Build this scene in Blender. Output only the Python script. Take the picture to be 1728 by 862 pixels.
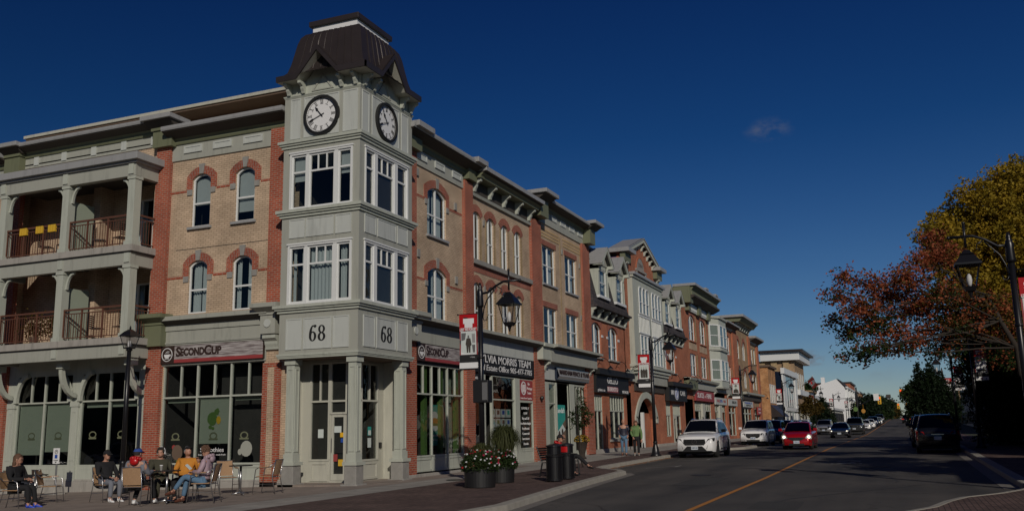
import bpy, bmesh, math, random
from mathutils import Vector, Matrix
R = math.radians; PI = math.pi
for o in list(bpy.data.objects): bpy.data.objects.remove(o, do_unlink=True)
SC = bpy.context.scene; COL = SC.collection
random.seed(7)
# ---------------- camera, world, sun, exposure ----------------
W0, H0, F0 = 1728., 862., 1557.1
def cam_axes(vx=1526.8, vy=711.2, roll=.0202):
    v = Vector((vx - W0/2, vy - H0/2, F0)); hx = Vector((1, -roll, 0))
    n = v.cross(hx).normalized()
    if n.y > 0: n = -n
    X = v.normalized(); Z = n; Y = Z.cross(X)
    return X, Y, Z
cX, cY, cZ = cam_axes()
cam = bpy.data.cameras.new('camera'); camo = bpy.data.objects.new('camera', cam); COL.objects.link(camo)
right = Vector((cX.x, cY.x, cZ.x)); down = Vector((cX.y, cY.y, cZ.y)); fwd = Vector((cX.z, cY.z, cZ.z))
CP = Vector((-23.871, -14.985, 1.5))
M = Matrix.Identity(4)
for i in range(3):
    M[i][0] = right[i]; M[i][1] = -down[i]; M[i][2] = -fwd[i]; M[i][3] = CP[i]
camo.matrix_world = M
cam.sensor_width = 36; cam.lens = F0/W0*36; cam.clip_end = 4000; cam.clip_start = .1
SC.camera = camo
SUN_AZ, SUN_EL = R(34), R(25.5)          # heading the shadows run to (from +x), height of the sun
sd = Vector((math.cos(SUN_EL)*math.cos(SUN_AZ), math.cos(SUN_EL)*math.sin(SUN_AZ), -math.sin(SUN_EL)))
sl = bpy.data.lights.new('sun', 'SUN'); sl.energy = 5.0; sl.angle = R(.5); sl.color = (1, .92, .80)
so = bpy.data.objects.new('sun', sl); COL.objects.link(so)
so.rotation_euler = (-sd).to_track_quat('Z', 'Y').to_euler()
wd = bpy.data.worlds.new('World'); SC.world = wd; wd.use_nodes = True
nt = wd.node_tree; nt.nodes.clear()
def N(tree, typ, **k):
    n = tree.nodes.new(typ)
    for a, b in k.items(): setattr(n, a, b)
    return n
sky = N(nt, 'ShaderNodeTexSky', sky_type='NISHITA', sun_disc=False)
sky.sun_elevation = SUN_EL
to_sun = -sd
sky.sun_rotation = math.atan2(to_sun.x, to_sun.y)
sky.air_density = 1.0; sky.dust_density = .0; sky.ozone_density = 2.0; sky.altitude = 200
bg = N(nt, 'ShaderNodeBackground'); bg.inputs['Strength'].default_value = .050
wo = N(nt, 'ShaderNodeOutputWorld')
gm = N(nt, 'ShaderNodeGamma'); gm.inputs['Gamma'].default_value = 1.0
hs = N(nt, 'ShaderNodeHueSaturation'); hs.inputs['Saturation'].default_value = 1.13
# a few small faint clouds in the sky, by direction
tc = N(nt, 'ShaderNodeTexCoord'); mp = N(nt, 'ShaderNodeMapping'); nz = N(nt, 'ShaderNodeTexNoise')
nz.inputs['Scale'].default_value = 38; nz.inputs['Detail'].default_value = 6; nz.inputs['Roughness'].default_value = .6
mp.inputs['Scale'].default_value = (1, 1, 2.0)
L = nt.links.new
L(tc.outputs['Generated'], mp.inputs['Vector']); L(mp.outputs[0], nz.inputs['Vector'])
def pix_dir(px, py):
    return (right*(px-W0/2) + down*(py-H0/2) + fwd*F0).normalized()
prev = None
for (px, py, rad, amp) in ((1298, 219, .032, .5), (1366, 604, .022, 1.7), (1380, 606, .016, 1.3), (1010, 407, .012, .22), (1490, 632, .03, .2)):
    d = pix_dir(px, py)
    sb = N(nt, 'ShaderNodeVectorMath', operation='SUBTRACT'); sb.inputs[1].default_value = d
    ml = N(nt, 'ShaderNodeVectorMath', operation='MULTIPLY'); ml.inputs[1].default_value = (1, 1, 2.1)
    ln = N(nt, 'ShaderNodeVectorMath', operation='LENGTH')
    mr = N(nt, 'ShaderNodeMapRange'); mr.inputs['From Min'].default_value = rad; mr.inputs['From Max'].default_value = 0
    mr.inputs['To Min'].default_value = 0; mr.inputs['To Max'].default_value = amp; mr.interpolation_type = 'SMOOTHSTEP'
    L(tc.outputs['Generated'], sb.inputs[0]); L(sb.outputs[0], ml.inputs[0]); L(ml.outputs[0], ln.inputs[0]); L(ln.outputs['Value'], mr.inputs['Value'])
    if prev is None: prev = mr.outputs[0]
    else:
        ad = N(nt, 'ShaderNodeMath', operation='ADD'); L(prev, ad.inputs[0]); L(mr.outputs[0], ad.inputs[1]); prev = ad.outputs[0]
nr = N(nt, 'ShaderNodeMapRange'); nr.inputs['From Min'].default_value = .42; nr.inputs['From Max'].default_value = .72
L(nz.outputs['Fac'], nr.inputs['Value'])
mm = N(nt, 'ShaderNodeMath', operation='MULTIPLY', use_clamp=True); L(prev, mm.inputs[0]); L(nr.outputs[0], mm.inputs[1])
mx = N(nt, 'ShaderNodeMixRGB'); mx.inputs['Color2'].default_value = (6.0, 6.2, 7.0, 1)
sep = N(nt, 'ShaderNodeSeparateXYZ'); L(tc.outputs['Generated'], sep.inputs[0])
hr = N(nt, 'ShaderNodeValToRGB'); e = hr.color_ramp.elements          # the sky's own tint by height: clear autumn blue
e[0].position = 0; e[0].color = (1.15, 1.36, 1.78, 1); e[1].position = .55; e[1].color = (.41, .46, .96, 1)
x_ = e.new(.12); x_.color = (.86, 1.10, 1.56, 1)
x_ = e.new(.30); x_.color = (.53, .75, 1.24, 1)
tm = N(nt, 'ShaderNodeVectorMath', operation='MULTIPLY'); L(sep.outputs['Z'], hr.inputs[0]); L(sky.outputs[0], tm.inputs[0]); L(hr.outputs[0], tm.inputs[1])
dt = N(nt, 'ShaderNodeVectorMath', operation='DOT_PRODUCT'); dt.inputs[1].default_value = (.39, -.92, 0)        # the sky deepens towards the north side
dm = N(nt, 'ShaderNodeMapRange'); dm.inputs['From Min'].default_value = -.6; dm.inputs['From Max'].default_value = .6; dm.inputs['To Min'].default_value = .68; dm.inputs['To Max'].default_value = 1.12
ds = N(nt, 'ShaderNodeVectorMath', operation='SCALE'); L(tc.outputs['Generated'], dt.inputs[0]); L(dt.outputs['Value'], dm.inputs['Value']); L(tm.outputs[0], ds.inputs[0]); L(dm.outputs[0], ds.inputs['Scale'])
L(ds.outputs[0], hs.inputs['Color']); L(hs.outputs[0], gm.inputs['Color']); L(gm.outputs[0], mx.inputs['Color1'])
L(mm.outputs[0], mx.inputs['Fac']); L(mx.outputs[0], bg.inputs['Color']); L(bg.outputs[0], wo.inputs['Surface'])
SC.view_settings.view_transform = 'Standard'; SC.view_settings.look = 'None'
SC.view_settings.gamma = 1; SC.view_settings.exposure = -1.08
SC.view_settings.use_curve_mapping = False
SC.render.engine = 'CYCLES'
SC.cycles.max_bounces = 6; SC.cycles.transparent_max_bounces = 12

# ---------------- materials ----------------
MAT = {}
def newmat(name):
    m = bpy.data.materials.new(name); m.use_nodes = True; MAT[name] = m
    t = m.node_tree; b = t.nodes['Principled BSDF']
    return m, t, b
def plain(name, col, rough=.6, metal=0., noise=.12, scale=3., spec=.5, bump=0.):
    m, t, b = newmat(name)
    b.inputs['Roughness'].default_value = rough; b.inputs['Metallic'].default_value = metal
    b.inputs['Specular IOR Level'].default_value = spec
    if noise:
        c = N(t, 'ShaderNodeTexCoord'); n = N(t, 'ShaderNodeTexNoise'); n.inputs['Scale'].default_value = scale; n.inputs['Detail'].default_value = 5
        r = N(t, 'ShaderNodeMapRange'); r.inputs['To Min'].default_value = 1-noise; r.inputs['To Max'].default_value = 1+noise
        v = N(t, 'ShaderNodeVectorMath', operation='SCALE'); v.inputs[0].default_value = col[:3]
        t.links.new(c.outputs['Object'], n.inputs['Vector']); t.links.new(n.outputs['Fac'], r.inputs['Value'])
        t.links.new(r.outputs[0], v.inputs['Scale']); t.links.new(v.outputs[0], b.inputs['Base Color'])
        if bump:
            bp = N(t, 'ShaderNodeBump'); bp.inputs['Strength'].default_value = bump; bp.inputs['Distance'].default_value = .02
            n2 = N(t, 'ShaderNodeTexNoise'); n2.inputs['Scale'].default_value = scale*12
            t.links.new(c.outputs['Object'], n2.inputs['Vector']); t.links.new(n2.outputs['Fac'], bp.inputs['Height']); t.links.new(bp.outputs[0], b.inputs['Normal'])
    else: b.inputs['Base Color'].default_value = (*col, 1)
    return m
def brick(name, c1, c2, mortar, rot=False, bw=.22, bh=.072, ms=.010, bump=.35, stain=.27, off=.5):
    m, t, b = newmat(name); b.inputs['Roughness'].default_value = .88; b.inputs['Specular IOR Level'].default_value = .25
    uv = N(t, 'ShaderNodeUVMap'); mpn = N(t, 'ShaderNodeMapping')
    if rot: mpn.inputs['Rotation'].default_value = (0, 0, PI/2)
    br = N(t, 'ShaderNodeTexBrick'); br.offset = off
    br.inputs['Color1'].default_value = (*c1, 1); br.inputs['Color2'].default_value = (*c2, 1); br.inputs['Mortar'].default_value = (*mortar, 1)
    br.inputs['Scale'].default_value = 1; br.inputs['Brick Width'].default_value = bw; br.inputs['Row Height'].default_value = bh
    br.inputs['Mortar Size'].default_value = ms; br.inputs['Mortar Smooth'].default_value = .2; br.inputs['Bias'].default_value = 0
    n = N(t, 'ShaderNodeTexNoise'); n.inputs['Scale'].default_value = .8; n.inputs['Detail'].default_value = 7; n.inputs['Roughness'].default_value = .65
    r = N(t, 'ShaderNodeMapRange'); r.inputs['From Min'].default_value = .3; r.inputs['From Max'].default_value = .7
    r.inputs['To Min'].default_value = 1-stain; r.inputs['To Max'].default_value = 1+stain
    v = N(t, 'ShaderNodeVectorMath', operation='SCALE')
    lk = t.links.new
    lk(uv.outputs[0], mpn.inputs['Vector']); lk(mpn.outputs[0], br.inputs['Vector']); lk(uv.outputs[0], n.inputs['Vector'])
    lk(n.outputs['Fac'], r.inputs['Value']); lk(br.outputs['Color'], v.inputs[0]); lk(r.outputs[0], v.inputs['Scale']); lk(v.outputs[0], b.inputs['Base Color'])
    bp = N(t, 'ShaderNodeBump'); bp.inputs['Strength'].default_value = bump; bp.inputs['Distance'].default_value = .01; bp.invert = True
    lk(br.outputs['Fac'], bp.inputs['Height']); lk(bp.outputs[0], b.inputs['Normal'])
    return m
brick('beige_brick', (.46, .34, .235), (.54, .405, .285), (.29, .215, .15))
brick('red_brick', (.28, .052, .026), (.37, .078, .038), (.30, .23, .18))
brick('red_soldier', (.25, .055, .032), (.32, .078, .045), (.28, .21, .17), rot=True)
brick('orange_brick', (.36, .090, .040), (.44, .125, .058), (.30, .20, .14))
brick('tan_quoin', (.40, .29, .15), (.47, .34, .19), (.22, .16, .1))
brick('rough_brick', (.42, .18, .07), (.56, .30, .14), (.28, .18, .1), stain=.4)
brick('tan_brick', (.32, .21, .12), (.38, .26, .15), (.25, .18, .12))
brick('shingle', (.050, .044, .046), (.075, .066, .068), (.02, .018, .02), bw=.3, bh=.2, ms=.014)
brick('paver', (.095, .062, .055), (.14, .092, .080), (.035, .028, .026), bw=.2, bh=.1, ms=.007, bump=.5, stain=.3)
plain('trim', (.345, .35, .305), .6, noise=.05, scale=1.2)            # grey green trim
plain('trim_light', (.42, .44, .38), .6, noise=.05)
def weather(name, amt=.35):
    t = MAT[name].node_tree; b = t.nodes['Principled BSDF']; old = b.inputs['Base Color'].links[0].from_socket
    c = N(t, 'ShaderNodeTexCoord'); m = N(t, 'ShaderNodeMapping'); m.inputs['Scale'].default_value = (3.2, 3.2, .35); n = N(t, 'ShaderNodeTexNoise'); n.inputs['Scale'].default_value = 1.6; n.inputs['Detail'].default_value = 8; n.inputs['Roughness'].default_value = .7
    r = N(t, 'ShaderNodeMapRange'); r.inputs['From Min'].default_value = .52; r.inputs['From Max'].default_value = .75; r.inputs['To Min'].default_value = 1; r.inputs['To Max'].default_value = 1-amt
    v = N(t, 'ShaderNodeVectorMath', operation='SCALE'); k = t.links.new; k(c.outputs['Object'], m.inputs[0]); k(m.outputs[0], n.inputs['Vector']); k(n.outputs['Fac'], r.inputs['Value']); k(old, v.inputs[0]); k(r.outputs[0], v.inputs['Scale']); k(v.outputs[0], b.inputs['Base Color'])
    bp = N(t, 'ShaderNodeBump'); bp.inputs['Strength'].default_value = .12; bp.inputs['Distance'].default_value = .01; n2 = N(t, 'ShaderNodeTexNoise'); n2.inputs['Scale'].default_value = 90; k(c.outputs['Object'], n2.inputs['Vector']); k(n2.outputs['Fac'], bp.inputs['Height']); k(bp.outputs[0], b.inputs['Normal'])
plain('panel_light', (.47, .49, .46), .6, noise=.04)
plain('cream', (.46, .455, .39), .6, noise=.05)
plain('olive', (.15, .16, .095), .6, noise=.08)
plain('cap_metal', (.30, .30, .30), .45, noise=.08)
plain('white_frame', (.66, .67, .66), .45, noise=.03)
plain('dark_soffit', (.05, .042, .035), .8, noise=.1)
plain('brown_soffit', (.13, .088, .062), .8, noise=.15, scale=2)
plain('roof_brown', (.042, .033, .032), .42, .3, noise=.25, scale=1.5)
plain('concrete', (.34, .32, .29), .9, noise=.22, scale=2.5, bump=.3)
plain('stone', (.27, .26, .24), .9, noise=.3, scale=5, bump=.6)
plain('rail_brown', (.115, .048, .030), .5, noise=.1)
plain('black_metal', (.008, .008, .010), .35, noise=0, spec=.5)
plain('black_plastic', (.012, .012, .013), .5, noise=0)
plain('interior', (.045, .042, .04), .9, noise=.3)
plain('curtain', (.52, .56, .58), .9, noise=.08, scale=4)
plain('blind', (.30, .34, .27), .9, noise=.04)
plain('aluminium', (.42, .42, .43), .28, .9, noise=0)
plain('wicker', (.36, .22, .12), .75, noise=.25, scale=60, bump=.4)
plain('red_paint', (.42, .010, .012), .3, noise=0)
plain('white', (.72, .72, .72), .5, noise=0)
plain('black', (.012, .012, .012), .6, noise=0)
plain('sign_dark', (.035, .018, .014), .5, noise=.1)
plain('sign_red', (.30, .045, .045), .5, noise=.05)
plain('bark', (.036, .028, .022), .95, noise=.35, scale=8, bump=.8)
plain('teal', (.02, .30, .26), .5, noise=.05)
plain('skin', (.42, .22, .15), .55, noise=.05, scale=8)
plain('steel_pole', (.22, .22, .22), .5, .5, noise=.1)
plain('signal_yellow', (.75, .42, .02), .45, noise=0)
plain('blue_sign', (.02, .07, .35), .5, noise=0)
plain('paper', (.55, .60, .58), .7, noise=.06, scale=20)
plain('green_paint', (.09, .17, .04), .6, noise=.05)
plain('wood_orange', (.42, .20, .03), .5, noise=.1)
for q_ in ('trim', 'trim_light', 'panel_light', 'cream', 'olive', 'cap_metal', 'concrete'): weather(q_, .5 if q_ == 'concrete' else .28)
def wood_sign():
    m, t, b = newmat('grey_wood'); b.inputs['Roughness'].default_value = .6
    uv = N(t, 'ShaderNodeUVMap'); mpn = N(t, 'ShaderNodeMapping'); mpn.inputs['Scale'].default_value = (1.2, 14, 1)
    n = N(t, 'ShaderNodeTexNoise'); n.inputs['Scale'].default_value = 1.5; n.inputs['Detail'].default_value = 6
    c = N(t, 'ShaderNodeValToRGB'); c.color_ramp.elements[0].position = .35; c.color_ramp.elements[0].color = (.13, .10, .10, 1)
    c.color_ramp.elements[1].position = .6; c.color_ramp.elements[1].color = (.42, .39, .38, 1)
    t.links.new(uv.outputs[0], mpn.inputs[0]); t.links.new(mpn.outputs[0], n.inputs['Vector']); t.links.new(n.outputs['Fac'], c.inputs[0]); t.links.new(c.outputs[0], b.inputs['Base Color'])
wood_sign()
def glass(name, tint=(.75, .8, .8), ior=1.6, rough=.0, opac=.0):
    m, t, b = newmat(name); t.nodes.remove(b); out = t.nodes['Material Output']
    f = N(t, 'ShaderNodeFresnel'); ge = N(t, 'ShaderNodeNewGeometry'); mi = N(t, 'ShaderNodeMix')
    mi.inputs[2].default_value = ior; mi.inputs[3].default_value = 1/ior; t.links.new(ge.outputs['Backfacing'], mi.inputs[0]); t.links.new(mi.outputs[0], f.inputs['IOR'])   # a thin pane looks the same from both sides
    g = N(t, 'ShaderNodeBsdfGlossy'); g.inputs['Roughness'].default_value = rough; g.inputs['Color'].default_value = (.86, .84, .80, 1)
    tr = N(t, 'ShaderNodeBsdfTransparent'); tr.inputs['Color'].default_value = (*tint, 1)
    x = N(t, 'ShaderNodeMixShader'); t.links.new(f.outputs[0], x.inputs[0]); t.links.new(tr.outputs[0], x.inputs[1]); t.links.new(g.outputs[0], x.inputs[2])
    t.links.new(x.outputs[0], out.inputs['Surface'])
    # slight waviness of real panes
    c = N(t, 'ShaderNodeTexCoord'); n = N(t, 'ShaderNodeTexNoise'); n.inputs['Scale'].default_value = 1.3
    bp = N(t, 'ShaderNodeBump'); bp.inputs['Strength'].default_value = .18; bp.inputs['Distance'].default_value = .05
    t.links.new(c.outputs['Object'], n.inputs['Vector']); t.links.new(n.outputs['Fac'], bp.inputs['Height']); t.links.new(bp.outputs[0], g.inputs['Normal'])
    return m
glass('glass', (.66, .70, .69), 1.65)
glass('car_glass', (.07, .075, .08), 1.5)
glass('lantern_glass', (.85, .85, .85), 1.4)
def carpaint(name, col, flake=0., rough=.25):
    m, t, b = newmat(name); b.inputs['Base Color'].default_value = (*col, 1); b.inputs['Roughness'].default_value = rough
    b.inputs['Metallic'].default_value = flake; b.inputs['Coat Weight'].default_value = .8; b.inputs['Coat Roughness'].default_value = .04
    return m
carpaint('paint_white', (.78, .78, .79)); carpaint('paint_red', (.34, .004, .008), .2); carpaint('paint_black', (.008, .009, .012), .3)
carpaint('paint_navy', (.015, .024, .050), .4); carpaint('paint_silver', (.36, .37, .39), .6, .3); carpaint('paint_grey', (.05, .055, .06), .5, .3)
plain('tyre', (.012, .012, .012), .85, noise=.1); plain('rim', (.28, .28, .29), .3, .8, noise=0); plain('rim_dark', (.02, .02, .022), .3, .5, noise=0)
plain('chrome', (.55, .55, .56), .15, 1., noise=0); plain('lamp_red', (.30, .01, .01), .25, noise=0); plain('lamp_clear', (.55, .57, .58), .12, .4, noise=0)
plain('plate_white', (.55, .60, .66), .5, noise=0)
def emit(name, col, s):
    m, t, b = newmat(name); b.inputs['Base Color'].default_value = (*col, 1); b.inputs['Emission Color'].default_value = (*col, 1); b.inputs['Emission Strength'].default_value = s; return m
emit('headlight_on', (1., .93, .72), 5.); emit('tail_on', (1., .08, .05), 2.5); emit('shop_light', (1., .62, .3), 2.5); emit('signal_red', (1., .05, .03), 1.5)
def asphalt():
    m, t, b = newmat('asphalt'); b.inputs['Roughness'].default_value = .86; b.inputs['Specular IOR Level'].default_value = .3
    c = N(t, 'ShaderNodeTexCoord'); lk = t.links.new
    mpn = N(t, 'ShaderNodeMapping'); mpn.inputs['Scale'].default_value = (.05, .55, 1)       # streaks along the lanes
    n1 = N(t, 'ShaderNodeTexNoise'); n1.inputs['Scale'].default_value = 1.4; n1.inputs['Detail'].default_value = 6
    n2 = N(t, 'ShaderNodeTexNoise'); n2.inputs['Scale'].default_value = 45; n2.inputs['Detail'].default_value = 4
    n3 = N(t, 'ShaderNodeTexNoise'); n3.inputs['Scale'].default_value = .35; n3.inputs['Detail'].default_value = 8
    lk(c.outputs['Object'], mpn.inputs[0]); lk(mpn.outputs[0], n1.inputs['Vector']); lk(c.outputs['Object'], n2.inputs['Vector']); lk(c.outputs['Object'], n3.inputs['Vector'])
    a = N(t, 'ShaderNodeMath', operation='MULTIPLY_ADD'); a.inputs[1].default_value = .55
    lk(n1.outputs['Fac'], a.inputs[0]); s = N(t, 'ShaderNodeMath', operation='MULTIPLY'); s.inputs[1].default_value = .35; lk(n3.outputs['Fac'], s.inputs[0]); lk(s.outputs[0], a.inputs[2])
    a2 = N(t, 'ShaderNodeMath', operation='MULTIPLY_ADD'); a2.inputs[1].default_value = .32; lk(n2.outputs['Fac'], a2.inputs[0]); lk(a.outputs[0], a2.inputs[2])
    r = N(t, 'ShaderNodeValToRGB'); r.color_ramp.elements[0].position = .42; r.color_ramp.elements[0].color = (.024, .025, .028, 1)
    r.color_ramp.elements[1].position = .80; r.color_ramp.elements[1].color = (.115, .104, .094, 1)
    lk(a2.outputs[0], r.inputs[0])
    # cracks
    vo = N(t, 'ShaderNodeTexVoronoi', feature='DISTANCE_TO_EDGE'); vo.inputs['Scale'].default_value = .22
    wn = N(t, 'ShaderNodeTexNoise'); wn.inputs['Scale'].default_value = 1.2; wn.inputs['Detail'].default_value = 5
    wv = N(t, 'ShaderNodeVectorMath', operation='MULTIPLY_ADD'); wv.inputs[1].default_value = (1.6, 1.6, 0)
    lk(c.outputs['Object'], wn.inputs['Vector']); lk(wn.outputs['Color'], wv.inputs[0]); lk(c.outputs['Object'], wv.inputs[2]); lk(wv.outputs[0], vo.inputs['Vector'])
    cr = N(t, 'ShaderNodeMapRange'); cr.inputs['From Min'].default_value = 0; cr.inputs['From Max'].default_value = .006; cr.inputs['To Min'].default_value = .55; cr.inputs['To Max'].default_value = 1
    lk(vo.outputs['Distance'], cr.inputs['Value'])
    sc_ = N(t, 'ShaderNodeVectorMath', operation='SCALE'); lk(r.outputs[0], sc_.inputs[0]); lk(cr.outputs[0], sc_.inputs['Scale']); lk(sc_.outputs[0], b.inputs['Base Color'])
    bp = N(t, 'ShaderNodeBump'); bp.inputs['Strength'].default_value = .4; bp.inputs['Distance'].default_value = .01; lk(n2.outputs['Fac'], bp.inputs['Height']); lk(bp.outputs[0], b.inputs['Normal'])
asphalt()
def slabs(name, col, w=1.5, dark=.6):
    m, t, b = newmat(name); b.inputs['Roughness'].default_value = .9; lk = t.links.new
    uv = N(t, 'ShaderNodeUVMap'); br = N(t, 'ShaderNodeTexBrick'); br.offset = 0
    c1 = col; c2 = tuple(x*.88 for x in col)
    br.inputs['Color1'].default_value = (*c1, 1); br.inputs['Color2'].default_value = (*c2, 1); br.inputs['Mortar'].default_value = (*[x*dark for x in col], 1)
    br.inputs['Scale'].default_value = 1; br.inputs['Brick Width'].default_value = w; br.inputs['Row Height'].default_value = w; br.inputs['Mortar Size'].default_value = .010
    n = N(t, 'ShaderNodeTexNoise'); n.inputs['Scale'].default_value = 1.4; n.inputs['Detail'].default_value = 8; n.inputs['Roughness'].default_value = .7
    r = N(t, 'ShaderNodeMapRange'); r.inputs['From Min'].default_value = .3; r.inputs['From Max'].default_value = .7; r.inputs['To Min'].default_value = .72; r.inputs['To Max'].default_value = 1.22
    v = N(t, 'ShaderNodeVectorMath', operation='SCALE')
    lk(uv.outputs[0], br.inputs['Vector']); lk(uv.outputs[0], n.inputs['Vector']); lk(n.outputs['Fac'], r.inputs['Value']); lk(br.outputs['Color'], v.inputs[0]); lk(r.outputs[0], v.inputs['Scale']); lk(v.outputs[0], b.inputs['Base Color'])
slabs('sidewalk_grey', (.31, .29, .26)); slabs('sidewalk_brown', (.27, .22, .185)); 
plain('tar', (.012, .012, .013), .6, noise=0)
plain('patch', (.045, .044, .044), .9, noise=.3, scale=30, bump=.5)
plain('verge_shade', (.035, .042, .018), .95, noise=.4, scale=6, bump=.6)  # near-black green: the deep shade over the verge is put into the colour
plain('kerb', (.32, .30, .26), .9, noise=.3, scale=4, bump=.5)
plain('gutter', (.17, .155, .14), .9, noise=.25, scale=3)
plain('road_yellow', (.42, .17, .03), .8, noise=.25, scale=9)
plain('road_white', (.30, .30, .28), .8, noise=.35, scale=7)
plain('leaf_litter', (.30, .12, .03), .9, noise=.6, scale=20)
def leafmat(name, cols, trans=.42):
    m, t, b = newmat(name); b.inputs['Roughness'].default_value = .6; b.inputs['Specular IOR Level'].default_value = .2
    c = N(t, 'ShaderNodeTexCoord'); n = N(t, 'ShaderNodeTexNoise'); n.inputs['Scale'].default_value = .9; n.inputs['Detail'].default_value = 8; n.inputs['Roughness'].default_value = .8
    r = N(t, 'ShaderNodeValToRGB'); e = r.color_ramp.elements
    e[0].position = .32; e[0].color = (*cols[0], 1); e[1].position = .68; e[1].color = (*cols[-1], 1)
    for i, cc in enumerate(cols[1:-1]):
        x = e.new(.32+.36*(i+1)/(len(cols)-1)); x.color = (*cc, 1)
    lk = t.links.new; lk(c.outputs['Object'], n.inputs['Vector']); lk(n.outputs['Fac'], r.inputs[0]); lk(r.outputs[0], b.inputs['Base Color'])
    out = t.nodes['Material Output']; tl = N(t, 'ShaderNodeBsdfTranslucent'); lk(r.outputs[0], tl.inputs['Color'])
    mxs = N(t, 'ShaderNodeMixShader'); mxs.inputs[0].default_value = trans; lk(b.outputs[0], mxs.inputs[1]); lk(tl.outputs[0], mxs.inputs[2]); lk(mxs.outputs[0], out.inputs['Surface'])
leafmat('leaf_yellow', [(.10, .10, .012), (.34, .24, .025), (.55, .36, .035)])
leafmat('leaf_red', [(.10, .06, .025), (.36, .095, .045), (.46, .17, .07)])
leafmat('leaf_green', [(.02, .04, .012), (.045, .075, .02)])
leafmat('leaf_dark', [(.010, .020, .010), (.022, .040, .015)])
leafmat('leaf_orange', [(.05, .05, .015), (.16, .09, .02)])
leafmat('grass_blade', [(.05, .06, .02), (.11, .12, .05)])
plain('petal_white', (.75, .75, .75), .6, noise=0); plain('petal_pink', (.60, .02, .12), .6, noise=0); plain('petal_red', (.50, .02, .03), .6, noise=0); plain('petal_yellow', (.62, .38, .03), .6, noise=.2, scale=30)

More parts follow.
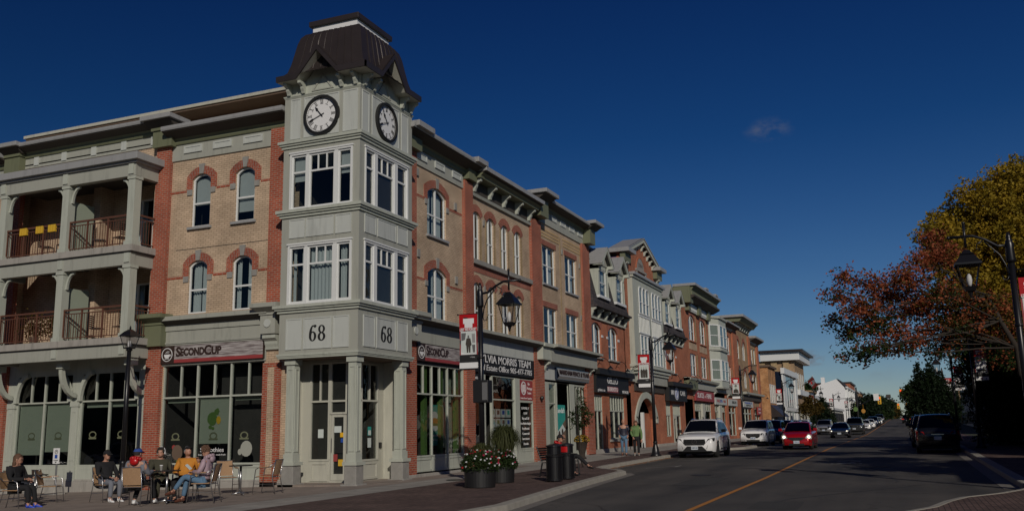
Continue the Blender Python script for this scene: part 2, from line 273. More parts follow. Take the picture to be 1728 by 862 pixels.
# ---------------- mesh helpers ----------------
SPLIT = {'door_post', 'wall_vent', 'loggia_pier', 'pilaster', 'brick_quoin', 'brick_course', 'plinth', 'window', 'cornice_corbel', 'pendant_lamps', 'shop_pier', 'roof_unit_', 'window_reveal', 'corner_stone', 'frieze_block', 'bay_moulding', 'banner_arm', 'window_graphics', 'fallen'}
class MB:
    def comps(s):
        p = list(range(len(s.v)))
        def f(a):
            while p[a] != a: p[a] = p[p[a]]; a = p[a]
            return a
        key = {}
        for i, v in enumerate(s.v): key.setdefault((round(v[0], 4), round(v[1], 4), round(v[2], 4)), []).append(i)
        for l in key.values():
            for i in l[1:]: p[f(i)] = f(l[0])
        for fc in s.f:
            for i in fc[1:]: p[f(i)] = f(fc[0])
        out = {}
        for k, fc in enumerate(s.f): out.setdefault(f(fc[0]), []).append(k)
        res = []
        for ks in out.values():
            m = MB(); m.mats = list(s.mats); mp_ = {}
            for k in ks:
                nf = []
                for i in s.f[k]:
                    if i not in mp_: mp_[i] = len(m.v); m.v.append(s.v[i])
                    nf.append(mp_[i])
                m.f.append(nf); m.m.append(s.m[k]); m.sm.append(s.sm[k])
            res.append(m)
        return res
    def __init__(s): s.v = []; s.f = []; s.m = []; s.mats = []; s.cur = 0; s.sm = []; s.smooth = False
    def mat(s, name):
        if name not in s.mats: s.mats.append(name)
        s.cur = s.mats.index(name); return s
    def add(s, vs, fs):
        o = len(s.v); s.v += [tuple(p) for p in vs]
        for f in fs: s.f.append([i+o for i in f]); s.m.append(s.cur); s.sm.append(s.smooth)
        return s
    def box(s, x0, x1, y0, y1, z0, z1, T=None):
        vs = [Vector((x, y, z)) for z in (z0, z1) for y in (y0, y1) for x in (x0, x1)]
        if T: vs = [T(p.x, p.y, p.z) if callable(T) else T @ p for p in vs]
        return s.add(vs, [(0, 2, 3, 1), (4, 5, 7, 6), (0, 1, 5, 4), (2, 6, 7, 3), (0, 4, 6, 2), (1, 3, 7, 5)])
    def taper(s, c, a, b, h, T=None):
        """frustum: base centre c, (hx,hy) half sizes a at the bottom, b at the top"""
        vs = [Vector((c[0]+sx*q[0], c[1]+sy*q[1], c[2]+z)) for z, q in ((0, a), (h, b)) for sy in (-1, 1) for sx in (-1, 1)]
        if T: vs = [T(p.x, p.y, p.z) if callable(T) else T @ p for p in vs]
        return s.add(vs, [(0, 2, 3, 1), (4, 5, 7, 6), (0, 1, 5, 4), (2, 6, 7, 3), (0, 4, 6, 2), (1, 3, 7, 5)])
    def prism(s, pts, a, b, T):
        """polygon pts (u,z), extruded in depth a..b, T(u,d,z)"""
        n = len(pts); vs = [T(u, a, z) for u, z in pts]+[T(u, b, z) for u, z in pts]
        fs = [tuple(range(n)), tuple(range(2*n-1, n-1, -1))]+[(i, i+n, (i+1) % n+n, (i+1) % n) for i in range(n)]
        return s.add(vs, fs)
    def ring(s, A, B, a, b, T, closed=True):
        """frame between outlines A (outer) and B (inner), depth a..b"""
        n = len(A); vs = [T(u, a, z) for u, z in A]+[T(u, a, z) for u, z in B]+[T(u, b, z) for u, z in A]+[T(u, b, z) for u, z in B]
        fs = []
        for i in range(n if closed else n-1):
            j = (i+1) % n
            fs += [(i, j, n+j, n+i), (2*n+i, 3*n+i, 3*n+j, 2*n+j), (i, 2*n+i, 2*n+j, j), (n+i, n+j, 3*n+j, 3*n+i)]
        if not closed: fs += [(0, n, 3*n, 2*n), (n-1, 3*n-1, 4*n-1, 2*n-1)]
        return s.add(vs, fs)
    def tube(s, pts, r, n=8, cap=True):
        pts = [Vector(p) for p in pts]; rs = r if isinstance(r, (list, tuple)) else [r]*len(pts)
        vs = []; up = Vector((0, 0, 1)); k = len(pts); prevx = None
        for i, p in enumerate(pts):
            d = (pts[min(i+1, k-1)]-pts[max(i-1, 0)]).normalized() if k > 1 else up
            x = d.cross(prevx).cross(d) if prevx is not None else None
            if x is None or x.length < 1e-4:
                ref = Vector((0, 0, 1)) if abs(d.z) < .9 else Vector((1, 0, 0)); x = ref.cross(d)
            x.normalize(); prevx = x; y = d.cross(x).normalized()
            for j in range(n):
                a = 2*PI*j/n; vs.append(p+(x*math.cos(a)+y*math.sin(a))*rs[i])
        fs = []
        for i in range(k-1):
            for j in range(n):
                j2 = (j+1) % n; fs.append((i*n+j, i*n+j2, (i+1)*n+j2, (i+1)*n+j))
        if cap: fs += [tuple(range(n-1, -1, -1)), tuple(range((k-1)*n, k*n))]
        return s.add(vs, fs)
    def lathe(s, prof, c=(0, 0, 0), n=16, T=None, sq=1.):
        vs = []; fs = []; k = len(prof)
        for (r, z) in prof:
            for j in range(n):
                a = 2*PI*j/n; p = Vector((c[0]+r*math.cos(a), c[1]+r*math.sin(a)*sq, c[2]+z)); vs.append(T @ p if T else p)
        for i in range(k-1):
            for j in range(n):
                j2 = (j+1) % n; fs.append((i*n+j, i*n+j2, (i+1)*n+j2, (i+1)*n+j))
        fs += [tuple(range(n-1, -1, -1)), tuple(range((k-1)*n, k*n))]
        return s.add(vs, fs)
    def sph(s, c, r, n=10, m=7, T=None):
        rr = r if isinstance(r, (tuple, list)) else (r, r, r); vs = []; fs = []
        for i in range(m+1):
            t = PI*i/m
            for j in range(n):
                a = 2*PI*j/n; p = Vector((c[0]+rr[0]*math.sin(t)*math.cos(a), c[1]+rr[1]*math.sin(t)*math.sin(a), c[2]+rr[2]*math.cos(t))); vs.append(T @ p if T else p)
        for i in range(m):
            for j in range(n): j2 = (j+1) % n; fs.append((i*n+j, (i+1)*n+j, (i+1)*n+j2, i*n+j2))
        return s.add(vs, fs)
    def quad(s, a, b, c, d): return s.add([a, b, c, d], [(0, 1, 2, 3)])
    def grid(s, P, nu, nv):
        vs = [P(i/nu, j/nv) for i in range(nu+1) for j in range(nv+1)]
        return s.add(vs, [(i*(nv+1)+j, (i+1)*(nv+1)+j, (i+1)*(nv+1)+j+1, i*(nv+1)+j+1) for i in range(nu) for j in range(nv)])
    def build(s, name, mat=None, parent=None, fixn=True, bev=0, uv=True, label=None, smooth=None, subsurf=0, local=False):
        if name in SPLIT and len(s.v) > 8:
            cs = s.comps()
            if 1 < len(cs) <= 90: return [c.build('\0'+name, mat, parent, fixn, bev, uv, label, smooth, subsurf, local) for c in cs][0]
        name = name.strip('\0')
        me = bpy.data.meshes.new(name); off = Vector((0, 0, 0)); p = parent
        while p is not None and not local: off += p.location; p = p.parent
        if not s.v: s.v = [(0, 0, 0)]
        me.from_pydata([(a-off.x, b-off.y, c-off.z) for a, b, c in s.v], [], s.f)
        mats = s.mats if s.mats else [mat]
        for m in mats: me.materials.append(MAT[m])
        for i, pl in enumerate(me.polygons):
            pl.material_index = s.m[i] if s.mats else 0
            pl.use_smooth = s.sm[i] if smooth is None else smooth
        if fixn or bev or subsurf:
            bm = bmesh.new(); bm.from_mesh(me)
            bmesh.ops.remove_doubles(bm, verts=bm.verts, dist=.00005)
            if fixn: bmesh.ops.recalc_face_normals(bm, faces=bm.faces)
            bm.to_mesh(me); bm.free()
        if uv:
            l = me.uv_layers.new(name='UVMap')
            for pl in me.polygons:
                n = pl.normal; ax = max(range(3), key=lambda i: abs(n[i]))
                for li in pl.loop_indices:
                    c = me.vertices[me.loops[li].vertex_index].co+off
                    l.data[li].uv = (c.y, c.z) if ax == 0 else (c.x, c.z) if ax == 1 else (c.x, c.y)
        o = bpy.data.objects.new(name, me); COL.objects.link(o)
        if parent is not None: o.parent = parent
        if bev:
            b = o.modifiers.new('bevel', 'BEVEL'); b.width = bev; b.segments = 2; b.limit_method = 'ANGLE'
        if subsurf:
            b = o.modifiers.new('sub', 'SUBSURF'); b.levels = subsurf; b.render_levels = subsurf
        if label: o['label'] = label
        return o
def thing(name, label, cat, loc=(0, 0, 0), rz=0, group=None):
    o = bpy.data.objects.new(name, None); COL.objects.link(o); o.location = loc; o.rotation_euler = (0, 0, rz)
    o['label'] = label; o['category'] = cat
    if group: o['group'] = group
    return o
def tag(o, label, cat, group=None):
    o['label'] = label; o['category'] = cat
    if group: o['group'] = group
    return o
def struct(name, mb, mat=None, kind='structure', **k):
    o = mb.build(name, mat, **k); o['kind'] = kind; return o
KIDS = {}
def copy_tree(o, parent=None, label=None, loc=None, rz=None):
    if not KIDS or o.name not in KIDS:
        KIDS[o.name] = [c for c in bpy.data.objects if c.parent == o]
    c = o.copy(); COL.objects.link(c)
    if parent is not None: c.parent = parent
    if label: c['label'] = label
    if loc is not None: c.location = loc
    if rz is not None: c.rotation_euler = (0, 0, rz)
    for ch in KIDS[o.name]: copy_tree(ch, c)
    return c
def textmesh(txt, size, bold=.0, ext=.004, align='CENTER', shear=0, sx=1.):
    cu = bpy.data.curves.new('t', 'FONT'); cu.body = txt; cu.size = size; cu.extrude = ext; cu.offset = bold; cu.align_x = align; cu.align_y = 'CENTER'; cu.shear = shear
    cu.resolution_u = 3
    o = bpy.data.objects.new('t', cu); COL.objects.link(o)
    dg = bpy.context.evaluated_depsgraph_get(); me = bpy.data.meshes.new_from_object(o.evaluated_get(dg))
    vs = [(v.co.x*sx, v.co.y, v.co.z) for v in me.vertices]; fs = [tuple(p.vertices) for p in me.polygons]
    bpy.data.objects.remove(o, do_unlink=True)
    return vs, fs
def FR(u, d, z): return Vector((u, .5-d, z))            # street front: u along +x, d out towards the road
def FL(u, d, z): return Vector((.5-d, u, z))            # side street front: u along +y, d out
def frameT(o, ud, nd):
    o = Vector(o); ud = Vector(ud); nd = Vector(nd)
    return lambda u, d, z: o+ud*u+nd*d+Vector((0, 0, z))
def puttext(mb, T, txt, u, d, z, size, w=None, bold=0., flip=False, shear=0, align='CENTER', ext=.004):
    """writing on a front; fits width w; flip when u runs right to left as seen"""
    vs, fs = textmesh(txt, size, bold, ext, align, shear)
    if w:
        xs = [v[0] for v in vs]; k = w/(max(xs)-min(xs)); mid = (max(xs)+min(xs))/2
        vs = [((x-mid)*k, y, zz) for x, y, zz in vs]
    s = -1 if flip else 1
    mb.add([T(u+s*x, d+zz, z+y) for x, y, zz in vs], fs)
def lerp(x, pts):
    if x <= pts[0][0]: return pts[0][1]
    for (a, b), (c, d) in zip(pts, pts[1:]):
        if x <= c: return b+(d-b)*(x-a)/(c-a)
    return pts[-1][1]
ZR = [(-6, -.15), (6, -.12), (20, -.01), (32, .07), (60, .1), (90, .12), (320, 2.55), (400, 2.6), (2000, -10)]
def zr(x): return lerp(x, ZR)
def gz(x, y, side=True): return zr(x)+(.13 if side else 0)-.027*max(0, y-.5)

def at_x(px, py, X):
    r = right*(px-W0/2)+down*(py-H0/2)+fwd*F0; t = (X-CP.x)/r.x; return CP+r*t
def at_y(px, py, Y):
    r = right*(px-W0/2)+down*(py-H0/2)+fwd*F0; t = (Y-CP.y)/r.y; return CP+r*t
# ---------------- ground ----------------
def frange(a, b, s):
    r = []; x = a
    while x < b-1e-6: r.append(x); x += s
    return r+[b]
gx = frange(-120, -12, 12)+frange(-12, 60, 2)[1:]+frange(60, 340, 10)[1:]+[400, 600, 900, 1400, 2000]
gy = [-600, -250, -100, -60, -40, -30, -24]+frange(-20, 2, 1)+[6, 12, 20, 30, 60, 120, 300, 600]
mb = MB(); 
def gh(x, y): return zr(x)-.027*max(0, min(y, 30)-.5)*max(0, min(1, (14-x)/10+1 if x > 4 else 1))
P = lambda i, j: (gx[i], gy[j], gh(gx[i], gy[j])-.0)
mb.add([P(i, j) for i in range(len(gx)) for j in range(len(gy))], [(i*len(gy)+j, (i+1)*len(gy)+j, (i+1)*len(gy)+j+1, i*len(gy)+j+1) for i in range(len(gx)-1) for j in range(len(gy)-1)])
struct('road', mb, 'asphalt')
KP = [(-11.2, 3), (-11, -3), (-10.5, -5), (-9.5, -6.3), (-8, -7.1), (-5.75, -7.25), (-1.2, -6.72), (3, -6.3), (6.4, -6.02), (7.8, -5.95), (8.6, -5.6), (9.4, -4.85), (10.4, -4.3), (12, -4.15), (29.5, -4.3), (31, -4.6), (32.2, -5.5), (33.5, -6.05), (37.6, -6.15), (38.8, -5.6), (40, -4.6), (41.5, -4.3), (110, -4.3), (400, -4.3)]
def kerb_y(x): return lerp(x, KP)
sx = sorted(set([p[0] for p in KP if p[0] <= 110]+frange(-11, 60, .5)+frange(60, 110, 4)+frange(110, 330, 10)))
def strip(name, fa, fb, mat, up, uvy=True, xs=sx, side=True, n=1):
    mb = MB(); vs = []
    for x in xs:
        a, b = fa(x), fb(x)
        for k in range(n+1):
            y = a+(b-a)*k/n; vs.append((x, y, gz(x, y, side)+up))
    m = n+1
    mb.add(vs, [(i*m+k, (i+1)*m+k, (i+1)*m+k+1, i*m+k+1) for i in range(len(xs)-1) for k in range(n)])
    return mb
kw = .28
mb = strip('', lambda x: kerb_y(x)+kw, lambda x: max(kerb_y(x)+kw+.01, -2.3), 'paver', 0)
struct('paver_strip', mb, 'paver')
mb = strip('', lambda x: max(kerb_y(x)+kw+.01, -2.3), lambda x: max(kerb_y(x)+kw+.02, -.97), '', 0, n=1)
struct('sidewalk', mb, 'sidewalk_grey')
mb = strip('', lambda x: max(kerb_y(x)+kw+.02, -.97)+.02, lambda x: 26., '', 0, n=6, xs=[x for x in sx if x <= 12])
struct('building_apron', mb, 'sidewalk_brown')
mb = strip('', lambda x: -.95, lambda x: 1.6, '', 0, n=1, xs=[x for x in sx if x >= 12])
struct('far_sidewalk', mb, 'sidewalk_grey')
mb = MB()
xs = [x for x in sx if x >= -10.9]; vs = []
for i, x in enumerate(xs):
    y = kerb_y(x); x2 = xs[min(i+1, len(xs)-1)]; x1 = xs[max(i-1, 0)]
    z = gz(x, y)
    vs += [(x, y-.02, z-.16), (x, y, z-.012), (x, y+.03, z+.004), (x, y+kw, z+.004)]
mb.add(vs, [(i*4+k, (i+1)*4+k, (i+1)*4+k+1, i*4+k+1) for i in range(len(xs)-1) for k in range(3)])
struct('kerb', mb, 'kerb')
mb = MB(); vs = []
for x in [q for q in xs if q < 60]:
    y = kerb_y(x); vs += [(x, y-.32, gz(x, y, False)+.006), (x, y-.01, gz(x, y, False)+.006)]
mb.add(vs, [(i*2, i*2+2, i*2+3, i*2+1) for i in range(len(vs)//2-1)])
struct('gutter', mb, 'gutter')
# fallen leaves caught in the gutter by the parked car
mb = MB(); rr = random.Random(3)
for i in range(1500):
    x = rr.choice([rr.uniform(10.5, 22), rr.uniform(10.5, 22), rr.uniform(27, 31)]); y = kerb_y(x)-abs(rr.gauss(0, .13))-.02; s = rr.uniform(.012, .035); a = rr.uniform(0, 6.3)
    z = gz(x, y, False)+.012; c, q = math.cos(a)*s, math.sin(a)*s
    mb.add([(x+c, y+q, z), (x-q, y+c, z+.006), (x-c, y-q, z+.008), (x+q, y-c, z+.003)], [(0, 1, 2, 3)])
struct('fallen_leaves', mb, 'leaf_litter', kind='stuff', fixn=False)
# right-hand side of the street
RY = -17.45
rx = sorted(set(frange(1.6, 60, 1)+frange(60, 330, 10)))
mb = MB(); vs = []
for x in rx:
    z = gz(x, RY); vs += [(x, RY+.02, z-.15), (x, RY, z-.01), (x, RY-.03, z+.004), (x, RY-.3, z+.004)]
mb.add(vs, [(i*4+k, (i+1)*4+k, (i+1)*4+k+1, i*4+k+1) for i in range(len(rx)-1) for k in range(3)])
z = gz(1.6, RY); mb.add([(1.6, RY, z-.15), (1.6, RY-.3, z-.15), (1.6, RY-.3, z), (1.6, RY, z)], [(0, 1, 2, 3)])
struct('far_kerb', mb, 'kerb')
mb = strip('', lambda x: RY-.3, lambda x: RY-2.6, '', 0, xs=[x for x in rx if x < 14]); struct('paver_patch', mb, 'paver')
mb = strip('', lambda x: RY-.3, lambda x: RY-2.6, '', 0, xs=[x for x in rx if x >= 13.6]); struct('shaded_sidewalk', mb, 'paver')  # dark paver, so the deep shade on this sidewalk sits in the colour
mb = strip('', lambda x: RY-2.62, lambda x: RY-50, '', 0, xs=rx, n=3); struct('verge', mb, 'verge_shade')
mb = strip('', lambda x: RY+.42, lambda x: RY+.02, '', .007, xs=[x for x in rx if x < 30], side=False); struct('far_gutter', mb, 'gutter')
isl = [(-6.6, -14.35), (-6.0, -14.82), (-5.0, -15.25), (-3.6, -15.55), (-2.5, -15.9), (-1.3, -16.65), (.1, -17.25), (1.2, -17.6), (2.4, -18.6), (2.6, -34), (-34, -34), (-34, -20), (-22, -17.2), (-12, -14.9), (-8.5, -14.1)]
def inset(pts, d):
    n = len(pts); r = []
    for i in range(n):
        a, b, c = Vector(pts[i-1]), Vector(pts[i]), Vector(pts[(i+1) % n])
        e1 = (b-a).normalized(); e2 = (c-b).normalized(); nn = (Vector((e1.y, -e1.x))+Vector((e2.y, -e2.x))); nn.normalize()
        r.append((b.x+nn.x*d, b.y+nn.y*d))
    return r
inn = inset(isl, .16)
mb = MB().mat('paver'); n = len(isl)
mb.add([(x, y, -.018) for x, y in inn], [tuple(range(n))])
struct('corner_island', mb)
mb = MB(); mb.add([(x, y, -.20) for x, y in isl]+[(x, y, -.02) for x, y in isl]+[(x, y, -.008) for x, y in inn]+[(x, y, -.05) for x, y in inn],
    [f for i in range(n) for j in [(i+1) % n] for f in ((i, j, n+j, n+i), (n+i, n+j, 2*n+j, 2*n+i), (2*n+i, 2*n+j, 3*n+j, 3*n+i))])
struct('island_kerb', mb, 'kerb')
# painted lines
mb = MB(); xs2 = frange(-11, 60, 1)+frange(60, 320, 8)[1:]; vs = []
for x in xs2: vs += [(x, -10.93, zr(x)+.006), (x, -10.80, zr(x)+.006)]
mb.add(vs, [(i*2, i*2+2, i*2+3, i*2+1) for i in range(len(xs2)-1)])
struct('centre_line', mb, 'road_yellow')
mb = MB()
def pline(x0, y0, x1, y1, w=.08):
    d = Vector((x1-x0, y1-y0)).normalized(); nx, ny = -d.y*w/2, d.x*w/2
    mb.add([(x0+nx, y0+ny, zr(x0)+.007), (x1+nx, y1+ny, zr(x1)+.007), (x1-nx, y1-ny, zr(x1)+.007), (x0-nx, y0-ny, zr(x0)+.007)], [(0, 1, 2, 3)])
pline(12.1, -5.5, 13.4, -6.5); pline(18.4, -5.6, 19.2, -6.6); pline(26.9, -5.2, 27.0, -6.5); pline(12.9, -6.5, 14.0, -6.5); pline(19, -6.55, 20, -6.55)
for x in (46, 52.5, 59): pline(x, -4.6, x+.1, -6.6)
struct('parking_marks', mb, 'road_white')
# shared-lane bicycle marking
mb = MB()
def mark_T(u, d, z): x = 14.9+z*2.2; y = -12.75-u; return Vector((x, y, zr(x)+.008))
for cu in (-.33, .33):
    mb.ring([(cu+.26*math.cos(2*PI*k/14), .26*math.sin(2*PI*k/14)) for k in range(14)], [(cu+.17*math.cos(2*PI*k/14), .17*math.sin(2*PI*k/14)) for k in range(14)], 0, 0.001, mark_T)
def seg(a, b, w=.05):
    d = Vector((b[0]-a[0], b[1]-a[1])).normalized(); n_ = (-d.y*w, d.x*w)
    mb.add([mark_T(a[0]+n_[0], 0, a[1]+n_[1]), mark_T(b[0]+n_[0], 0, b[1]+n_[1]), mark_T(b[0]-n_[0], 0, b[1]-n_[1]), mark_T(a[0]-n_[0], 0, a[1]-n_[1])], [(0, 1, 2, 3)])
for a, b in (((-.33, 0), (-.15, .34)), ((-.15, .34), (.2, .34)), ((.2, .34), (.33, 0)), ((-.15, .34), (0, 0)), ((0, 0), (.2, .34)), ((0, 0), (-.33, 0)), ((.2, .34), (.22, .46)), ((.1, .46), (.3, .46))): seg(a, b)
for k in (0, 1):
    zz = .75+k*.25; seg((-.45, zz), (0, zz+.3)); seg((0, zz+.3), (.45, zz))
struct('bicycle_marking', mb, 'road_white', fixn=False)
mb = MB(); mb.lathe([(.30, 0), (.33, .006), (.33, .012)], (2.6, -2.0, gz(2.6, -2.0)), 18)
tag(mb.build('manhole_cover', 'rough_iron' if 'rough_iron' in MAT else 'black_metal'), 'round dark manhole cover in the grey sidewalk by the shop windows', 'manhole cover')

mb = MB()
for (x0, x1, y0, y1) in ((2.5, 6.2, -9.8, -8.7), (12, 13.2, -14.4, -12.9), (17, 24, -7.6, -7.0), (-4.5, -2.6, -12.9, -11.9), (36, 41, -13.4, -11.6)):
    mb.add([(x0, y0, zr(x0)+.003), (x1, y0+.05, zr(x1)+.003), (x1-.05, y1, zr(x1)+.003), (x0+.06, y1, zr(x0)+.003)], [(0, 1, 2, 3)])
struct('road_patches', mb, 'patch')
mb = MB(); rr = random.Random(12)
for (x, y, hd, n_) in ((-9, -9.2, .03, 60), (-3, -12.3, .0, 60), (4, -14.6, .06, 30), (9, -8.4, -.02, 50), (0, -15.4, 1.5, 9), (3, -6.9, -1.5, 9), (16, -14.8, 1.55, 10), (12, -11.2, 0, 60), (25, -7.2, -1.5, 8)):
    vs = []; a = hd
    for k in range(n_):
        a = hd+(a-hd)*.8+rr.gauss(0, .22); w = rr.uniform(.006, .016); vs += [(x-math.sin(a)*w, y+math.cos(a)*w, zr(x)+.0045), (x+math.sin(a)*w, y-math.cos(a)*w, zr(x)+.0045)]; x += .42*math.cos(a); y += .42*math.sin(a)
    mb.add(vs, [(i*2, i*2+2, i*2+3, i*2+1) for i in range(n_-1)])
struct('tar_seams', mb, 'tar')
mb = MB(); mb.lathe([(.30, 0), (.34, .004), (.34, .008)], (7.5, -8.6, zr(7.5)), 20); tag(mb.build('manhole_cover', 'tar'), 'round dark manhole cover in the road near the kerb bulge', 'manhole cover')
# ---------------- facade library ----------------
def outline(u0, u1, z0, z1, rise=0, n=8):
    if rise <= 0: return [(u0, z0), (u1, z0), (u1, z1), (u0, z1)]
    zs = z1-rise; w = (u1-u0)/2; c = (u0+u1)/2; r = (w*w+rise*rise)/(2*rise); a0 = math.asin(min(1, w/r)) if rise < w else PI/2+math.asin((rise-w)/r if r else 0)
    pts = [(u0, z0), (u1, z0)]
    for i in range(n+1):
        a = a0-2*a0*i/n; pts.append((c+r*math.sin(a), z1-r+r*math.cos(a)))
    return pts
def arc_z(u, u0, u1, z1, rise):
    w = (u1-u0)/2; c = (u0+u1)/2; r = (w*w+rise*rise)/(2*rise); return z1-r+math.sqrt(max(0, r*r-(u-c)**2))
def wallmesh(mb, T, u0, u1, z0, z1, ops, dep=.14, d=0):
    us = sorted(set([u0, u1]+[o[0] for o in ops]+[o[1] for o in ops])); us = [u for u in us if u0-1e-6 <= u <= u1+1e-6]
    zs = sorted(set([z0, z1]+[o[2] for o in ops]+[o[3] for o in ops])); zs = [z for z in zs if z0-1e-6 <= z <= z1+1e-6]
    for i in range(len(us)-1):
        for j in range(len(zs)-1):
            cu, cz = (us[i]+us[i+1])/2, (zs[j]+zs[j+1])/2
            if any(o[0] < cu < o[1] and o[2] < cz < o[3] for o in ops): continue
            mb.quad(T(us[i], d, zs[j]), T(us[i+1], d, zs[j]), T(us[i+1], d, zs[j+1]), T(us[i], d, zs[j+1]))
    for o in ops:
        a, b, c, e = o[:4]; rise = o[4] if len(o) > 4 else 0
        ol = outline(a, b, c, e, rise)
        for k in range(len(ol)):
            p, q = ol[k], ol[(k+1) % len(ol)]
            mb.quad(T(p[0], d, p[1]), T(q[0], d, q[1]), T(q[0], d-dep, q[1]), T(p[0], d-dep, p[1]))
        if rise > 0:
            arc = ol[2:]
            for k in range(len(arc)-1):
                p, q = arc[k], arc[k+1]; mb.quad(T(p[0], d, p[1]), T(q[0], d, q[1]), T(q[0], d, e), T(p[0], d, e))
def fb(mb, T, u0, u1, d0, d1, z0, z1): return mb.box(u0, u1, d0, d1, z0, z1, T)
def sash(parent, T, u0, u1, z0, z1, rise=0, mull=(), rail=.5, top_lights=0, d=-.09, fr=.055, inside='curtain', mat='white_frame', seed=None, name='window', fd=.06, rails2=()):
    """a window: frame object > pane, curtain or blind"""
    rr = random.Random(seed if seed is not None else int((u0*37+z0*11)*10))
    mb = MB(); zs = z1-rise
    O = outline(u0, u1, z0, z1, rise); I = outline(u0+fr, u1-fr, z0+fr, z1-fr, rise*(1-.1) if rise else 0)
    mb.ring(O, I, d-fd/2, d+fd/2, T)
    for m in mull:
        u = u0+(u1-u0)*m; zt = (arc_z(u, u0, u1, z1, rise) if rise else z1)-fr*.5
        fb(mb, T, u-.045, u+.045, d-.028, d+.034, z0+fr*.5, zt)
    rz = None
    if rail:
        rz = z0+(zs-z0)*rail; fb(mb, T, u0+fr*.5, u1-fr*.5, d-.026, d+.026, rz-.03, rz+.03)
    for r2 in rails2: fb(mb, T, u0+fr*.5, u1-fr*.5, d-.020, d+.022, z0+(z1-z0)*r2-.015, z0+(z1-z0)*r2+.015)
    if top_lights and rz:
        for k in range(1, top_lights):
            u = u0+(u1-u0)*k/top_lights; fb(mb, T, u-.02, u+.02, d-.022, d+.024, rz, z1-fr*.5)
    w = mb.build(name, mat, parent)
    pm = MB(); Pn = outline(u0+fr*.6, u1-fr*.6, z0+fr*.6, z1-fr*.6, rise)
    pm.add([T(u, d-.008, z) for u, z in Pn], [tuple(range(len(Pn)))]); pm.build('pane', 'glass', w)
    if rz and inside != 'plain':          # lower sash sits deeper and reads darker: dark backing screen
        sm = MB(); sm.add([T(u0+fr, d-.03, z0+fr), T(u1-fr, d-.03, z0+fr), T(u1-fr, d-.03, rz-.03), T(u0+fr, d-.03, rz-.03)], [(0, 1, 2, 3)])
    kinds = inside if isinstance(inside, str) else rr.choice(inside)
    if kinds == 'curtain':
        cm = MB(); H = z1-rise*.3-z0
        for s in (0, 1):
            wd_ = (u1-u0)*rr.uniform(.22, .46); a = u0+.03 if s == 0 else u1-.03-wd_; b = a+wd_; ph = rr.uniform(0, 6)
            cm.grid(lambda p, q, a=a, b=b, ph=ph: T(a+(b-a)*p, d-.16-.03*math.sin(p*(b-a)*60+ph), z0+.02+(H-.04)*q), 26, 1)
        cm.build('curtain', 'curtain', w, fixn=False, smooth=True)
    elif kinds == 'full':
        cm = MB(); cm.grid(lambda p, q: T(u0+.02+(u1-u0-.04)*p, d-.16-.025*math.sin(p*(u1-u0)*45), z0+.02+(z1-rise*.3-z0-.04)*q), 40, 1); cm.build('curtain', 'curtain', w, fixn=False, smooth=True)
    elif kinds == 'blind':
        cm = MB(); zb = z0+(z1-z0)*rr.uniform(.15, .6); fb(cm, T, u0+.03, u1-.03, d-.12, d-.11, zb, z1-rise*.4-.03); cm.build('blind', 'curtain', w)
    return w
def sill(parent, T, u0, u1, z, h=.09, out=.1, mat='cap_metal', name='sill', over=.1):
    mb = MB(); fb(mb, T, u0-over, u1+over, -.1, out, z-h, z-.001); return mb.build(name, mat, parent, bev=.008)
def arch_brick(parent, T, u0, u1, z0, z1, rise, t=.26, ears=0, key=True, ew=.24, stones=True, proud=.025, mat='red_soldier'):
    """voussoir arch over an opening, ears running down the sides, keystone"""
    mb = MB().mat(mat); O = outline(u0, u1, z0, z1, rise, 10)[2:]; w = u1-u0; c = (u0+u1)/2
    r = ((w/2)**2+rise**2)/(2*rise); cz = z1-r
    def off(p, q): 
        dv = Vector((p[0]-c, p[1]-cz)); dv = dv*((r+q)/r); return (c+dv.x, cz+dv.y)
    A = [off(p, t) for p in O]; B = list(O)
    # radial joints: thin separate wedges of brick
    for i in range(len(O)-1):
        nsub = max(1, int(round((Vector(O[i])-Vector(O[i+1])).length/.075)))
        for k in range(nsub):
            g = .06
            f0, f1 = (k+g)/nsub, (k+1-g)/nsub
            L_ = lambda P, Q, f: (P[0]+(Q[0]-P[0])*f, P[1]+(Q[1]-P[1])*f)
            pts = [L_(B[i], B[i+1], f0), L_(A[i], A[i+1], f0), L_(A[i], A[i+1], f1), L_(B[i], B[i+1], f1)]
            mb.prism(pts, 0, proud, T)
    mb.ring(A, B, 0, proud-.008, T, closed=False)
    if ears:
        zs = z1-rise; top = A[0][1]
        mb.mat('red_brick')
        for s in (0, 1):
            a, b = (u0-ew, u0) if s == 0 else (u1, u1+ew)
            mb.prism([(a, zs-ears), (b, zs-ears), (b, zs), ((A[-1] if s == 0 else A[0])[0] if False else b, zs)], 0, 0, T) if False else fb(mb, T, a, b, 0, proud-.004, zs-ears, zs+.02)
            e = A[-1] if s == 0 else A[0]
            if s == 0: mb.prism([(a, zs+.02), (b, zs+.02), (e[0], e[1]), (a, e[1]-.02)], 0, proud-.006, T) if e[0] > a else None
            else: mb.prism([(a, zs+.02), (b, zs+.02), (b, e[1]-.02), (e[0], e[1])], 0, proud-.006, T) if e[0] < b else None
    ob = mb.build('brick_arch', None, parent)
    if key:
        km = MB(); zt = z1+t+.08; km.prism([(c-.075, z1-.005), (c+.075, z1-.005), (c+.12, zt), (c-.12, zt)], 0, proud+.03, T); km.build('keystone', 'stone', parent)
    if ears and stones:
        for s in (0, 1):
            a = u0-.20 if s == 0 else u1
            km = MB(); fb(km, T, a, a+.2, 0, proud+.015, z1-rise-ears-.2, z1-rise-ears); km.build('corner_stone', 'stone', parent)
    return ob
def pilaster(parent, T, u0, u1, z0, z1, d=.1, mat='red_brick', name='pilaster'):
    mb = MB(); fb(mb, T, u0, u1, -.05, d, z0, z1); return mb.build(name, mat, parent)
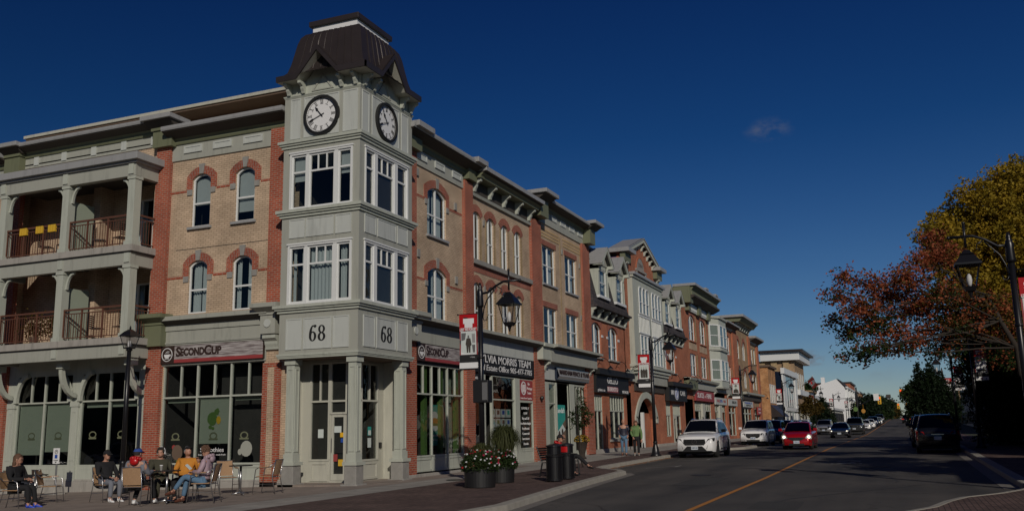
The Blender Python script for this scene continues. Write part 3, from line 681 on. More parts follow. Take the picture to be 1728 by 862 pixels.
def profile(parent, T, u0, u1, prof, mat, name, ends=True, mats=None):
    """moulding: prof = outline points (d, z) swept along u"""
    mb = MB(); n = len(prof); vs = [T(u0, d, z) for d, z in prof]+[T(u1, d, z) for d, z in prof]
    mb.add(vs, [(i, i+n, (i+1) % n+n, (i+1) % n) for i in range(n)]+[tuple(range(n)), tuple(range(2*n-1, n-1, -1))])
    return mb.build(name, mat, parent)
def cornice(parent, T, u0, u1, z, out=.5, h=.2, deep=.35, cap='cap_metal', mould='olive', d0=0.):
    """metal cap on a dark soffit over an olive bed moulding; z = underside of moulding"""
    profile(parent, T, u0, u1, [(d0-.05, z), (d0+.05, z), (d0+.08, z+.06), (d0+.08, z+.14), (d0+.14, z+.2), (d0-.05, z+.2)], mould, 'bed_moulding')
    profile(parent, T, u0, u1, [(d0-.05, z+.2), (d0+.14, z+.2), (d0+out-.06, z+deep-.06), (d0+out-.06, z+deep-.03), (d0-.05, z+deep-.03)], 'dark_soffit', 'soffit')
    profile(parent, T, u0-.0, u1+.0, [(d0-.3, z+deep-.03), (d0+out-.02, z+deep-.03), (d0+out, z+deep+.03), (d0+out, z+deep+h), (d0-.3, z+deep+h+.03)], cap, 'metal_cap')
def frieze_panels(parent, T, us, z0, z1, w=.75, d=.02, mat='panel_light'):
    for u in us:
        mb = MB(); fb(mb, T, u-w/2, u+w/2, d, d+.055, z0, z1)
        I = outline(u-w/2+.05, u+w/2-.05, z0+.04, z1-.04); O = outline(u-w/2-.02, u+w/2+.02, z0-.02, z1+.02)
        mb.ring(O, I, d, d+.075, T); mb.build('frieze_panel', mat, parent)
def bracket(parent, T, u, z, w=.12, h=.35, out=.3, mat='trim_light', name='bracket', d0=0.):
    mb = MB(); pts = [(d0, z), (d0+out, z), (d0+out, z-h*.22), (d0+out*.8, z-h*.30), (d0+out*.55, z-h*.42), (d0+out*.5, z-h*.62), (d0+out*.36, z-h*.82), (d0+out*.3, z-h), (d0, z-h)]
    n = len(pts); vs = [T(u-w/2, d, zz) for d, zz in pts]+[T(u+w/2, d, zz) for d, zz in pts]
    mb.add(vs, [tuple(range(n)), tuple(range(2*n-1, n-1, -1))]+[(i, i+n, (i+1) % n+n, (i+1) % n) for i in range(n)])
    return mb.build(name, mat, parent)
def storefront(parent, T, us, zs, d=-.12, t=.055, mat='trim_light', panes=True, bulk=None, toplights=None, name='shop_window', depth=.1, glassmat='glass'):
    """us: verticals, zs: horizontals; toplights: list of extra verticals in the top band"""
    mb = MB()
    for u in us: fb(mb, T, u-t/2, u+t/2, d-depth/2, d+depth/2, zs[0], zs[-1])
    for z in zs: fb(mb, T, us[0]-t/2, us[-1]+t/2, d-depth/2-.003, d+depth/2+.003, z-t/2, z+t/2)
    if toplights:
        for u in toplights: fb(mb, T, u-t*.4, u+t*.4, d-depth/2+.004, d+depth/2-.004, zs[-2], zs[-1])
    w = mb.build(name, mat, parent)
    if panes:
        pm = MB(); pm.quad(T(us[0], d, zs[0]), T(us[-1], d, zs[0]), T(us[-1], d, zs[-1]), T(us[0], d, zs[-1])); pm.build('pane', glassmat, w)
    if bulk is not None:
        bm_ = MB(); fb(bm_, T, us[0]-t/2, us[-1]+t/2, d-.06, d+.03, bulk, zs[0]-t/2)
        for a, b in zip(us, us[1:]):
            O = outline(a+.02, b-.02, bulk+.02, zs[0]-t/2-.03); I = outline(a+.1, b-.1, bulk+.09, zs[0]-t/2-.1); bm_.ring(O, I, d+.02, d+.055, T)
        bm_.build('bulkhead', 'trim_light' if mat == 'trim_light' else mat, parent)
    return w
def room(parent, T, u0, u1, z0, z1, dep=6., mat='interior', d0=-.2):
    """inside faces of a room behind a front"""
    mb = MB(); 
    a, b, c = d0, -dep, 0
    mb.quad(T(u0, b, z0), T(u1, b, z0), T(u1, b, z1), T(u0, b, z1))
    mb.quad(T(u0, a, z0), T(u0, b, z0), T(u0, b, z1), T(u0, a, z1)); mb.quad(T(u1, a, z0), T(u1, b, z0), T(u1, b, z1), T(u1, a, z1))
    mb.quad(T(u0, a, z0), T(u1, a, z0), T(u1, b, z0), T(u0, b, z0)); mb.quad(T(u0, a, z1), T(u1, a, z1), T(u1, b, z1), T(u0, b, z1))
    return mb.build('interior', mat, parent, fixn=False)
def shell(parent, x0, x1, y0, y1, z0, z1, mat='beige_brick', front_open=True, left=True, right=True, lside_z=None):
    mb = MB()
    if left: mb.quad((x0, y0, z0), (x0, y1, z0), (x0, y1, z1), (x0, y0, z1))
    if right: mb.quad((x1, y0, z0), (x1, y1, z0), (x1, y1, z1), (x1, y0, z1))
    mb.quad((x0, y1, z0), (x1, y1, z0), (x1, y1, z1), (x0, y1, z1)); mb.quad((x0, y0, z1), (x1, y0, z1), (x1, y1, z1), (x0, y1, z1))
    return mb.build('shell', mat, parent, fixn=False)
def gooseneck(parent, T, u, z, d0=.1, side=1):
    """black gooseneck sign lamp"""
    mb = MB(); pts = []
    for k in range(9):
        a = PI*k/8; pts.append(T(u+side*(.28-.28*math.cos(a)), d0+.55*(k/8), z+.28*math.sin(a)*1.3-(.15 if k == 8 else 0)))
    mb.tube(pts, .018, 6)
    p = pts[-1]; mb.lathe([(.03, .1), (.06, .05), (.16, -.05), (.17, -.08), (.0, -.07)], tuple(p), 10)
    return mb.build('gooseneck_lamp', 'black_metal', parent)
# ---------------- corner building with clock tower ----------------
cb = thing('corner_building', 'beige and red brick corner building with a white clock tower and coffee shop below', 'building', (.5, .5, 0))
XE = 9.15        # east end of the corner building on the street front
S0_ops = [(6.25, 7.05, 8.53, 10.40, .20), (4.40, 5.20, 8.53, 10.40, .20), (6.25, 7.05, 5.55, 7.36, .20), (4.40, 5.20, 5.55, 7.36, .20), (3.78, 7.93, .05, 3.86)]
mb = MB(); wallmesh(mb, FL, 2.6, 8.0, -.3, 11.4, S0_ops); mb.build('side_wall', 'beige_brick', cb)
for o in S0_ops[:4]:
    sash(cb, FL, *o[:4], rise=o[4], rail=.5, inside='blind' if o[2] > 8 else 'curtain')
    arch_brick(cb, FL, *o[:4], rise=o[4], t=.27, ears=.32, ew=.25)
    if o[2] > 8: sill(cb, FL, o[0], o[1], o[2])
mb = MB()
for a, b in ((5.45, 6.0), (7.3, 7.97), (3.8, 4.15)):
    for z in (9.84, 6.82): fb(mb, FL, a, b, -.02, .012, z-.045, z+.045)
mb.build('brick_course', 'red_brick', cb)
mb = MB()
for z in (7.78,): fb(mb, FL, 3.8, 7.65, -.02, .006, z-.012, z+.012)
mb.build('control_joint', 'black', cb)
# balcony bays: recessed wall behind, piers between
def FLr(u, d, z): return FL(u, d-.95, z)
doors = []
for zf in (4.77, 7.9):
    for c in (9.9, 12.9): doors.append((c-.75, c+.95, zf+.02, zf+2.2))
mb = MB(); wallmesh(mb, FLr, 8.6, 16.2, 4.6, 10.9, doors); 
for zf in (4.77, 7.9):
    pass
mb.build('loggia_wall', 'beige_brick', cb)
for o in doors:
    sash(cb, FLr, *o, rail=.62, mull=(.33, .66), inside='curtain', name='balcony_door', top_lights=0)
mb = MB(); fb(mb, FL, 8.58, 8.75, -.95, .0, 4.6, 11); fb(mb, FL, 16.0, 16.2, -.95, .0, 4.6, 11); fb(mb, FL, 11.6, 11.95, -.95, -.3, 4.6, 11)
mb.build('loggia_pier', 'beige_brick', cb)
mb = MB(); wallmesh(mb, FL, 8.6, 16.1, -.45, 4.6, [(8.95, 11.6, .55, 3.75), (12.0, 14.72, .55, 3.75)], dep=.1); fb(mb, FL, 8.6, 16.1, -.95, 0, 4.55, 4.6); mb.build('shopfront_wall', 'trim_light', cb)
# front wall beyond the balconies, and the top band of wall over them
mb = MB(); wallmesh(mb, FL, 16.05, 24, -.7, 11.6, [(18, 18.8, 8.5, 10.3), (18, 18.8, 5.5, 7.3), (17.4, 21, .6, 3.7)]); wallmesh(mb, FL, 8.0, 16.1, 10.85, 11.75, []); mb.build('side_wall', 'beige_brick', cb)
for o in ((18, 18.8, 8.5, 10.3), (18, 18.8, 5.5, 7.3)): sash(cb, FL, *o)
storefront(cb, FL, [17.4, 19.2, 21], [.6, 3.7])
pilaster(cb, FL, 7.97, 8.60, -.32, 11.5, .14); pilaster(cb, FL, 3.12, 3.78, -.2, 3.75, .1); pilaster(cb, FL, 3.0, 3.72, 5.3, 11.75, .1)
mb = MB(); fb(mb, FL, 3.33, 3.57, .05, .115, .3, 3.6); mb.build('pilaster_inlay', 'beige_brick', cb)
pilaster(cb, FL, 15.2, 16.1, -.7, 11.6, .14)
# ground floor storefront
storefront(cb, FL, [3.78, 5.12, 6.5, 7.93], [.62, 2.77, 3.84], toplights=[4.42, 5.8, 7.2], bulk=.05, d=-.07)
for (a, b) in ((8.97, 11.58), (12.02, 14.7)):
    m_ = (a+b)/2; storefront(cb, FL, [a, m_, b], [.58, 2.77, 3.74], toplights=[(a*3+b)/4, (a+3*b)/4], bulk=.0, d=-.05)
mb = MB(); fb(mb, FL, 3.0, 16.2, -.04, .10, -1.2, .06); fb(mb, FL, 3.0, 16.2, -.04, .06, .06, .12); mb.build('plinth', 'concrete', cb, bev=.01)
for u in (8.72, 11.80, 14.9):
    mb = MB(); fb(mb, FL, u-.16, u+.16, 0, .07, .06, 2.75); fb(mb, FL, u-.2, u+.2, 0, .1, 2.6, 2.78); mb.ring(outline(u-.1, u+.1, .75, 2.45), outline(u-.07, u+.07, .8, 2.4), .06, .085, FL)
    mb.build('shop_pilaster', 'trim_light', cb)
    for s in (-1, 1):      # curved brackets under the balcony
        if (u < 9 and s < 0) or (u > 14.5 and s > 0): continue
        mb = MB(); A = []; B = []
        for k in range(9):
            t = PI/2*k/8; A.append((u+s*(.16+.62-.62*math.cos(t)), 2.78+1.02*math.sin(t))); B.append((u+s*(.30+.50-.50*math.cos(t)), 2.78+.90*math.sin(t)))
        mb.ring(A, B, .02, .14, FL, closed=False); mb.build('curved_bracket', 'trim_light', cb)
    mb = MB(); A = []; B = []
    for k in range(9):
        t = PI/2*k/8; A.append((.07+.72*math.sin(t), 2.9+1.0*(1-math.cos(t)))); B.append((.07+.58*math.sin(t), 3.05+.98*(1-math.cos(t))))
    vs = [FL(u+w, d, z) for w in (-.07, .07) for d, z in A]+[FL(u+w, d, z) for w in (-.07, .07) for d, z in B]
    mb.add(vs, [f for i in range(8) for f in ((i, i+1, 19+i, 18+i), (9+i, 27+i, 28+i, 10+i), (i, 9+i, 10+i, i+1), (18+i, 19+i, 28+i, 27+i))]); fb(mb, FL, u-.14, u+.14, .5, .84, 3.88, 4.1)
    mb.build('curved_bracket', 'trim_light', cb)
# sign band and small cornice over the shop, side street
mb = MB(); fb(mb, FL, 3.72, 8.0, -.02, .05, 3.84, 5.2); fb(mb, FL, 3.72, 8.0, .04, .08, 4.56, 4.62); fb(mb, FL, 3.72, 8.0, .04, .09, 5.0, 5.2); mb.build('fascia', 'trim', cb)
profile(cb, FL, 3.5, 8.0, [(-.02, 5.2), (.10, 5.2), (.38, 5.32), (.38, 5.46), (0, 5.52), (-.02, 5.52)], 'trim', 'shop_cornice')
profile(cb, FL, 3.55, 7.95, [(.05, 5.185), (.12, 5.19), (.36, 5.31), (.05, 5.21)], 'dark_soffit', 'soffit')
def cap_block(T, u0, u1, z0, z1, d=.3, disc=False, par=cb, mat='olive', small=True):
    mb = MB(); fb(mb, T, u0, u1, -.02, d, z0, z1-.22); fb(mb, T, u0-.03, u1+.03, -.02, d+.04, z1-.24, z1-.16)
    mb.build('pilaster_cap', mat, par)
    mb = MB(); vs = [T(u, dd, z) for (dd, z, e) in ((d+.04, z1-.16, .03), (d+.30, z1-.02, .22), (d+.30, z1+.12, .22)) for u in (u0-e, u1+e)]
    vb = [T(u, -.02, z) for (z, e) in ((z1-.16, .03), (z1-.02, .22), (z1+.12, .22)) for u in (u0-e, u1+e)]
    mb.add(vs+vb, [(0, 1, 3, 2), (2, 3, 5, 4), (4, 5, 11, 10), (0, 2, 8, 6), (2, 4, 10, 8), (1, 7, 9, 3), (3, 9, 11, 5), (0, 6, 7, 1), (6, 8, 9, 7), (8, 10, 11, 9)])
    mb.build('cap_moulding', mat if small else 'cap_metal', par)
    if disc:
        mb = MB(); c = ((u0+u1)/2, (z0+z1-.22)/2+.02); mb.prism([(c[0]+.13*math.cos(2*PI*k/20), c[1]+.13*math.sin(2*PI*k/20)) for k in range(20)], d, d+.035, T); mb.build('disc', 'panel_light', par)
cap_block(FL, 7.86, 8.68, 4.5, 5.45, .3); cap_block(FL, 3.2, 3.78, 4.66, 5.5, .3, disc=True, mat='trim')
bracket(cb, FL, 3.45, 4.62, w=.5, h=.45, out=.28)
# top frieze and cornices, side street
mb = MB(); fb(mb, FL, 3.0, 8.0, -.02, .05, 10.98, 11.72); mb.build('frieze', 'trim', cb)
frieze_panels(cb, FL, [4.48, 5.77, 7.04], 11.22, 11.44)
cornice(cb, FL, 2.9, 8.0, 11.55, out=.6, h=.12, deep=.42, d0=.05)
mb = MB(); fb(mb, FL, 8.6, 15.3, -.02, .05, 11.65, 12.2); mb.build('frieze', 'trim', cb)
for u in (8.85, 10.25, 11.7, 13.18, 14.6):
    mb = MB(); fb(mb, FL, u-.12, u+.12, .04, .085, 11.72, 12.08); mb.build('frieze_panel', 'panel_light', cb)
cornice(cb, FL, 8.5, 15.3, 12.05, out=.55, h=.10, deep=.36, d0=.05); cornice(cb, FL, 16.0, 24, 11.75, out=.55, h=.12, deep=.40, d0=.05)
mb = MB(); fb(mb, FL, 16.0, 24, -.02, .05, 11.2, 11.8); mb.build('frieze', 'trim', cb)
for (a, b) in ((7.8, 8.65), (15.2, 16.0)):
    mb = MB(); fb(mb, FL, a, b, 0, .32, 11.5, 12.1); fb(mb, FL, a-.05, b+.05, 0, .38, 12.1, 12.2); mb.build('cornice_block', 'olive', cb)
    profile(cb, FL, a-.15, b+.15, [(0, 12.2), (.38, 12.2), (.66, 12.40), (0, 12.40)], 'dark_soffit', 'soffit')
    mb = MB(); fb(mb, FL, a-.25, b+.25, -.3, .74, 12.4, 12.56); mb.build('metal_cap', 'cap_metal', cb, bev=.01)
# set-back penthouse with a broad flat eave
mb = MB(); mb.box(3.6, 9.0, 4.6, 17.9, 11.9, 13.75); mb.build('penthouse', 'cream', cb)
mb = MB(); mb.box(3.53, 9.0, 4.5, 17.9, 13.28, 13.40); mb.build('penthouse_trim', 'roof_brown', cb)
mb = MB(); mb.box(2.50, 9.1, 4.3, 17.98, 13.84, 13.96); mb.build('eave_fascia', 'cream', cb)
mb = MB(); mb.box(2.56, 9.0, 4.4, 17.9, 13.76, 13.839); mb.build('soffit', 'brown_soffit', cb)
# balconies
BX = 1.25      # how far the balconies stand out
for (zs_, zt, zbm) in ((4.55, 4.78, 4.12), (7.66, 7.89, 7.20)):
    mb = MB(); fb(mb, FL, 8.42, 15.0, -.9, BX, zs_, zt); mb.build('balcony_slab', 'concrete', cb, bev=.012)
    mb = MB(); fb(mb, FL, 8.5, 14.95, BX-.28, BX-.06, zbm, zs_-.05); fb(mb, FL, 8.52, 8.72, 0, BX-.28, zbm, zs_-.05); fb(mb, FL, 14.75, 14.93, 0, BX-.28, zbm, zs_-.05); mb.build('balcony_beam', 'trim', cb)
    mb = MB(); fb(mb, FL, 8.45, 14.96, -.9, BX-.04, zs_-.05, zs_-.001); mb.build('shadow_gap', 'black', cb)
    for u in (8.64, 11.68, 14.75):
        mb = MB(); fb(mb, FL, u-.11, u+.11, BX-.06, BX-.02, zbm+.08, zs_-.06); mb.build('beam_block', 'trim_light', cb)
for (zp, zq) in ((4.78, 7.2), (7.89, 10.28)):
    for u in (8.64, 11.68, 14.75):
        mb = MB(); fb(mb, FL, u-.15, u+.15, BX-.38, BX-.08, zp, zq); fb(mb, FL, u-.19, u+.19, BX-.42, BX-.04, zp, zp+.13); fb(mb, FL, u-.18, u+.18, BX-.41, BX-.05, zq-.10, zq); mb.build('balcony_post', 'trim_light', cb)
        for s in (-1, 1):
            if (u < 9 and s < 0) or (u > 14 and s > 0): continue
            mb = MB(); A = []; B = []
            for k in range(8):
                t = PI/2*k/7; A.append((u+s*(.15+.36-.36*math.cos(t)), zq-.62+.60*math.sin(t))); B.append((u+s*(.22+.29-.29*math.cos(t)), zq-.62+.52*math.sin(t)))
            mb.ring(A, B, BX-.27, BX-.19, FL, closed=False); mb.build('post_bracket', 'trim_light', cb)
    # railings: front (two bays) and the return by the wall
    for (a, b, kind) in ((8.80, 11.52, 0), (11.84, 14.6, 0), (8.5, 8.5, 1)):
        mb = MB(); zt = zp+1.08; zb = zp+.09
        if kind == 0:
            T2 = lambda u, w, z: FL(u, BX-.22+w, z); u0, u1 = a, b
        else:
            T2 = lambda u, w, z: FL(8.56+w, u, z); u0, u1 = .0, BX-.4
        fb(mb, T2, u0, u1, -.035, .035, zt-.04, zt+.02); fb(mb, T2, u0, u1, -.02, .02, zt-.16, zt-.13); fb(mb, T2, u0, u1, -.02, .02, zb, zb+.03)
        n_ = max(3, int((u1-u0)/.115))
        for k in range(n_+1):
            u = u0+(u1-u0)*k/n_; big = k % 8 == 0 or k == n_
            w = .028 if big else .009
            fb(mb, T2, u-w, u+w, -w*.8, w*.8, zp if big else zb+.03, zt-.04 if big else zt-.14)
        mb.build('railing', 'rail_brown', cb)
    mb = MB(); fb(mb, FL, 11.66, 11.70, -.1, BX-.45, zp, zp+1.9); mb.build('privacy_screen', 'blind', cb)
mb = MB(); fb(mb, FL, 8.45, 15.05, BX-.28, BX-.04, 10.28, 10.72); fb(mb, FL, 8.47, 8.70, 0, BX-.28, 10.28, 10.72); mb.build('balcony_beam', 'trim', cb)
for u in (8.64, 11.68, 14.75):
    mb = MB(); fb(mb, FL, u-.11, u+.11, BX-.045, BX-.0, 10.34, 10.7); mb.build('beam_block', 'trim_light', cb)
mb = MB(); fb(mb, FL, 8.35, 15.2, -.9, BX+.05, 10.72, 10.80); fb(mb, FL, 8.22, 15.25, 0, BX+.18, 10.80, 11.05); mb.build('balcony_roof', 'cap_metal', cb, bev=.01)
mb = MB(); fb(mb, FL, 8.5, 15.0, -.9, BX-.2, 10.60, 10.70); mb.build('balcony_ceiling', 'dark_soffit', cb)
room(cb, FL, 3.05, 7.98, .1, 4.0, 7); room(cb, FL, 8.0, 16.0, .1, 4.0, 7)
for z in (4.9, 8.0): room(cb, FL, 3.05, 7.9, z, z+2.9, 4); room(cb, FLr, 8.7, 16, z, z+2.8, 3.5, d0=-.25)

# ---- street front of the corner building
S1_ops = [(5.42, 6.95, 8.58, 10.45, .26), (5.42, 6.95, 5.52, 7.42, .26), (4.5, 8.35, .05, 3.84)]
mb = MB(); wallmesh(mb, FR, 3.2, 8.4, -.3, 11.4, S1_ops); mb.build('front_wall', 'beige_brick', cb)
for o in S1_ops[:2]:
    sash(cb, FR, *o[:4], rise=o[4], rail=.5, mull=(.5,), inside='curtain')
    arch_brick(cb, FR, *o[:4], rise=o[4], t=.30, ears=.30, ew=.26)
    sill(cb, FR, o[0], o[1], o[2]) if o[2] > 8 else None
mb = MB()
for a, b in ((7.2, 8.35), (4.4, 5.18)):
    for z in (9.88, 6.86): fb(mb, FR, a, b, -.02, .012, z-.045, z+.045)
mb.build('brick_course', 'red_brick', cb)
pilaster(cb, FR, 8.40, 9.15, -.2, 11.35, .13); pilaster(cb, FR, 3.5, 4.48, -.2, 11.6, .08)
storefront(cb, FR, [4.52, 5.8, 7.05, 8.33], [.66, 2.80, 3.82], toplights=[5.15, 6.42, 7.68], bulk=.12, d=-.06)
mb = MB(); fb(mb, FR, 3.6, 9.2, -.04, .09, -1., .08); mb.build('plinth', 'concrete', cb, bev=.01)
mb = MB(); fb(mb, FR, 3.4, 9.15, -.02, .08, 4.56, 5.2); mb.build('fascia', 'trim', cb)
mb = MB(); fb(mb, FR, 3.4, 8.4, -.02, .03, 3.84, 4.56); mb.build('fascia', 'black', cb)
def shop_cornice(par, T, u0, u1, out=.5, z=5.2, zt=5.42, mat='trim'):
    profile(par, T, u0, u1, [(-.02, z), (.10, z), (out-.04, zt-.12), (out, zt-.12), (out, zt), (0, zt+.06), (-.02, zt+.06)], mat, 'shop_cornice')
    profile(par, T, u0+.01, u1-.01, [(.05, z-.015), (.12, z-.012), (out-.05, zt-.135), (.05, z+.01)], 'dark_soffit', 'soffit')
shop_cornice(cb, FR, 3.4, 9.1)
cap_block(FR, 3.6, 4.42, 4.56, 5.42, .30, disc=True, mat='trim')
mb = MB(); fb(mb, FR, 3.3, 8.4, -.02, .05, 11.0, 11.62); mb.build('frieze', 'trim', cb)
frieze_panels(cb, FR, [4.9, 6.33, 7.79], 11.24, 11.47)
cornice(cb, FR, 3.3, 9.1, 11.58, out=.60, h=.12, deep=.42, d0=.05)
for (a, b) in ((3.4, 4.6), (8.35, 9.3)):
    mb = MB(); fb(mb, FR, a, b, -.3, .78, 12.02, 12.22); mb.build('metal_cap', 'cap_metal', cb, bev=.01)
    mb = MB(); fb(mb, FR, a+.1, b-.1, 0, .30, 11.4, 12.0); mb.build('cornice_block', 'olive', cb)
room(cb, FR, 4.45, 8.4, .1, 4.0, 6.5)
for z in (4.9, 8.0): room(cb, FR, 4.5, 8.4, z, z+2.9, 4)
mb = MB()
for (u, z) in ((4.62, 10.72), (7.72, 10.1), (4.7, 7.75), (7.75, 7.2)): fb(mb, FR, u-.09, u+.09, 0, .06, z-.14, z+.14)
mb.build('wall_vent', 'stone', cb)
mb = MB(); mb.box(.45, 9.15, .55, 24, 11.75, 11.8); mb.quad((.5, 24, -1), (9.15, 24, -1), (9.15, 24, 11.8), (.5, 24, 11.8)); mb.quad((9.14, .52, -1), (9.14, 24, -1), (9.14, 24, 12), (9.14, .52, 12)); mb.build('shell', 'beige_brick', cb, fixn=False)

# ---- clock tower
TW, TL = 3.36, 2.88
def TR(u, d, z): return Vector((u, -d, z))         # tower face to the street
def TLf(u, d, z): return Vector((-d, u, z))        # tower face to the side street
mb = MB()
opL = [(.30, 2.56, 5.50, 7.33), (.30, 2.56, 8.52, 10.34)]; opR = [(.34, 3.0, 5.50, 7.33), (.34, 3.0, 8.56, 10.36)]
wallmesh(mb, TLf, 0, TL, 3.80, 12.36, opL, dep=.10); wallmesh(mb, TR, 0, TW, 3.80, 12.36, opR, dep=.10)
mb.quad((TW, 0, 3.8), (TW, .6, 3.8), (TW, .6, 12.36), (TW, 0, 12.36)); mb.quad((0, TL, 3.8), (.6, TL, 3.8), (.6, TL, 12.36), (0, TL, 12.36))
mb.quad((TW, .55, 11), (TW, TL, 11), (TW, TL, 12.6), (TW, .55, 12.6)); mb.quad((.55, TL, 11), (TW, TL, 11), (TW, TL, 12.6), (.55, TL, 12.6)); mb.build('tower_wall', 'trim', cb)
mb = MB(); mb.box(.0, TW, .0, TL, 3.79, 3.86); mb.build('tower_soffit', 'brown_soffit', cb)
def ledge(z, h=.22, o=.14, name='ledge', mat='trim_light'):
    mb = MB()
    for (zz, hh, oo) in ((z, h*.35, o*.35), (z+h*.35, h*.25, o*.7), (z+h*.6, h*.4, o)):
        mb.box(-oo, TW+oo, -oo, TL+oo, zz, zz+hh)
    mb.build(name, mat, cb)
ledge(10.58, .24, .15); ledge(8.28, .24, .16); ledge(5.22, .24, .17); ledge(12.30, .08, .04); ledge(3.80, .14, .06)
def panels(T, us, z0, z1):
    for a, b in us:
        mb = MB(); fb(mb, T, a, b, -.01, .012, z0, z1); mb.ring(outline(a-.015, b+.015, z0-.015, z1+.015), outline(a+.02, b-.02, z0+.02, z1-.02), -.01, .028, T); mb.build('wall_panel', 'panel_light', cb)
panels(TLf, [(.33, .87), (.95, 1.95), (2.04, 2.60)], 4.08, 5.02); panels(TR, [(.30, .95), (1.07, 2.24), (2.36, 3.03)], 4.10, 5.04)
panels(TLf, [(.29, .84), (.93, 1.94), (2.01, 2.57)], 7.62, 8.20); panels(TR, [(.32, .98), (1.10, 2.25), (2.36, 3.02)], 7.65, 8.22)
panels(TLf, [(.10, .62), (.80, 2.10), (2.26, 2.62)], 10.90, 12.24); panels(TR, [(.10, .5), (.70, 2.42), (2.60, 3.05)], 10.90, 12.22)
for T, groups in ((TLf, [(.30, .80), (.92, 1.89), (1.98, 2.56)]), (TR, [(.34, .88), (1.05, 2.15), (2.34, 3.0)])):
    for (z0, z1) in ((5.50, 7.33), (8.54, 10.34)):
        a, b = groups[0][0], groups[-1][1]
        mb = MB(); mb.ring(outline(a-.05, b+.05, z0-.02, z1+.05), outline(a+.01, b-.01, z0+.02, z1-.01), -.10, .035, T)
        for g0, g1 in zip(groups, groups[1:]): fb(mb, T, g0[1]-.005, g1[0]+.005, -.10, .02, z0, z1)
        fb(mb, T, a-.08, b+.08, 0, .06, z1+.05, z1+.10); mb.build('window_casing', 'white_frame', cb)
        for k, (g0, g1) in enumerate(groups):
            if z0 < 8: ins = 'full' if k == 1 else 'curtain'
            else: ins = 'none' if k == 1 else 'blind'
            sash(cb, T, g0, g1, z0+.02, z1-.01, rail=.68, top_lights=3 if k == 1 else 0, d=-.05, inside=ins, fr=.06)
for z in (4.9, 8.0): room(cb, TLf, .1, TL-.05, z, z+2.75, 3.2, d0=-.25)
# the number 68 in bold old-style figures
def fig_ring(mb, T, cx, cz, rx, rz, t_side, t_top, d=.028, a0=0, a1=2*PI):
    n = 26; A = []; B = []
    for k in range(n+1):
        a = a0+(a1-a0)*k/n; A.append((cx+rx*math.cos(a), cz+rz*math.sin(a))); B.append((cx+(rx-t_side)*math.cos(a), cz+(rz-t_top)*math.sin(a)))
    if abs(a1-a0-2*PI) < 1e-3: A.pop(); B.pop(); mb.ring(A, B, .01, d, T)
    else: mb.ring(A, B, .01, d, T, closed=False)
def sixty_eight(T, cu, z, s, k=1.):
    q = -1 if T is TLf else 1
    Tm = lambda u, d, zz: T(cu+q*u*k, d, z+zz)
    for nm in ('6', '8'):
        mb = MB()
        if nm == '8':
            fig_ring(mb, Tm, .16*s, .14*s, .135*s, .14*s, .078*s, .030*s); fig_ring(mb, Tm, .16*s, .385*s, .118*s, .13*s, .066*s, .028*s)
        else:
            fig_ring(mb, Tm, -.16*s, .16*s, .13*s, .16*s, .078*s, .028*s)
            A = []; B = []
            for i in range(13):
                t = i/12; a = PI-.1-(PI*.56)*t; A.append((-.16*s+.02*s+(.15*s)*math.cos(a)*1.0, .17*s+.36*s*math.sin(a)*.98)); B.append((-.16*s+.02*s+(.066*s)*math.cos(a), .17*s+.335*s*math.sin(a)*.95))
            mb.ring(A, B, .012, .027, Tm, closed=False)
            fig_ring(mb, Tm, -.075*s, .49*s, .045*s, .045*s, .044*s, .044*s)
        mb.build('house_number', 'black', cb)
sixty_eight(TLf, 1.45, 4.30, .94, 1.08); sixty_eight(TR, 1.66, 4.30, .96, 1.22)
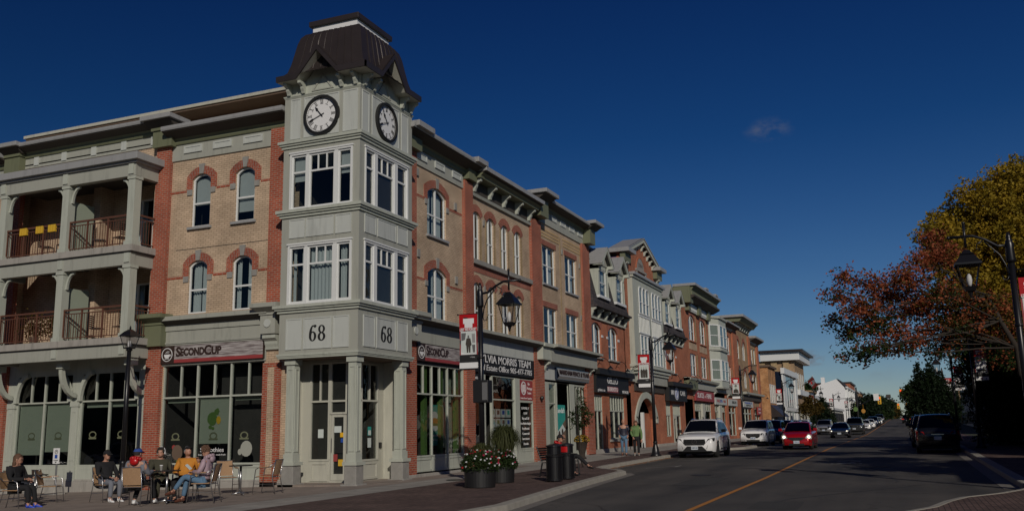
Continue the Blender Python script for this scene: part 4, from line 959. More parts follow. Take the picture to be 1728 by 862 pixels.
# clock faces
def clock(T, cu, cz, r, q):
    Tm = lambda u, d, zz: T(cu+q*u, d, cz+zz)
    circ = lambda rr, n=40: [(rr*math.cos(2*PI*k/n), rr*math.sin(2*PI*k/n)) for k in range(n)]
    mb = MB(); mb.ring(circ(r), circ(r*.885), .0, .11, Tm); mb.ring(circ(r*.93), circ(r*.87), .02, .13, Tm); c = mb.build('clock', 'black', cb)
    mb = MB(); mb.prism(circ(r*.9), .0, .05, Tm); mb.build('clock_dial', 'white', c)
    mb = MB()
    def bar(a, r0, r1, w, off=0., d=.056, w1=None):
        dx, dz = math.sin(a), math.cos(a); nx, nz = dz, -dx; w1 = w if w1 is None else w1
        mb.prism([(dx*r0+nx*(off-w), dz*r0+nz*(off-w)), (dx*r0+nx*(off+w), dz*r0+nz*(off+w)), (dx*r1+nx*(off+w1), dz*r1+nz*(off+w1)), (dx*r1+nx*(off-w1), dz*r1+nz*(off-w1))], .0501, d, Tm)
    rom = {12: 'XII', 1: 'I', 2: 'II', 3: 'III', 4: 'IIII', 5: 'V', 6: 'VI', 7: 'VII', 8: 'VIII', 9: 'IX', 10: 'X', 11: 'XI'}
    ww = {'I': .045, 'V': .085, 'X': .085}
    for h, tx in rom.items():
        a = 2*PI*h/12; W = sum(ww[c] for c in tx)*r; x = -W/2
        for ch in tx:
            w = ww[ch]*r; m = x+w/2
            dx, dz = math.sin(a), math.cos(a); nx, nz = dz, -dx; r0, r1 = r*.58, r*.78
            def st(o0, o1, hw):
                mb.prism([(dx*r0+nx*(o0-hw), dz*r0+nz*(o0-hw)), (dx*r0+nx*(o0+hw), dz*r0+nz*(o0+hw)), (dx*r1+nx*(o1+hw), dz*r1+nz*(o1+hw)), (dx*r1+nx*(o1-hw), dz*r1+nz*(o1-hw))], .0501, .056, Tm)
            if ch == 'I': st(m, m, .011*r)
            elif ch == 'V': st(m, m-.03*r, .012*r); st(m, m+.03*r, .006*r)
            else: st(m+.03*r, m-.03*r, .012*r); st(m-.03*r, m+.03*r, .006*r)
            x += w
        bar(a, r*.555, r*.57, .09*r); 
    for k in range(60): bar(2*PI*k/60, r*.80, r*.85, .006*r)
    mb.ring(circ(r*.80), circ(r*.79), .0501, .0555, Tm)
    mb.build('numerals', 'black', c)
    mb = MB()
    def hand(a, L_, w, name):
        nonlocal mb
        mb = MB(); dx, dz = math.sin(a), math.cos(a); nx, nz = dz, -dx
        pt = lambda f, o: (dx*f*L_+nx*o, dz*f*L_+nz*o)
        mb.prism([pt(-.22, -w*.5), pt(-.22, w*.5), pt(.55, w*.45), pt(.66, w*1.5), pt(1, 0), pt(.66, -w*1.5), pt(.55, -w*.45)], .075, .085, Tm)
        mb.build(name, 'black', c)
    hand(2*PI*(10.7/12), r*.56, .045*r, 'hour_hand'); hand(2*PI*(41.5/60), r*.80, .032*r, 'minute_hand')
clock(TLf, 1.42, 11.55, .665, -1); clock(TR, 1.54, 11.55, .665, 1)
# gables, brackets and the concave brown roof
def gableface(T, c, hw, z0, za):
    mb = MB(); mb.prism([(c-hw, z0), (c+hw, z0), (c, za)], -.3, .0, T); mb.build('gable', 'trim_light', cb)
    mb = MB(); A = [(c-.42, z0+.04), (c+.42, z0+.04), (c, z0+.60)]; B = [(c-.32, z0+.08), (c+.32, z0+.08), (c, z0+.52)]; mb.ring(A, B, -.005, .03, T); mb.build('gable_trim', 'trim', cb)
gableface(TLf, 1.42, .95, 12.38, 13.60); gableface(TR, 1.45, .95, 12.38, 13.60)
for T, us in ((TLf, (.14, .66, 2.12, 2.68)), (TR, (.16, .72, 2.56, 3.16))):
    for u in us:
        b_ = bracket(cb, T, u, 12.74, w=.11, h=.36, out=.34); 
def eave(T, W, c, e, zb):
    """flat eave fascia on each side of the gable plus the raking gable fascia"""
    hw = .72
    path = [(-e, zb), (c-hw-.06, zb), (c-.0, zb+.88), (c+hw+.06, zb), (W, zb)]
    mb = MB(); th = .19
    for (a, b) in zip(path, path[1:]):
        pts = [(a[0], a[1]), (b[0], b[1]), (b[0], b[1]+th), (a[0], a[1]+th)]
        mb.prism(pts, e-.05, e, T)
    mb.build('eave_fascia', 'roof_brown', cb)
    mb = MB()
    for (a, b) in zip(path, path[1:]): mb.add([T(a[0], e-.05, a[1]), T(b[0], e-.05, b[1]), T(b[0], -.1, b[1]+.02), T(a[0], -.1, a[1]+.02)], [(0, 1, 2, 3)])
    mb.build('soffit', 'cream', cb, fixn=False)
    # little gable roof running back into the main roof
    mb = MB(); ap = (c, zb+.88+th)
    for s in (-1, 1):
        b = (c+s*(hw+.06), zb+th); mb.add([T(ap[0], e, ap[1]), T(b[0], e, b[1]), T(b[0], -1.2, b[1]), T(ap[0], -1.2, ap[1])], [(0, 1, 2, 3)])
    mb.build('gable_roof', 'roof_brown', cb, fixn=False)
eave(TLf, 2.92, 1.38, .48, 12.74); eave(TR, 3.18, 1.33, .48, 12.74)
mb = MB(); rings = []; prof_ = [(0, 12.92), (.16, 12.99), (.28, 13.12), (.37, 13.42), (.45, 13.82), (.52, 14.18), (.60, 14.42), (.72, 14.57), (.83, 14.62), (.90, 14.66)]; n = len(prof_)-1
for ins, z in prof_:
    e = .48-ins; g_ = ins*.86; rings.append([(-e, -e, z), (3.18-g_, -e, z), (3.18-g_, 2.92-g_, z), (-e, 2.92-g_, z)])
vs = [p for r_ in rings for p in r_]
mb.add(vs, [(4*i+j, 4*i+(j+1) % 4, 4*i+4+(j+1) % 4, 4*i+4+j) for i in range(n) for j in range(4)]+[(4*n, 4*n+1, 4*n+2, 4*n+3)])
roof = mb.build('tower_roof', 'roof_brown', cb)
mb = MB()      # standing seams
for side in (0, 1):
    W_ = TW if side else TL
    for q in range(1, 9):
        f = q/9; pts = []
        for k in range(n+1):
            e = -rings[k][0][0]; lo, hi = -e, rings[k][1][0] if side else rings[k][3][1]; u = lo+(hi-lo)*(.04+.92*f)
            pts.append((u, -e-.012, rings[k][0][2]) if side else (-e-.012, u, rings[k][0][2]))
        mb.tube(pts, .014, 4)
mb.build('roof_seam', 'roof_brown', roof)
mb = MB(); mb.box(.43, 2.45, .43, 2.15, 14.665, 14.87); mb.build('roof_curb', 'white', cb)
mb = MB(); mb.box(.33, 2.55, .33, 2.25, 14.87, 15.05); mb.build('roof_cap', 'roof_brown', cb, bev=.01)
mb = MB(); mb.box(.03, TW-.03, .03, TL-.03, 12.3, 12.95); mb.build('tower_head', 'trim_light', cb)
# columns and recessed entrance
def column(x0, x1, y0, y1):
    cx, cy = (x0+x1)/2, (y0+y1)/2; hx, hy = (x1-x0)/2, (y1-y0)/2
    mb = MB(); z0 = .60
    mb.box(cx-hx+.05, cx+hx-.05, cy-hy+.05, cy+hy-.05, z0+.28, 3.68)
    mb.box(cx-hx+.02, cx+hx-.02, cy-hy+.02, cy+hy-.02, z0+.06, z0+.30)
    mb.box(cx-hx-.06, cx+hx+.06, cy-hy-.06, cy+hy+.06, z0-.04, z0+.06)
    mb.box(cx-hx, cx+hx, cy-hy, cy+hy, 3.62, 3.8)
    for T in ((lambda u, d, z: Vector((u, cy-hy+.05-d, z))), (lambda u, d, z: Vector((cx-hx+.05-d, u, z)))):
        c_, h_ = (cx, hx) if T(0, 0, 0).x == 0 else (cy, hy)
        mb.ring(outline(c_-h_+.09, c_+h_-.09, z0+.36, 3.5), outline(c_-h_+.12, c_+h_-.12, z0+.4, 3.46), 0, .022, T)
    co = mb.build('entrance_column', 'trim_light', cb)
    mb = MB(); mb.box(cx-hx-.02, cx+hx+.02, cy-hy-.02, cy+hy+.02, -.12, z0-.04); mb.box(cx-hx-.10, cx+hx+.10, cy-hy-.10, cy+hy+.10, -.15, .02); mb.build('stone_base', 'stone', co, bev=.02)
column(.05, .43, .05, .43); column(.10, .48, 2.32, 2.72); column(2.82, 3.22, .05, .45)
def TLr(u, d, z): return Vector((1.15-d, u, z))
def TRr(u, d, z): return Vector((u, 1.05-d, z))
mb = MB(); wallmesh(mb, TRr, 1.15, 3.4, 0, 3.8, [(1.9, 2.95, .62, 3.7)], dep=.05); wallmesh(mb, TLr, 1.05, 3.0, 0, 3.8, [(1.72, 2.45, .66, 3.72), (1.1, 1.68, .05, 3.72)], dep=.05)
mb.quad((3.32, 1.05, 0), (3.32, .45, 0), (3.32, .45, 3.8), (3.32, 1.05, 3.8)); mb.quad((.45, 2.8, 0), (1.15, 2.8, 0), (1.15, 2.8, 3.8), (.45, 2.8, 3.8)); mb.build('entrance_wall', 'cream', cb)
storefront(cb, TRr, [1.92, 2.93], [.64, 2.52, 3.7], toplights=[2.42], d=-.02, t=.06, mat='cream', bulk=.02)
storefront(cb, TLr, [1.74, 2.43], [.68, 2.50, 3.7], toplights=[2.08], d=-.02, t=.06, mat='cream', bulk=.02)
storefront(cb, TLr, [1.10, 1.68], [2.12, 2.50, 3.7], d=-.02, t=.06, mat='cream')
mb = MB(); mb.ring(outline(1.12, 1.66, .06, 2.1), outline(1.21, 1.57, .26, 2.0), -.05, .0, TLr); dr = mb.build('entrance_door', 'cream', cb)
mb = MB(); mb.quad(TLr(1.2, -.03, .2), TLr(1.6, -.03, .2), TLr(1.6, -.03, 2.0), TLr(1.2, -.03, 2.0)); mb.build('pane', 'glass', dr)
mb = MB(); mb.tube([TLr(1.6, .07, .95), TLr(1.6, .07, 1.35)], .015, 6); mb.build('handle', 'aluminium', dr)
mb = MB()
for (u, z, w, h, T, m_) in ((2.05, 1.5, .2, .27, TLr, 'paper'), (1.42, 1.62, .26, .2, TLr, 'paper'), (1.25, 1.45, .16, .14, TLr, 'signal_yellow'), (1.24, 1.28, .13, .13, TLr, 'blue_sign'), (2.45, 1.55, .2, .28, TRr, 'teal'), (2.45, 1.5, .16, .15, TRr, 'paper'), (2.45, 1.18, .2, .3, TRr, 'paper'), (1.28, .6, .22, .2, TLr, 'petal_yellow'), (1.50, .75, .16, .22, TLr, 'sign_red'), (1.35, .98, .3, .18, TLr, 'black')):
    mb.mat(m_); fb(mb, T, u-w/2, u+w/2, -.012, -.006 if m_ != 'paper' else -.004, z-h/2, z+h/2)
mb.build('door_notices', None, cb)
mb = MB(); fb(mb, TRr, 3.02, 3.14, 0, .05, 1.0, 1.18); mb.build('entry_keypad', 'black_plastic', cb)
mb = MB(); mb.box(.0, 3.4, .0, 2.9, -.5, .0); mb.build('entrance_step', 'sidewalk_brown', cb)
room(cb, TRr, 1.2, 3.3, .05, 3.75, 5, d0=-.08)
# ---------------- the row along the street ----------------
def rowb(name, label, x):
    return thing(name, label, 'building', (x, .5, gz(x, .5)))
def vents(par, T, pts):
    for (u, z) in pts:
        mb = MB(); fb(mb, T, u-.07, u+.07, 0, .05, z-.13, z+.13); mb.build('wall_vent', 'stone', par)
# S2: beige bay with four narrow windows per floor
b2 = rowb('shop_building', 'beige brick building of narrow arched windows above the black real estate sign', 9.2)
ops = [(a, b, z0, z1, .22) for (z0, z1) in ((8.32, 10.32), (5.35, 7.38)) for a, b in ((9.28, 10.08), (10.72, 11.52), (12.24, 13.04), (13.74, 14.54))]
mb = MB(); wallmesh(mb, FR, 9.15, 15.8, 3.7, 10.95, ops, dep=.16); mb.build('front_wall', 'beige_brick', b2)
for o in ops:
    sash(b2, FR, *o[:4], rise=.22, mull=(.5,), inside='curtain', d=-.11); arch_brick(b2, FR, *o[:4], rise=.22, t=.30, ears=0, key=False)
    mb = MB(); fb(mb, FR, o[1], o[1]+.14, -.02, .008, o[2], o[3]-.22); fb(mb, FR, o[0]-.14, o[0], -.02, .008, o[2], o[3]-.22) if o[0] > 9.5 else None
    mb.build('brick_quoin', 'tan_quoin', b2)
for z in (8.30,):
    mb = MB(); fb(mb, FR, 9.15, 15.62, -.02, .14, z-.20, z-.002); mb.build('ledge', 'stone', b2, bev=.01); mb = MB(); fb(mb, FR, 9.15, 15.62, -.02, .015, z-.50, z-.2); mb.build('brick_band', 'red_soldier', b2)
vents(b2, FR, [(10.4, 9.98), (10.4, 7.2)])
pilaster(b2, FR, 15.62, 16.85, .0, 11.3, .13)
profile(b2, FR, 9.15, 15.7, [(-.02, 10.90), (.10, 10.90), (.13, 11.02), (-.02, 11.02)], 'trim', 'bed_moulding')
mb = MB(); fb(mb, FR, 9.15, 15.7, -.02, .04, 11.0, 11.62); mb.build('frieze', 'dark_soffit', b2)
for u in (9.35, 10.9, 12.4, 13.9, 15.4): bracket(b2, FR, u, 11.6, w=.14, h=.52, out=.40, d0=.03)
profile(b2, FR, 9.15, 15.75, [(-.02, 11.6), (.48, 11.6), (.50, 11.68), (.62, 11.78), (-.02, 11.78)], 'olive', 'bed_moulding')
profile(b2, FR, 9.15, 15.8, [(-.02, 11.78), (.55, 11.78), (.72, 11.86), (-.02, 11.86)], 'dark_soffit', 'soffit')
mb = MB(); fb(mb, FR, 9.15, 15.85, -.3, .76, 11.86, 12.04); mb.build('metal_cap', 'cap_metal', b2, bev=.01)
mb = MB(); mb.box(9.2, 15.9, .6, 12, 11.7, 11.8); mb.quad((9.2, 12, 0), (15.9, 12, 0), (15.9, 12, 11.8), (9.2, 12, 11.8)); mb.build('shell', 'beige_brick', b2, fixn=False)
mb = MB(); mb.tube([(11.9, 3.5, 11.8), (11.9, 3.5, 13.25), (13.6, 3.5, 13.25), (13.6, 3.5, 11.8)], .07, 4); mb.build('roof_screen', 'wood_orange' if False else 'brown_soffit', b2)
mb = MB(); fb(mb, FR, 9.15, 15.8, -.02, .08, 4.56, 5.2); mb.build('fascia', 'panel_light', b2); mb = MB(); fb(mb, FR, 9.15, 15.8, -.02, .03, 3.74, 4.56); mb.build('fascia', 'black', b2)
shop_cornice(b2, FR, 9.1, 16.0)
mb = MB(); fb(mb, FR, 15.95, 17.0, 0, .42, 4.66, 5.25); fb(mb, FR, 15.9, 17.1, 0, .56, 5.25, 5.42); mb.build('fascia_block', 'trim_light', b2, bev=.01)
# ground floor of S2
mb = MB(); wallmesh(mb, FR, 9.15, 15.7, -.1, 3.75, [(9.2, 11.02, .05, 3.72), (11.1, 13.46, .62, 3.72), (13.98, 15.58, .66, 2.72)], dep=.1); mb.build('shopfront_wall', 'trim_light', b2)
storefront(b2, FR, [11.12, 13.44], [.64, 2.74, 3.7], d=-.05, bulk=.1); storefront(b2, FR, [14.0, 15.56], [.68, 2.70], d=-.04, bulk=.1)
storefront(b2, FR, [9.22, 10.18], [.1, 2.60], d=-.08, mat='black_metal')
mb = MB(); fb(mb, FR, 10.18, 10.36, -.1, .02, .05, 3.72); fb(mb, FR, 13.46, 13.98, -.05, .03, .1, 3.7); mb.build('door_post', 'trim_light', b2)
storefront(b2, lambda u, d, z: FR(u, d-.8, z), [10.36, 11.0], [.1, 2.1, 3.6], d=0)
mb = MB()       # property cards hung in rows in the window
for r in range(5):
    for c in range(4):
        u = 11.22+.54*c; z = 2.02-.40*r
        mb.mat('paper'); fb(mb, FR, u, u+.48, -.16, -.155, z, z+.34); mb.mat(('green_paint', 'dark_soffit', 'blue_sign', 'teal')[(r*3+c*5) % 4]); fb(mb, FR, u+.12, u+.36, -.154, -.150, z+.12, z+.29)
mb.build('window_cards', None, b2)
mb = MB().mat('sign_red'); fb(mb, FR, 14.0, 15.56, -.04, .02, 2.78, 3.66)
mb.mat('white'); mb.ring([(14.45+.30*math.cos(k*PI/12), 3.30+.30*math.sin(k*PI/12)) for k in range(24)], [(14.45+.24*math.cos(k*PI/12), 3.30+.24*math.sin(k*PI/12)) for k in range(24)], .02, .028, FR)
for u in (14.33, 14.45, 14.57): fb(mb, FR, u-.035, u+.035, .02, .028, 3.12, 3.46)
puttext(mb, FR, 'The', 14.93, .022, 3.5, .17, align='LEFT'); puttext(mb, FR, 'Mortgage', 15.18, .022, 3.3, .17, w=.62); puttext(mb, FR, 'Centre', 15.12, .022, 3.1, .17, w=.48); puttext(mb, FR, 'Broker Power Capital Inc.', 14.78, .022, 2.86, .1, w=1.35)
tag(mb.build('office_sign', None, fixn=False), 'small red mortgage office sign with a round white emblem above the shop window', 'sign')
mb = MB().mat('white')
for i, (tx, w) in enumerate((('FAMILY', .9), ('LAW', .4), ('Buy and Sell', .8), ('Free Market Analysis', 1.2), ('Residential', .8), ('Commercial', .8), ('Investment', .8), ('Rentals', .55))):
    puttext(mb, FR, tx, 14.75, -.028, 2.42-.22*i, .15, w=w)
mb.build('window_lettering', None, b2, fixn=False)
mb = MB().mat('black'); fb(mb, FR, 9.2, 10.2, -.03, .02, 2.62, 3.72); mb.mat('sign_red'); fb(mb, FR, 9.22, 9.75, .02, .026, 2.66, 2.98); mb.mat('white')
for i, tx in enumerate(('with Sylvia', 'Buy & Sell', 'CALL TODAY')): puttext(mb, FR, tx, 9.7, .022, 3.55-.20*i, .16, w=.8)
puttext(mb, FR, 'LOG', 9.48, .028, 2.82, .22, w=.4)
tag(mb.build('door_sign', None, fixn=False), 'narrow black sign with white lines and a red patch beside the street lamp', 'sign')
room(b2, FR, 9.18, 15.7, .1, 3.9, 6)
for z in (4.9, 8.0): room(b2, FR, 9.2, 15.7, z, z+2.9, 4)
mb = MB().mat('wood_orange'); mb.box(9.35, 10.0, 1.0, 1.4, .1, 1.35); mb.build('yellow_counter', None, b2)
mb = MB(); fb(mb, FR, 15.7, 16.9, -.04, .16, -.3, .10); mb.build('plinth', 'concrete', b2)
mb = MB(); mb.sph((16.2, .28, 2.9), .10, 8, 6); mb.tube([(16.2, .42, 2.9), (16.2, .3, 2.9)], .05, 6); mb.build('wall_lamp', 'black_plastic', b2)
# S3
b3 = rowb('shop_building', 'beige brick building with paired square windows over the teal poster doorway', 16.95)
ops = [(17.30, 19.12, 8.42, 10.32), (20.55, 22.38, 8.42, 10.32), (17.30, 19.12, 5.50, 7.30), (20.55, 22.38, 5.50, 7.30)]
mb = MB(); wallmesh(mb, FR, 16.85, 23.2, 3.7, 11.6, ops, dep=.16); mb.build('front_wall', 'beige_brick', b3)
for o in ops:
    sash(b3, FR, *o, mull=(.5,), inside='curtain', d=-.11); mb = MB(); fb(mb, FR, o[0]-.12, o[1]+.12, -.02, .02, o[3], o[3]+.26); mb.build('lintel', 'red_soldier', b3)
    if o[2] > 8: sill(b3, FR, o[0], o[1], o[2])
for (u0, u1) in ((17.1, 19.75), (20.3, 23.1)):
    mb = MB(); n_ = 17
    for r in range(3):
        for k in range(n_):
            u = u0+(u1-u0)*(k+.5*(r % 2))/n_; fb(mb, FR, u, u+.075, 0, .035, 10.72+.17*r, 10.80+.17*r)
    mb.build('brick_corbel', 'tan_quoin', b3)
mb = MB()
for u in (19.88, 23.1, 16.98): fb(mb, FR, u-.07, u+.07, -.02, .012, 5.4, 11.1)
mb.build('brick_quoin', 'tan_quoin', b3)
pilaster(b3, FR, 23.15, 24.35, 0, 11.4, .13); vents(b3, FR, [(16.98, 10.4), (20.1, 10.4), (22.9, 10.1), (22.9, 7.3)])
mb = MB(); fb(mb, FR, 16.9, 23.6, -.02, .06, 11.38, 12.12); mb.build('frieze', 'trim', b3); frieze_panels(b3, FR, [18.1+.0, 18.86, 20.25, 21.65, 23.05][1:]+[17.6], 11.75, 11.99, w=.78)
cornice(b3, FR, 17.0, 23.6, 12.02, out=.56, h=.12, deep=.36, d0=.05)
for (a, b) in ((15.95, 17.0), (23.5, 24.4)):
    mb = MB(); fb(mb, FR, a, b, -.05, .5, 11.45, 12.25); mb.build('cornice_block', 'olive', b3)
    profile(b3, FR, a-.2, b+.2, [(0, 12.25), (.52, 12.25), (.86, 12.46), (0, 12.46)], 'dark_soffit', 'soffit'); mb = MB(); fb(mb, FR, a-.35, b+.35, -.4, .95, 12.46, 12.64); mb.build('metal_cap', 'cap_metal', b3, bev=.01)
mb = MB(); mb.box(16.9, 24.3, .6, 12, 11.9, 12.0); mb.quad((16.9, 12, 0), (24.3, 12, 0), (24.3, 12, 11.9), (16.9, 12, 11.9)); mb.quad((24.28, .6, 0), (24.28, 12, 0), (24.28, 12, 11.9), (24.28, .6, 11.9)); mb.quad((16.9, .6, 11.7), (16.9, 12, 11.7), (16.9, 12, 12), (16.9, .6, 12)); mb.build('shell', 'beige_brick', b3, fixn=False)
mb = MB(); fb(mb, FR, 17.05, 24.2, -.02, .42, 4.62, 5.22); mb.build('fascia', 'trim', b3); shop_cornice(b3, FR, 17.1, 24.3, out=.75)
mb = MB(); fb(mb, FR, 16.9, 23.7, -.02, .05, 3.80, 4.62); mb.build('fascia', 'panel_light', b3)
for u in (16.98, 23.75): bracket(b3, FR, u, 4.6, w=.2, h=.42, out=.38)
mb = MB(); wallmesh(mb, FR, 16.85, 23.6, -.1, 3.82, [(17.7, 18.62, .75, 3.66), (18.72, 20.66, .05, 3.7), (21.4, 23.4, .35, 3.66)], dep=.12); mb.build('shopfront_wall', 'trim_light', b3)
storefront(b3, FR, [17.72, 18.6], [.78, 2.7, 3.64], d=-.06); storefront(b3, FR, [21.42, 22.4, 23.38], [.38, 2.66, 3.64], d=-.06, toplights=[21.9, 22.9], bulk=.1)
def FRd(u, d, z): return FR(u, d-.9, z)
storefront(b3, FRd, [18.74, 20.64], [.1, 2.68, 3.7], d=0)
mb = MB(); fb(mb, FR, 18.62, 18.74, -.95, .04, .05, 3.7); fb(mb, FR, 20.66, 21.38, -.05, .03, .05, 3.7); mb.build('door_post', 'trim_light', b3)
mb = MB().mat('teal'); fb(mb, FR, 18.95, 20.45, -.20, -.18, .75, 2.66); mb.mat('brown_soffit'); mb.prism([(18.95, .75), (20.45, .75), (20.45, 1.95), (19.0, 1.2)], -.179, -.172, FR); mb.mat('paper'); mb.prism([(18.97, 1.2), (20.0, 1.72), (20.4, 1.45), (19.3, 1.0)], -.171, -.168, FR)
mb.mat('white'); puttext(mb, FR, 'Sandals', 19.75, -.175, 2.38, .36, w=1.2, shear=.3)
mb.mat('dark_soffit'); mb.sph(tuple(FR(19.5, -.17, 1.25)), (.14, .015, .16)); mb.sph(tuple(FR(19.95, -.17, 1.35)), (.14, .015, .16)); mb.mat('skin'); mb.sph(tuple(FR(19.45, -.165, 1.02)), (.3, .015, .16)); mb.sph(tuple(FR(20.05, -.165, 1.08)), (.3, .015, .14))
tag(mb.build('window_poster', None, fixn=False), 'tall teal holiday poster with white script in the shop doorway behind the bench', 'poster')
room(b3, FR, 16.9, 24, .1, 3.9, 6)
for z in (4.9, 8.0): room(b3, FR, 16.9, 24, z, z+2.9, 4)
mb = MB(); fb(mb, FR, 16.9, 24.3, -.04, .13, -.3, .16); mb.build('plinth', 'concrete', b3)

# ---- mansard pieces and dormers
def dormer(par, T, c, z0, z1, d0, slope, w=1.22):
    """window standing out of the mansard, little gabled roof"""
    hw = w/2
    mb = MB(); fb(mb, T, c-hw-.30, c-hw, -1.2, d0, z0-.02, z1+.25); fb(mb, T, c+hw, c+hw+.30, -1.2, d0, z0-.02, z1+.25); fb(mb, T, c-hw-.30, c+hw+.30, -1.2, d0, z1, z1+.25)
    for s in (-1, 1):      # flared outer edges
        mb.prism([(c+s*(hw+.28), z0), (c+s*(hw+.42), z0), (c+s*(hw+.28), z1)], -.4, d0+.03, T)
    mb.build('dormer_cheek', 'trim_light', par)
    sash(par, T, c-hw, c+hw, z0, z1, d=d0-.06, inside='curtain', name='dormer_window')
    mb = MB(); fb(mb, T, c-hw-.42, c+hw+.42, d0-.3, d0+.10, z0-.16, z0-.005); mb.build('dormer_sill', 'white_frame', par)
    for s in (-1, 1): bracket(par, T, c+s*(hw+.16), z1+.22, w=.16, h=.34, out=.16, d0=d0)
    e = d0+.34; ze = z1+.28; za = ze+1.02
    mb = MB()
    for s in (-1, 1):
        a = (c+s*(hw+.55), ze); 
        mb.prism([(a[0], a[1]), (c, za), (c, za-.22), (a[0]-s*.20, a[1]-.06)], e-.08, e, T)
        fb(mb, T, min(a[0], a[0]-s*.34), max(a[0], a[0]-s*.34), d0-.2, e+.02, ze-.12, ze+.06)
    mb.build('dormer_bargeboard', 'trim_light', par)
    mb = MB(); mb.prism([(c-hw-.3, ze-.03), (c+hw+.3, ze-.03), (c, za-.3)], d0-.1, d0+.05, T); mb.build('dormer_gable', 'trim', par)
    mb = MB()
    for s in (-1, 1): mb.add([T(c, e+.02, za+.03), T(c+s*(hw+.6), e+.02, ze+.03), T(c+s*(hw+.6), -1.5, ze+.03), T(c, -1.5, za+.03)], [(0, 1, 2, 3)]); fb(mb, T, min(c+s*(hw+.6), c+s*(hw+.50)), max(c+s*(hw+.6), c+s*(hw+.50)), -1.2, e+.02, ze-.06, ze+.03)
    mb.build('dormer_roof', 'cap_metal', par, fixn=False)
def mansard(par, T, u0, u1, zb=8.2, zt=11.6, d0=.35, d1=-.55):
    mb = MB(); mb.add([T(u0, d0, zb), T(u1, d0, zb), T(u1, d1, zt), T(u0, d1, zt), T(u0, -1.5, zb), T(u1, -1.5, zb), T(u0, -1.5, zt), T(u1, -1.5, zt)], [(0, 1, 2, 3), (0, 3, 6, 4), (1, 5, 7, 2), (3, 2, 7, 6)])
    mb.build('mansard_roof', 'shingle', par, fixn=False)
    mb = MB(); fb(mb, T, u0, u1, -.02, .52, zb-.12, zb); mb.build('mansard_eave', 'shingle', par)
    mb = MB(); fb(mb, T, u0, u1, -.02, .05, zb-.62, zb-.12); mb.build('frieze', 'dark_soffit', par); mb = MB(); fb(mb, T, u0, u1, -.02, .12, zb-.72, zb-.62); mb.build('bed_moulding', 'trim_light', par)
    n_ = int((u1-u0)/1.25); 
    for k in range(n_+1): bracket(par, T, u0+.15+(u1-u0-.3)*k/n_, zb-.13, w=.14, h=.48, out=.36, d0=.04)
    mb = MB(); fb(mb, T, u0, u1, d1-.3, d1+.22, zt-.04, zt+.16); mb.build('roof_cap', 'roof_brown', par)
def mansard_building(label, u0, u1, dcs, lows, wl):
    b = rowb('mansard_building', label, u0)
    ops = [(a, c, 5.37, 7.32, .34) for a, c in lows]
    mb = MB(); wallmesh(mb, FR, u0, u1, 3.6, 7.7, ops, dep=.18); mb.build('front_wall', 'orange_brick', b)
    for o in ops:
        sash(b, FR, *o[:4], rise=o[4], mull=(.5,) if o[1]-o[0] > 1.3 else (), inside='curtain', d=-.12)
        arch_brick(b, FR, *o[:4], rise=o[4], t=.34, key=False, proud=.02); sill(b, FR, o[0], o[1], o[2], mat='stone')
        for s in (o[0]-.34, o[1]+.02):
            mb = MB(); fb(mb, FR, s, s+.32, 0, .03, 6.55, 6.68); mb.build('corner_stone', 'white_frame', b)
    mansard(b, FR, u0, u1)
    for c in dcs: dormer(b, FR, c, 8.85, 10.36, .28, 0)
    mb = MB(); mb.quad((u0, 1.0, 11.7), (u1, 1.0, 11.7), (u1, 12, 11.7), (u0, 12, 11.7)); mb.quad((u0, 12, 0), (u1, 12, 0), (u1, 12, 11.7), (u0, 12, 11.7)); mb.build('shell', 'orange_brick', b, fixn=False)
    for z in (4.9, 8.0): room(b, FR, u0+.05, u1-.05, z, z+2.7, 4, d0=-.3)
    room(b, FR, u0+.05, u1-.05, .15, 3.8, 6); mb = MB(); fb(mb, FR, u0, u1, -.04, .10, -.2, .36); mb.build('plinth', 'concrete', b, bev=.01)
    return b
b4 = mansard_building('orange brick building with shingled mansard and two dormers above the walking couple', 24.35, 31.35, (26.3, 29.7), ((24.55, 26.45), (27.80, 29.75)), None)
mb = MB(); wallmesh(mb, FR, 24.35, 32.2, .1, 3.6, [(24.75, 26.3, .1, 3.3), (27.6, 30.7, .85, 3.35)], dep=.15); mb.build('shopfront_wall', 'orange_brick', b4)
storefront(b4, FR, [24.78, 25.5, 26.28], [.15, 2.45, 3.28], d=-.1, toplights=[25.1, 25.9], t=.07)
storefront(b4, FR, [27.64, 28.66, 29.68, 30.66], [.9, 2.45, 3.33], d=-.1, toplights=[28.15, 29.17, 30.17], t=.07); mb = MB(); fb(mb, FR, 27.4, 30.9, -.1, .1, .72, .85); mb.build('sill', 'stone', b4)
for i, u in enumerate((25.5, 29.0)): gooseneck(b4, FR, u, 4.95, .05)
# gable building
b5 = rowb('gable_building', 'orange brick building with a steep gable and tall white bay over an arch', 31.35)
U0, U1 = 31.2, 40.75; gc = 35.9
mb = MB(); opsb = [(33.3, 38.3, 0.1, 3.25, 1.5)]
wallmesh(mb, FR, U0, U1, .1, 11.75, [(33.3, 38.2, .1, 3.35, 1.35)], dep=.35); mb.prism([(31.2, 11.75), (40.7, 11.75), (40.3, 12.4), (gc, 13.8), (31.5, 12.4)], -.3, 0, FR); mb.build('front_wall', 'orange_brick', b5)
mb = MB(); O = outline(32.9, 38.6, .1, 3.75, 1.6, 12)[2:]; I = outline(33.3, 38.2, .1, 3.35, 1.35, 12)[2:]; mb.ring(O, I, 0, .1, FR, closed=False)
fb(mb, FR, 32.9, 33.3, 0, .1, 1.75, O[-1][1]); fb(mb, FR, 38.2, 38.6, 0, .1, 1.75, O[0][1]); mb.build('arch_surround', 'trim_light', b5)
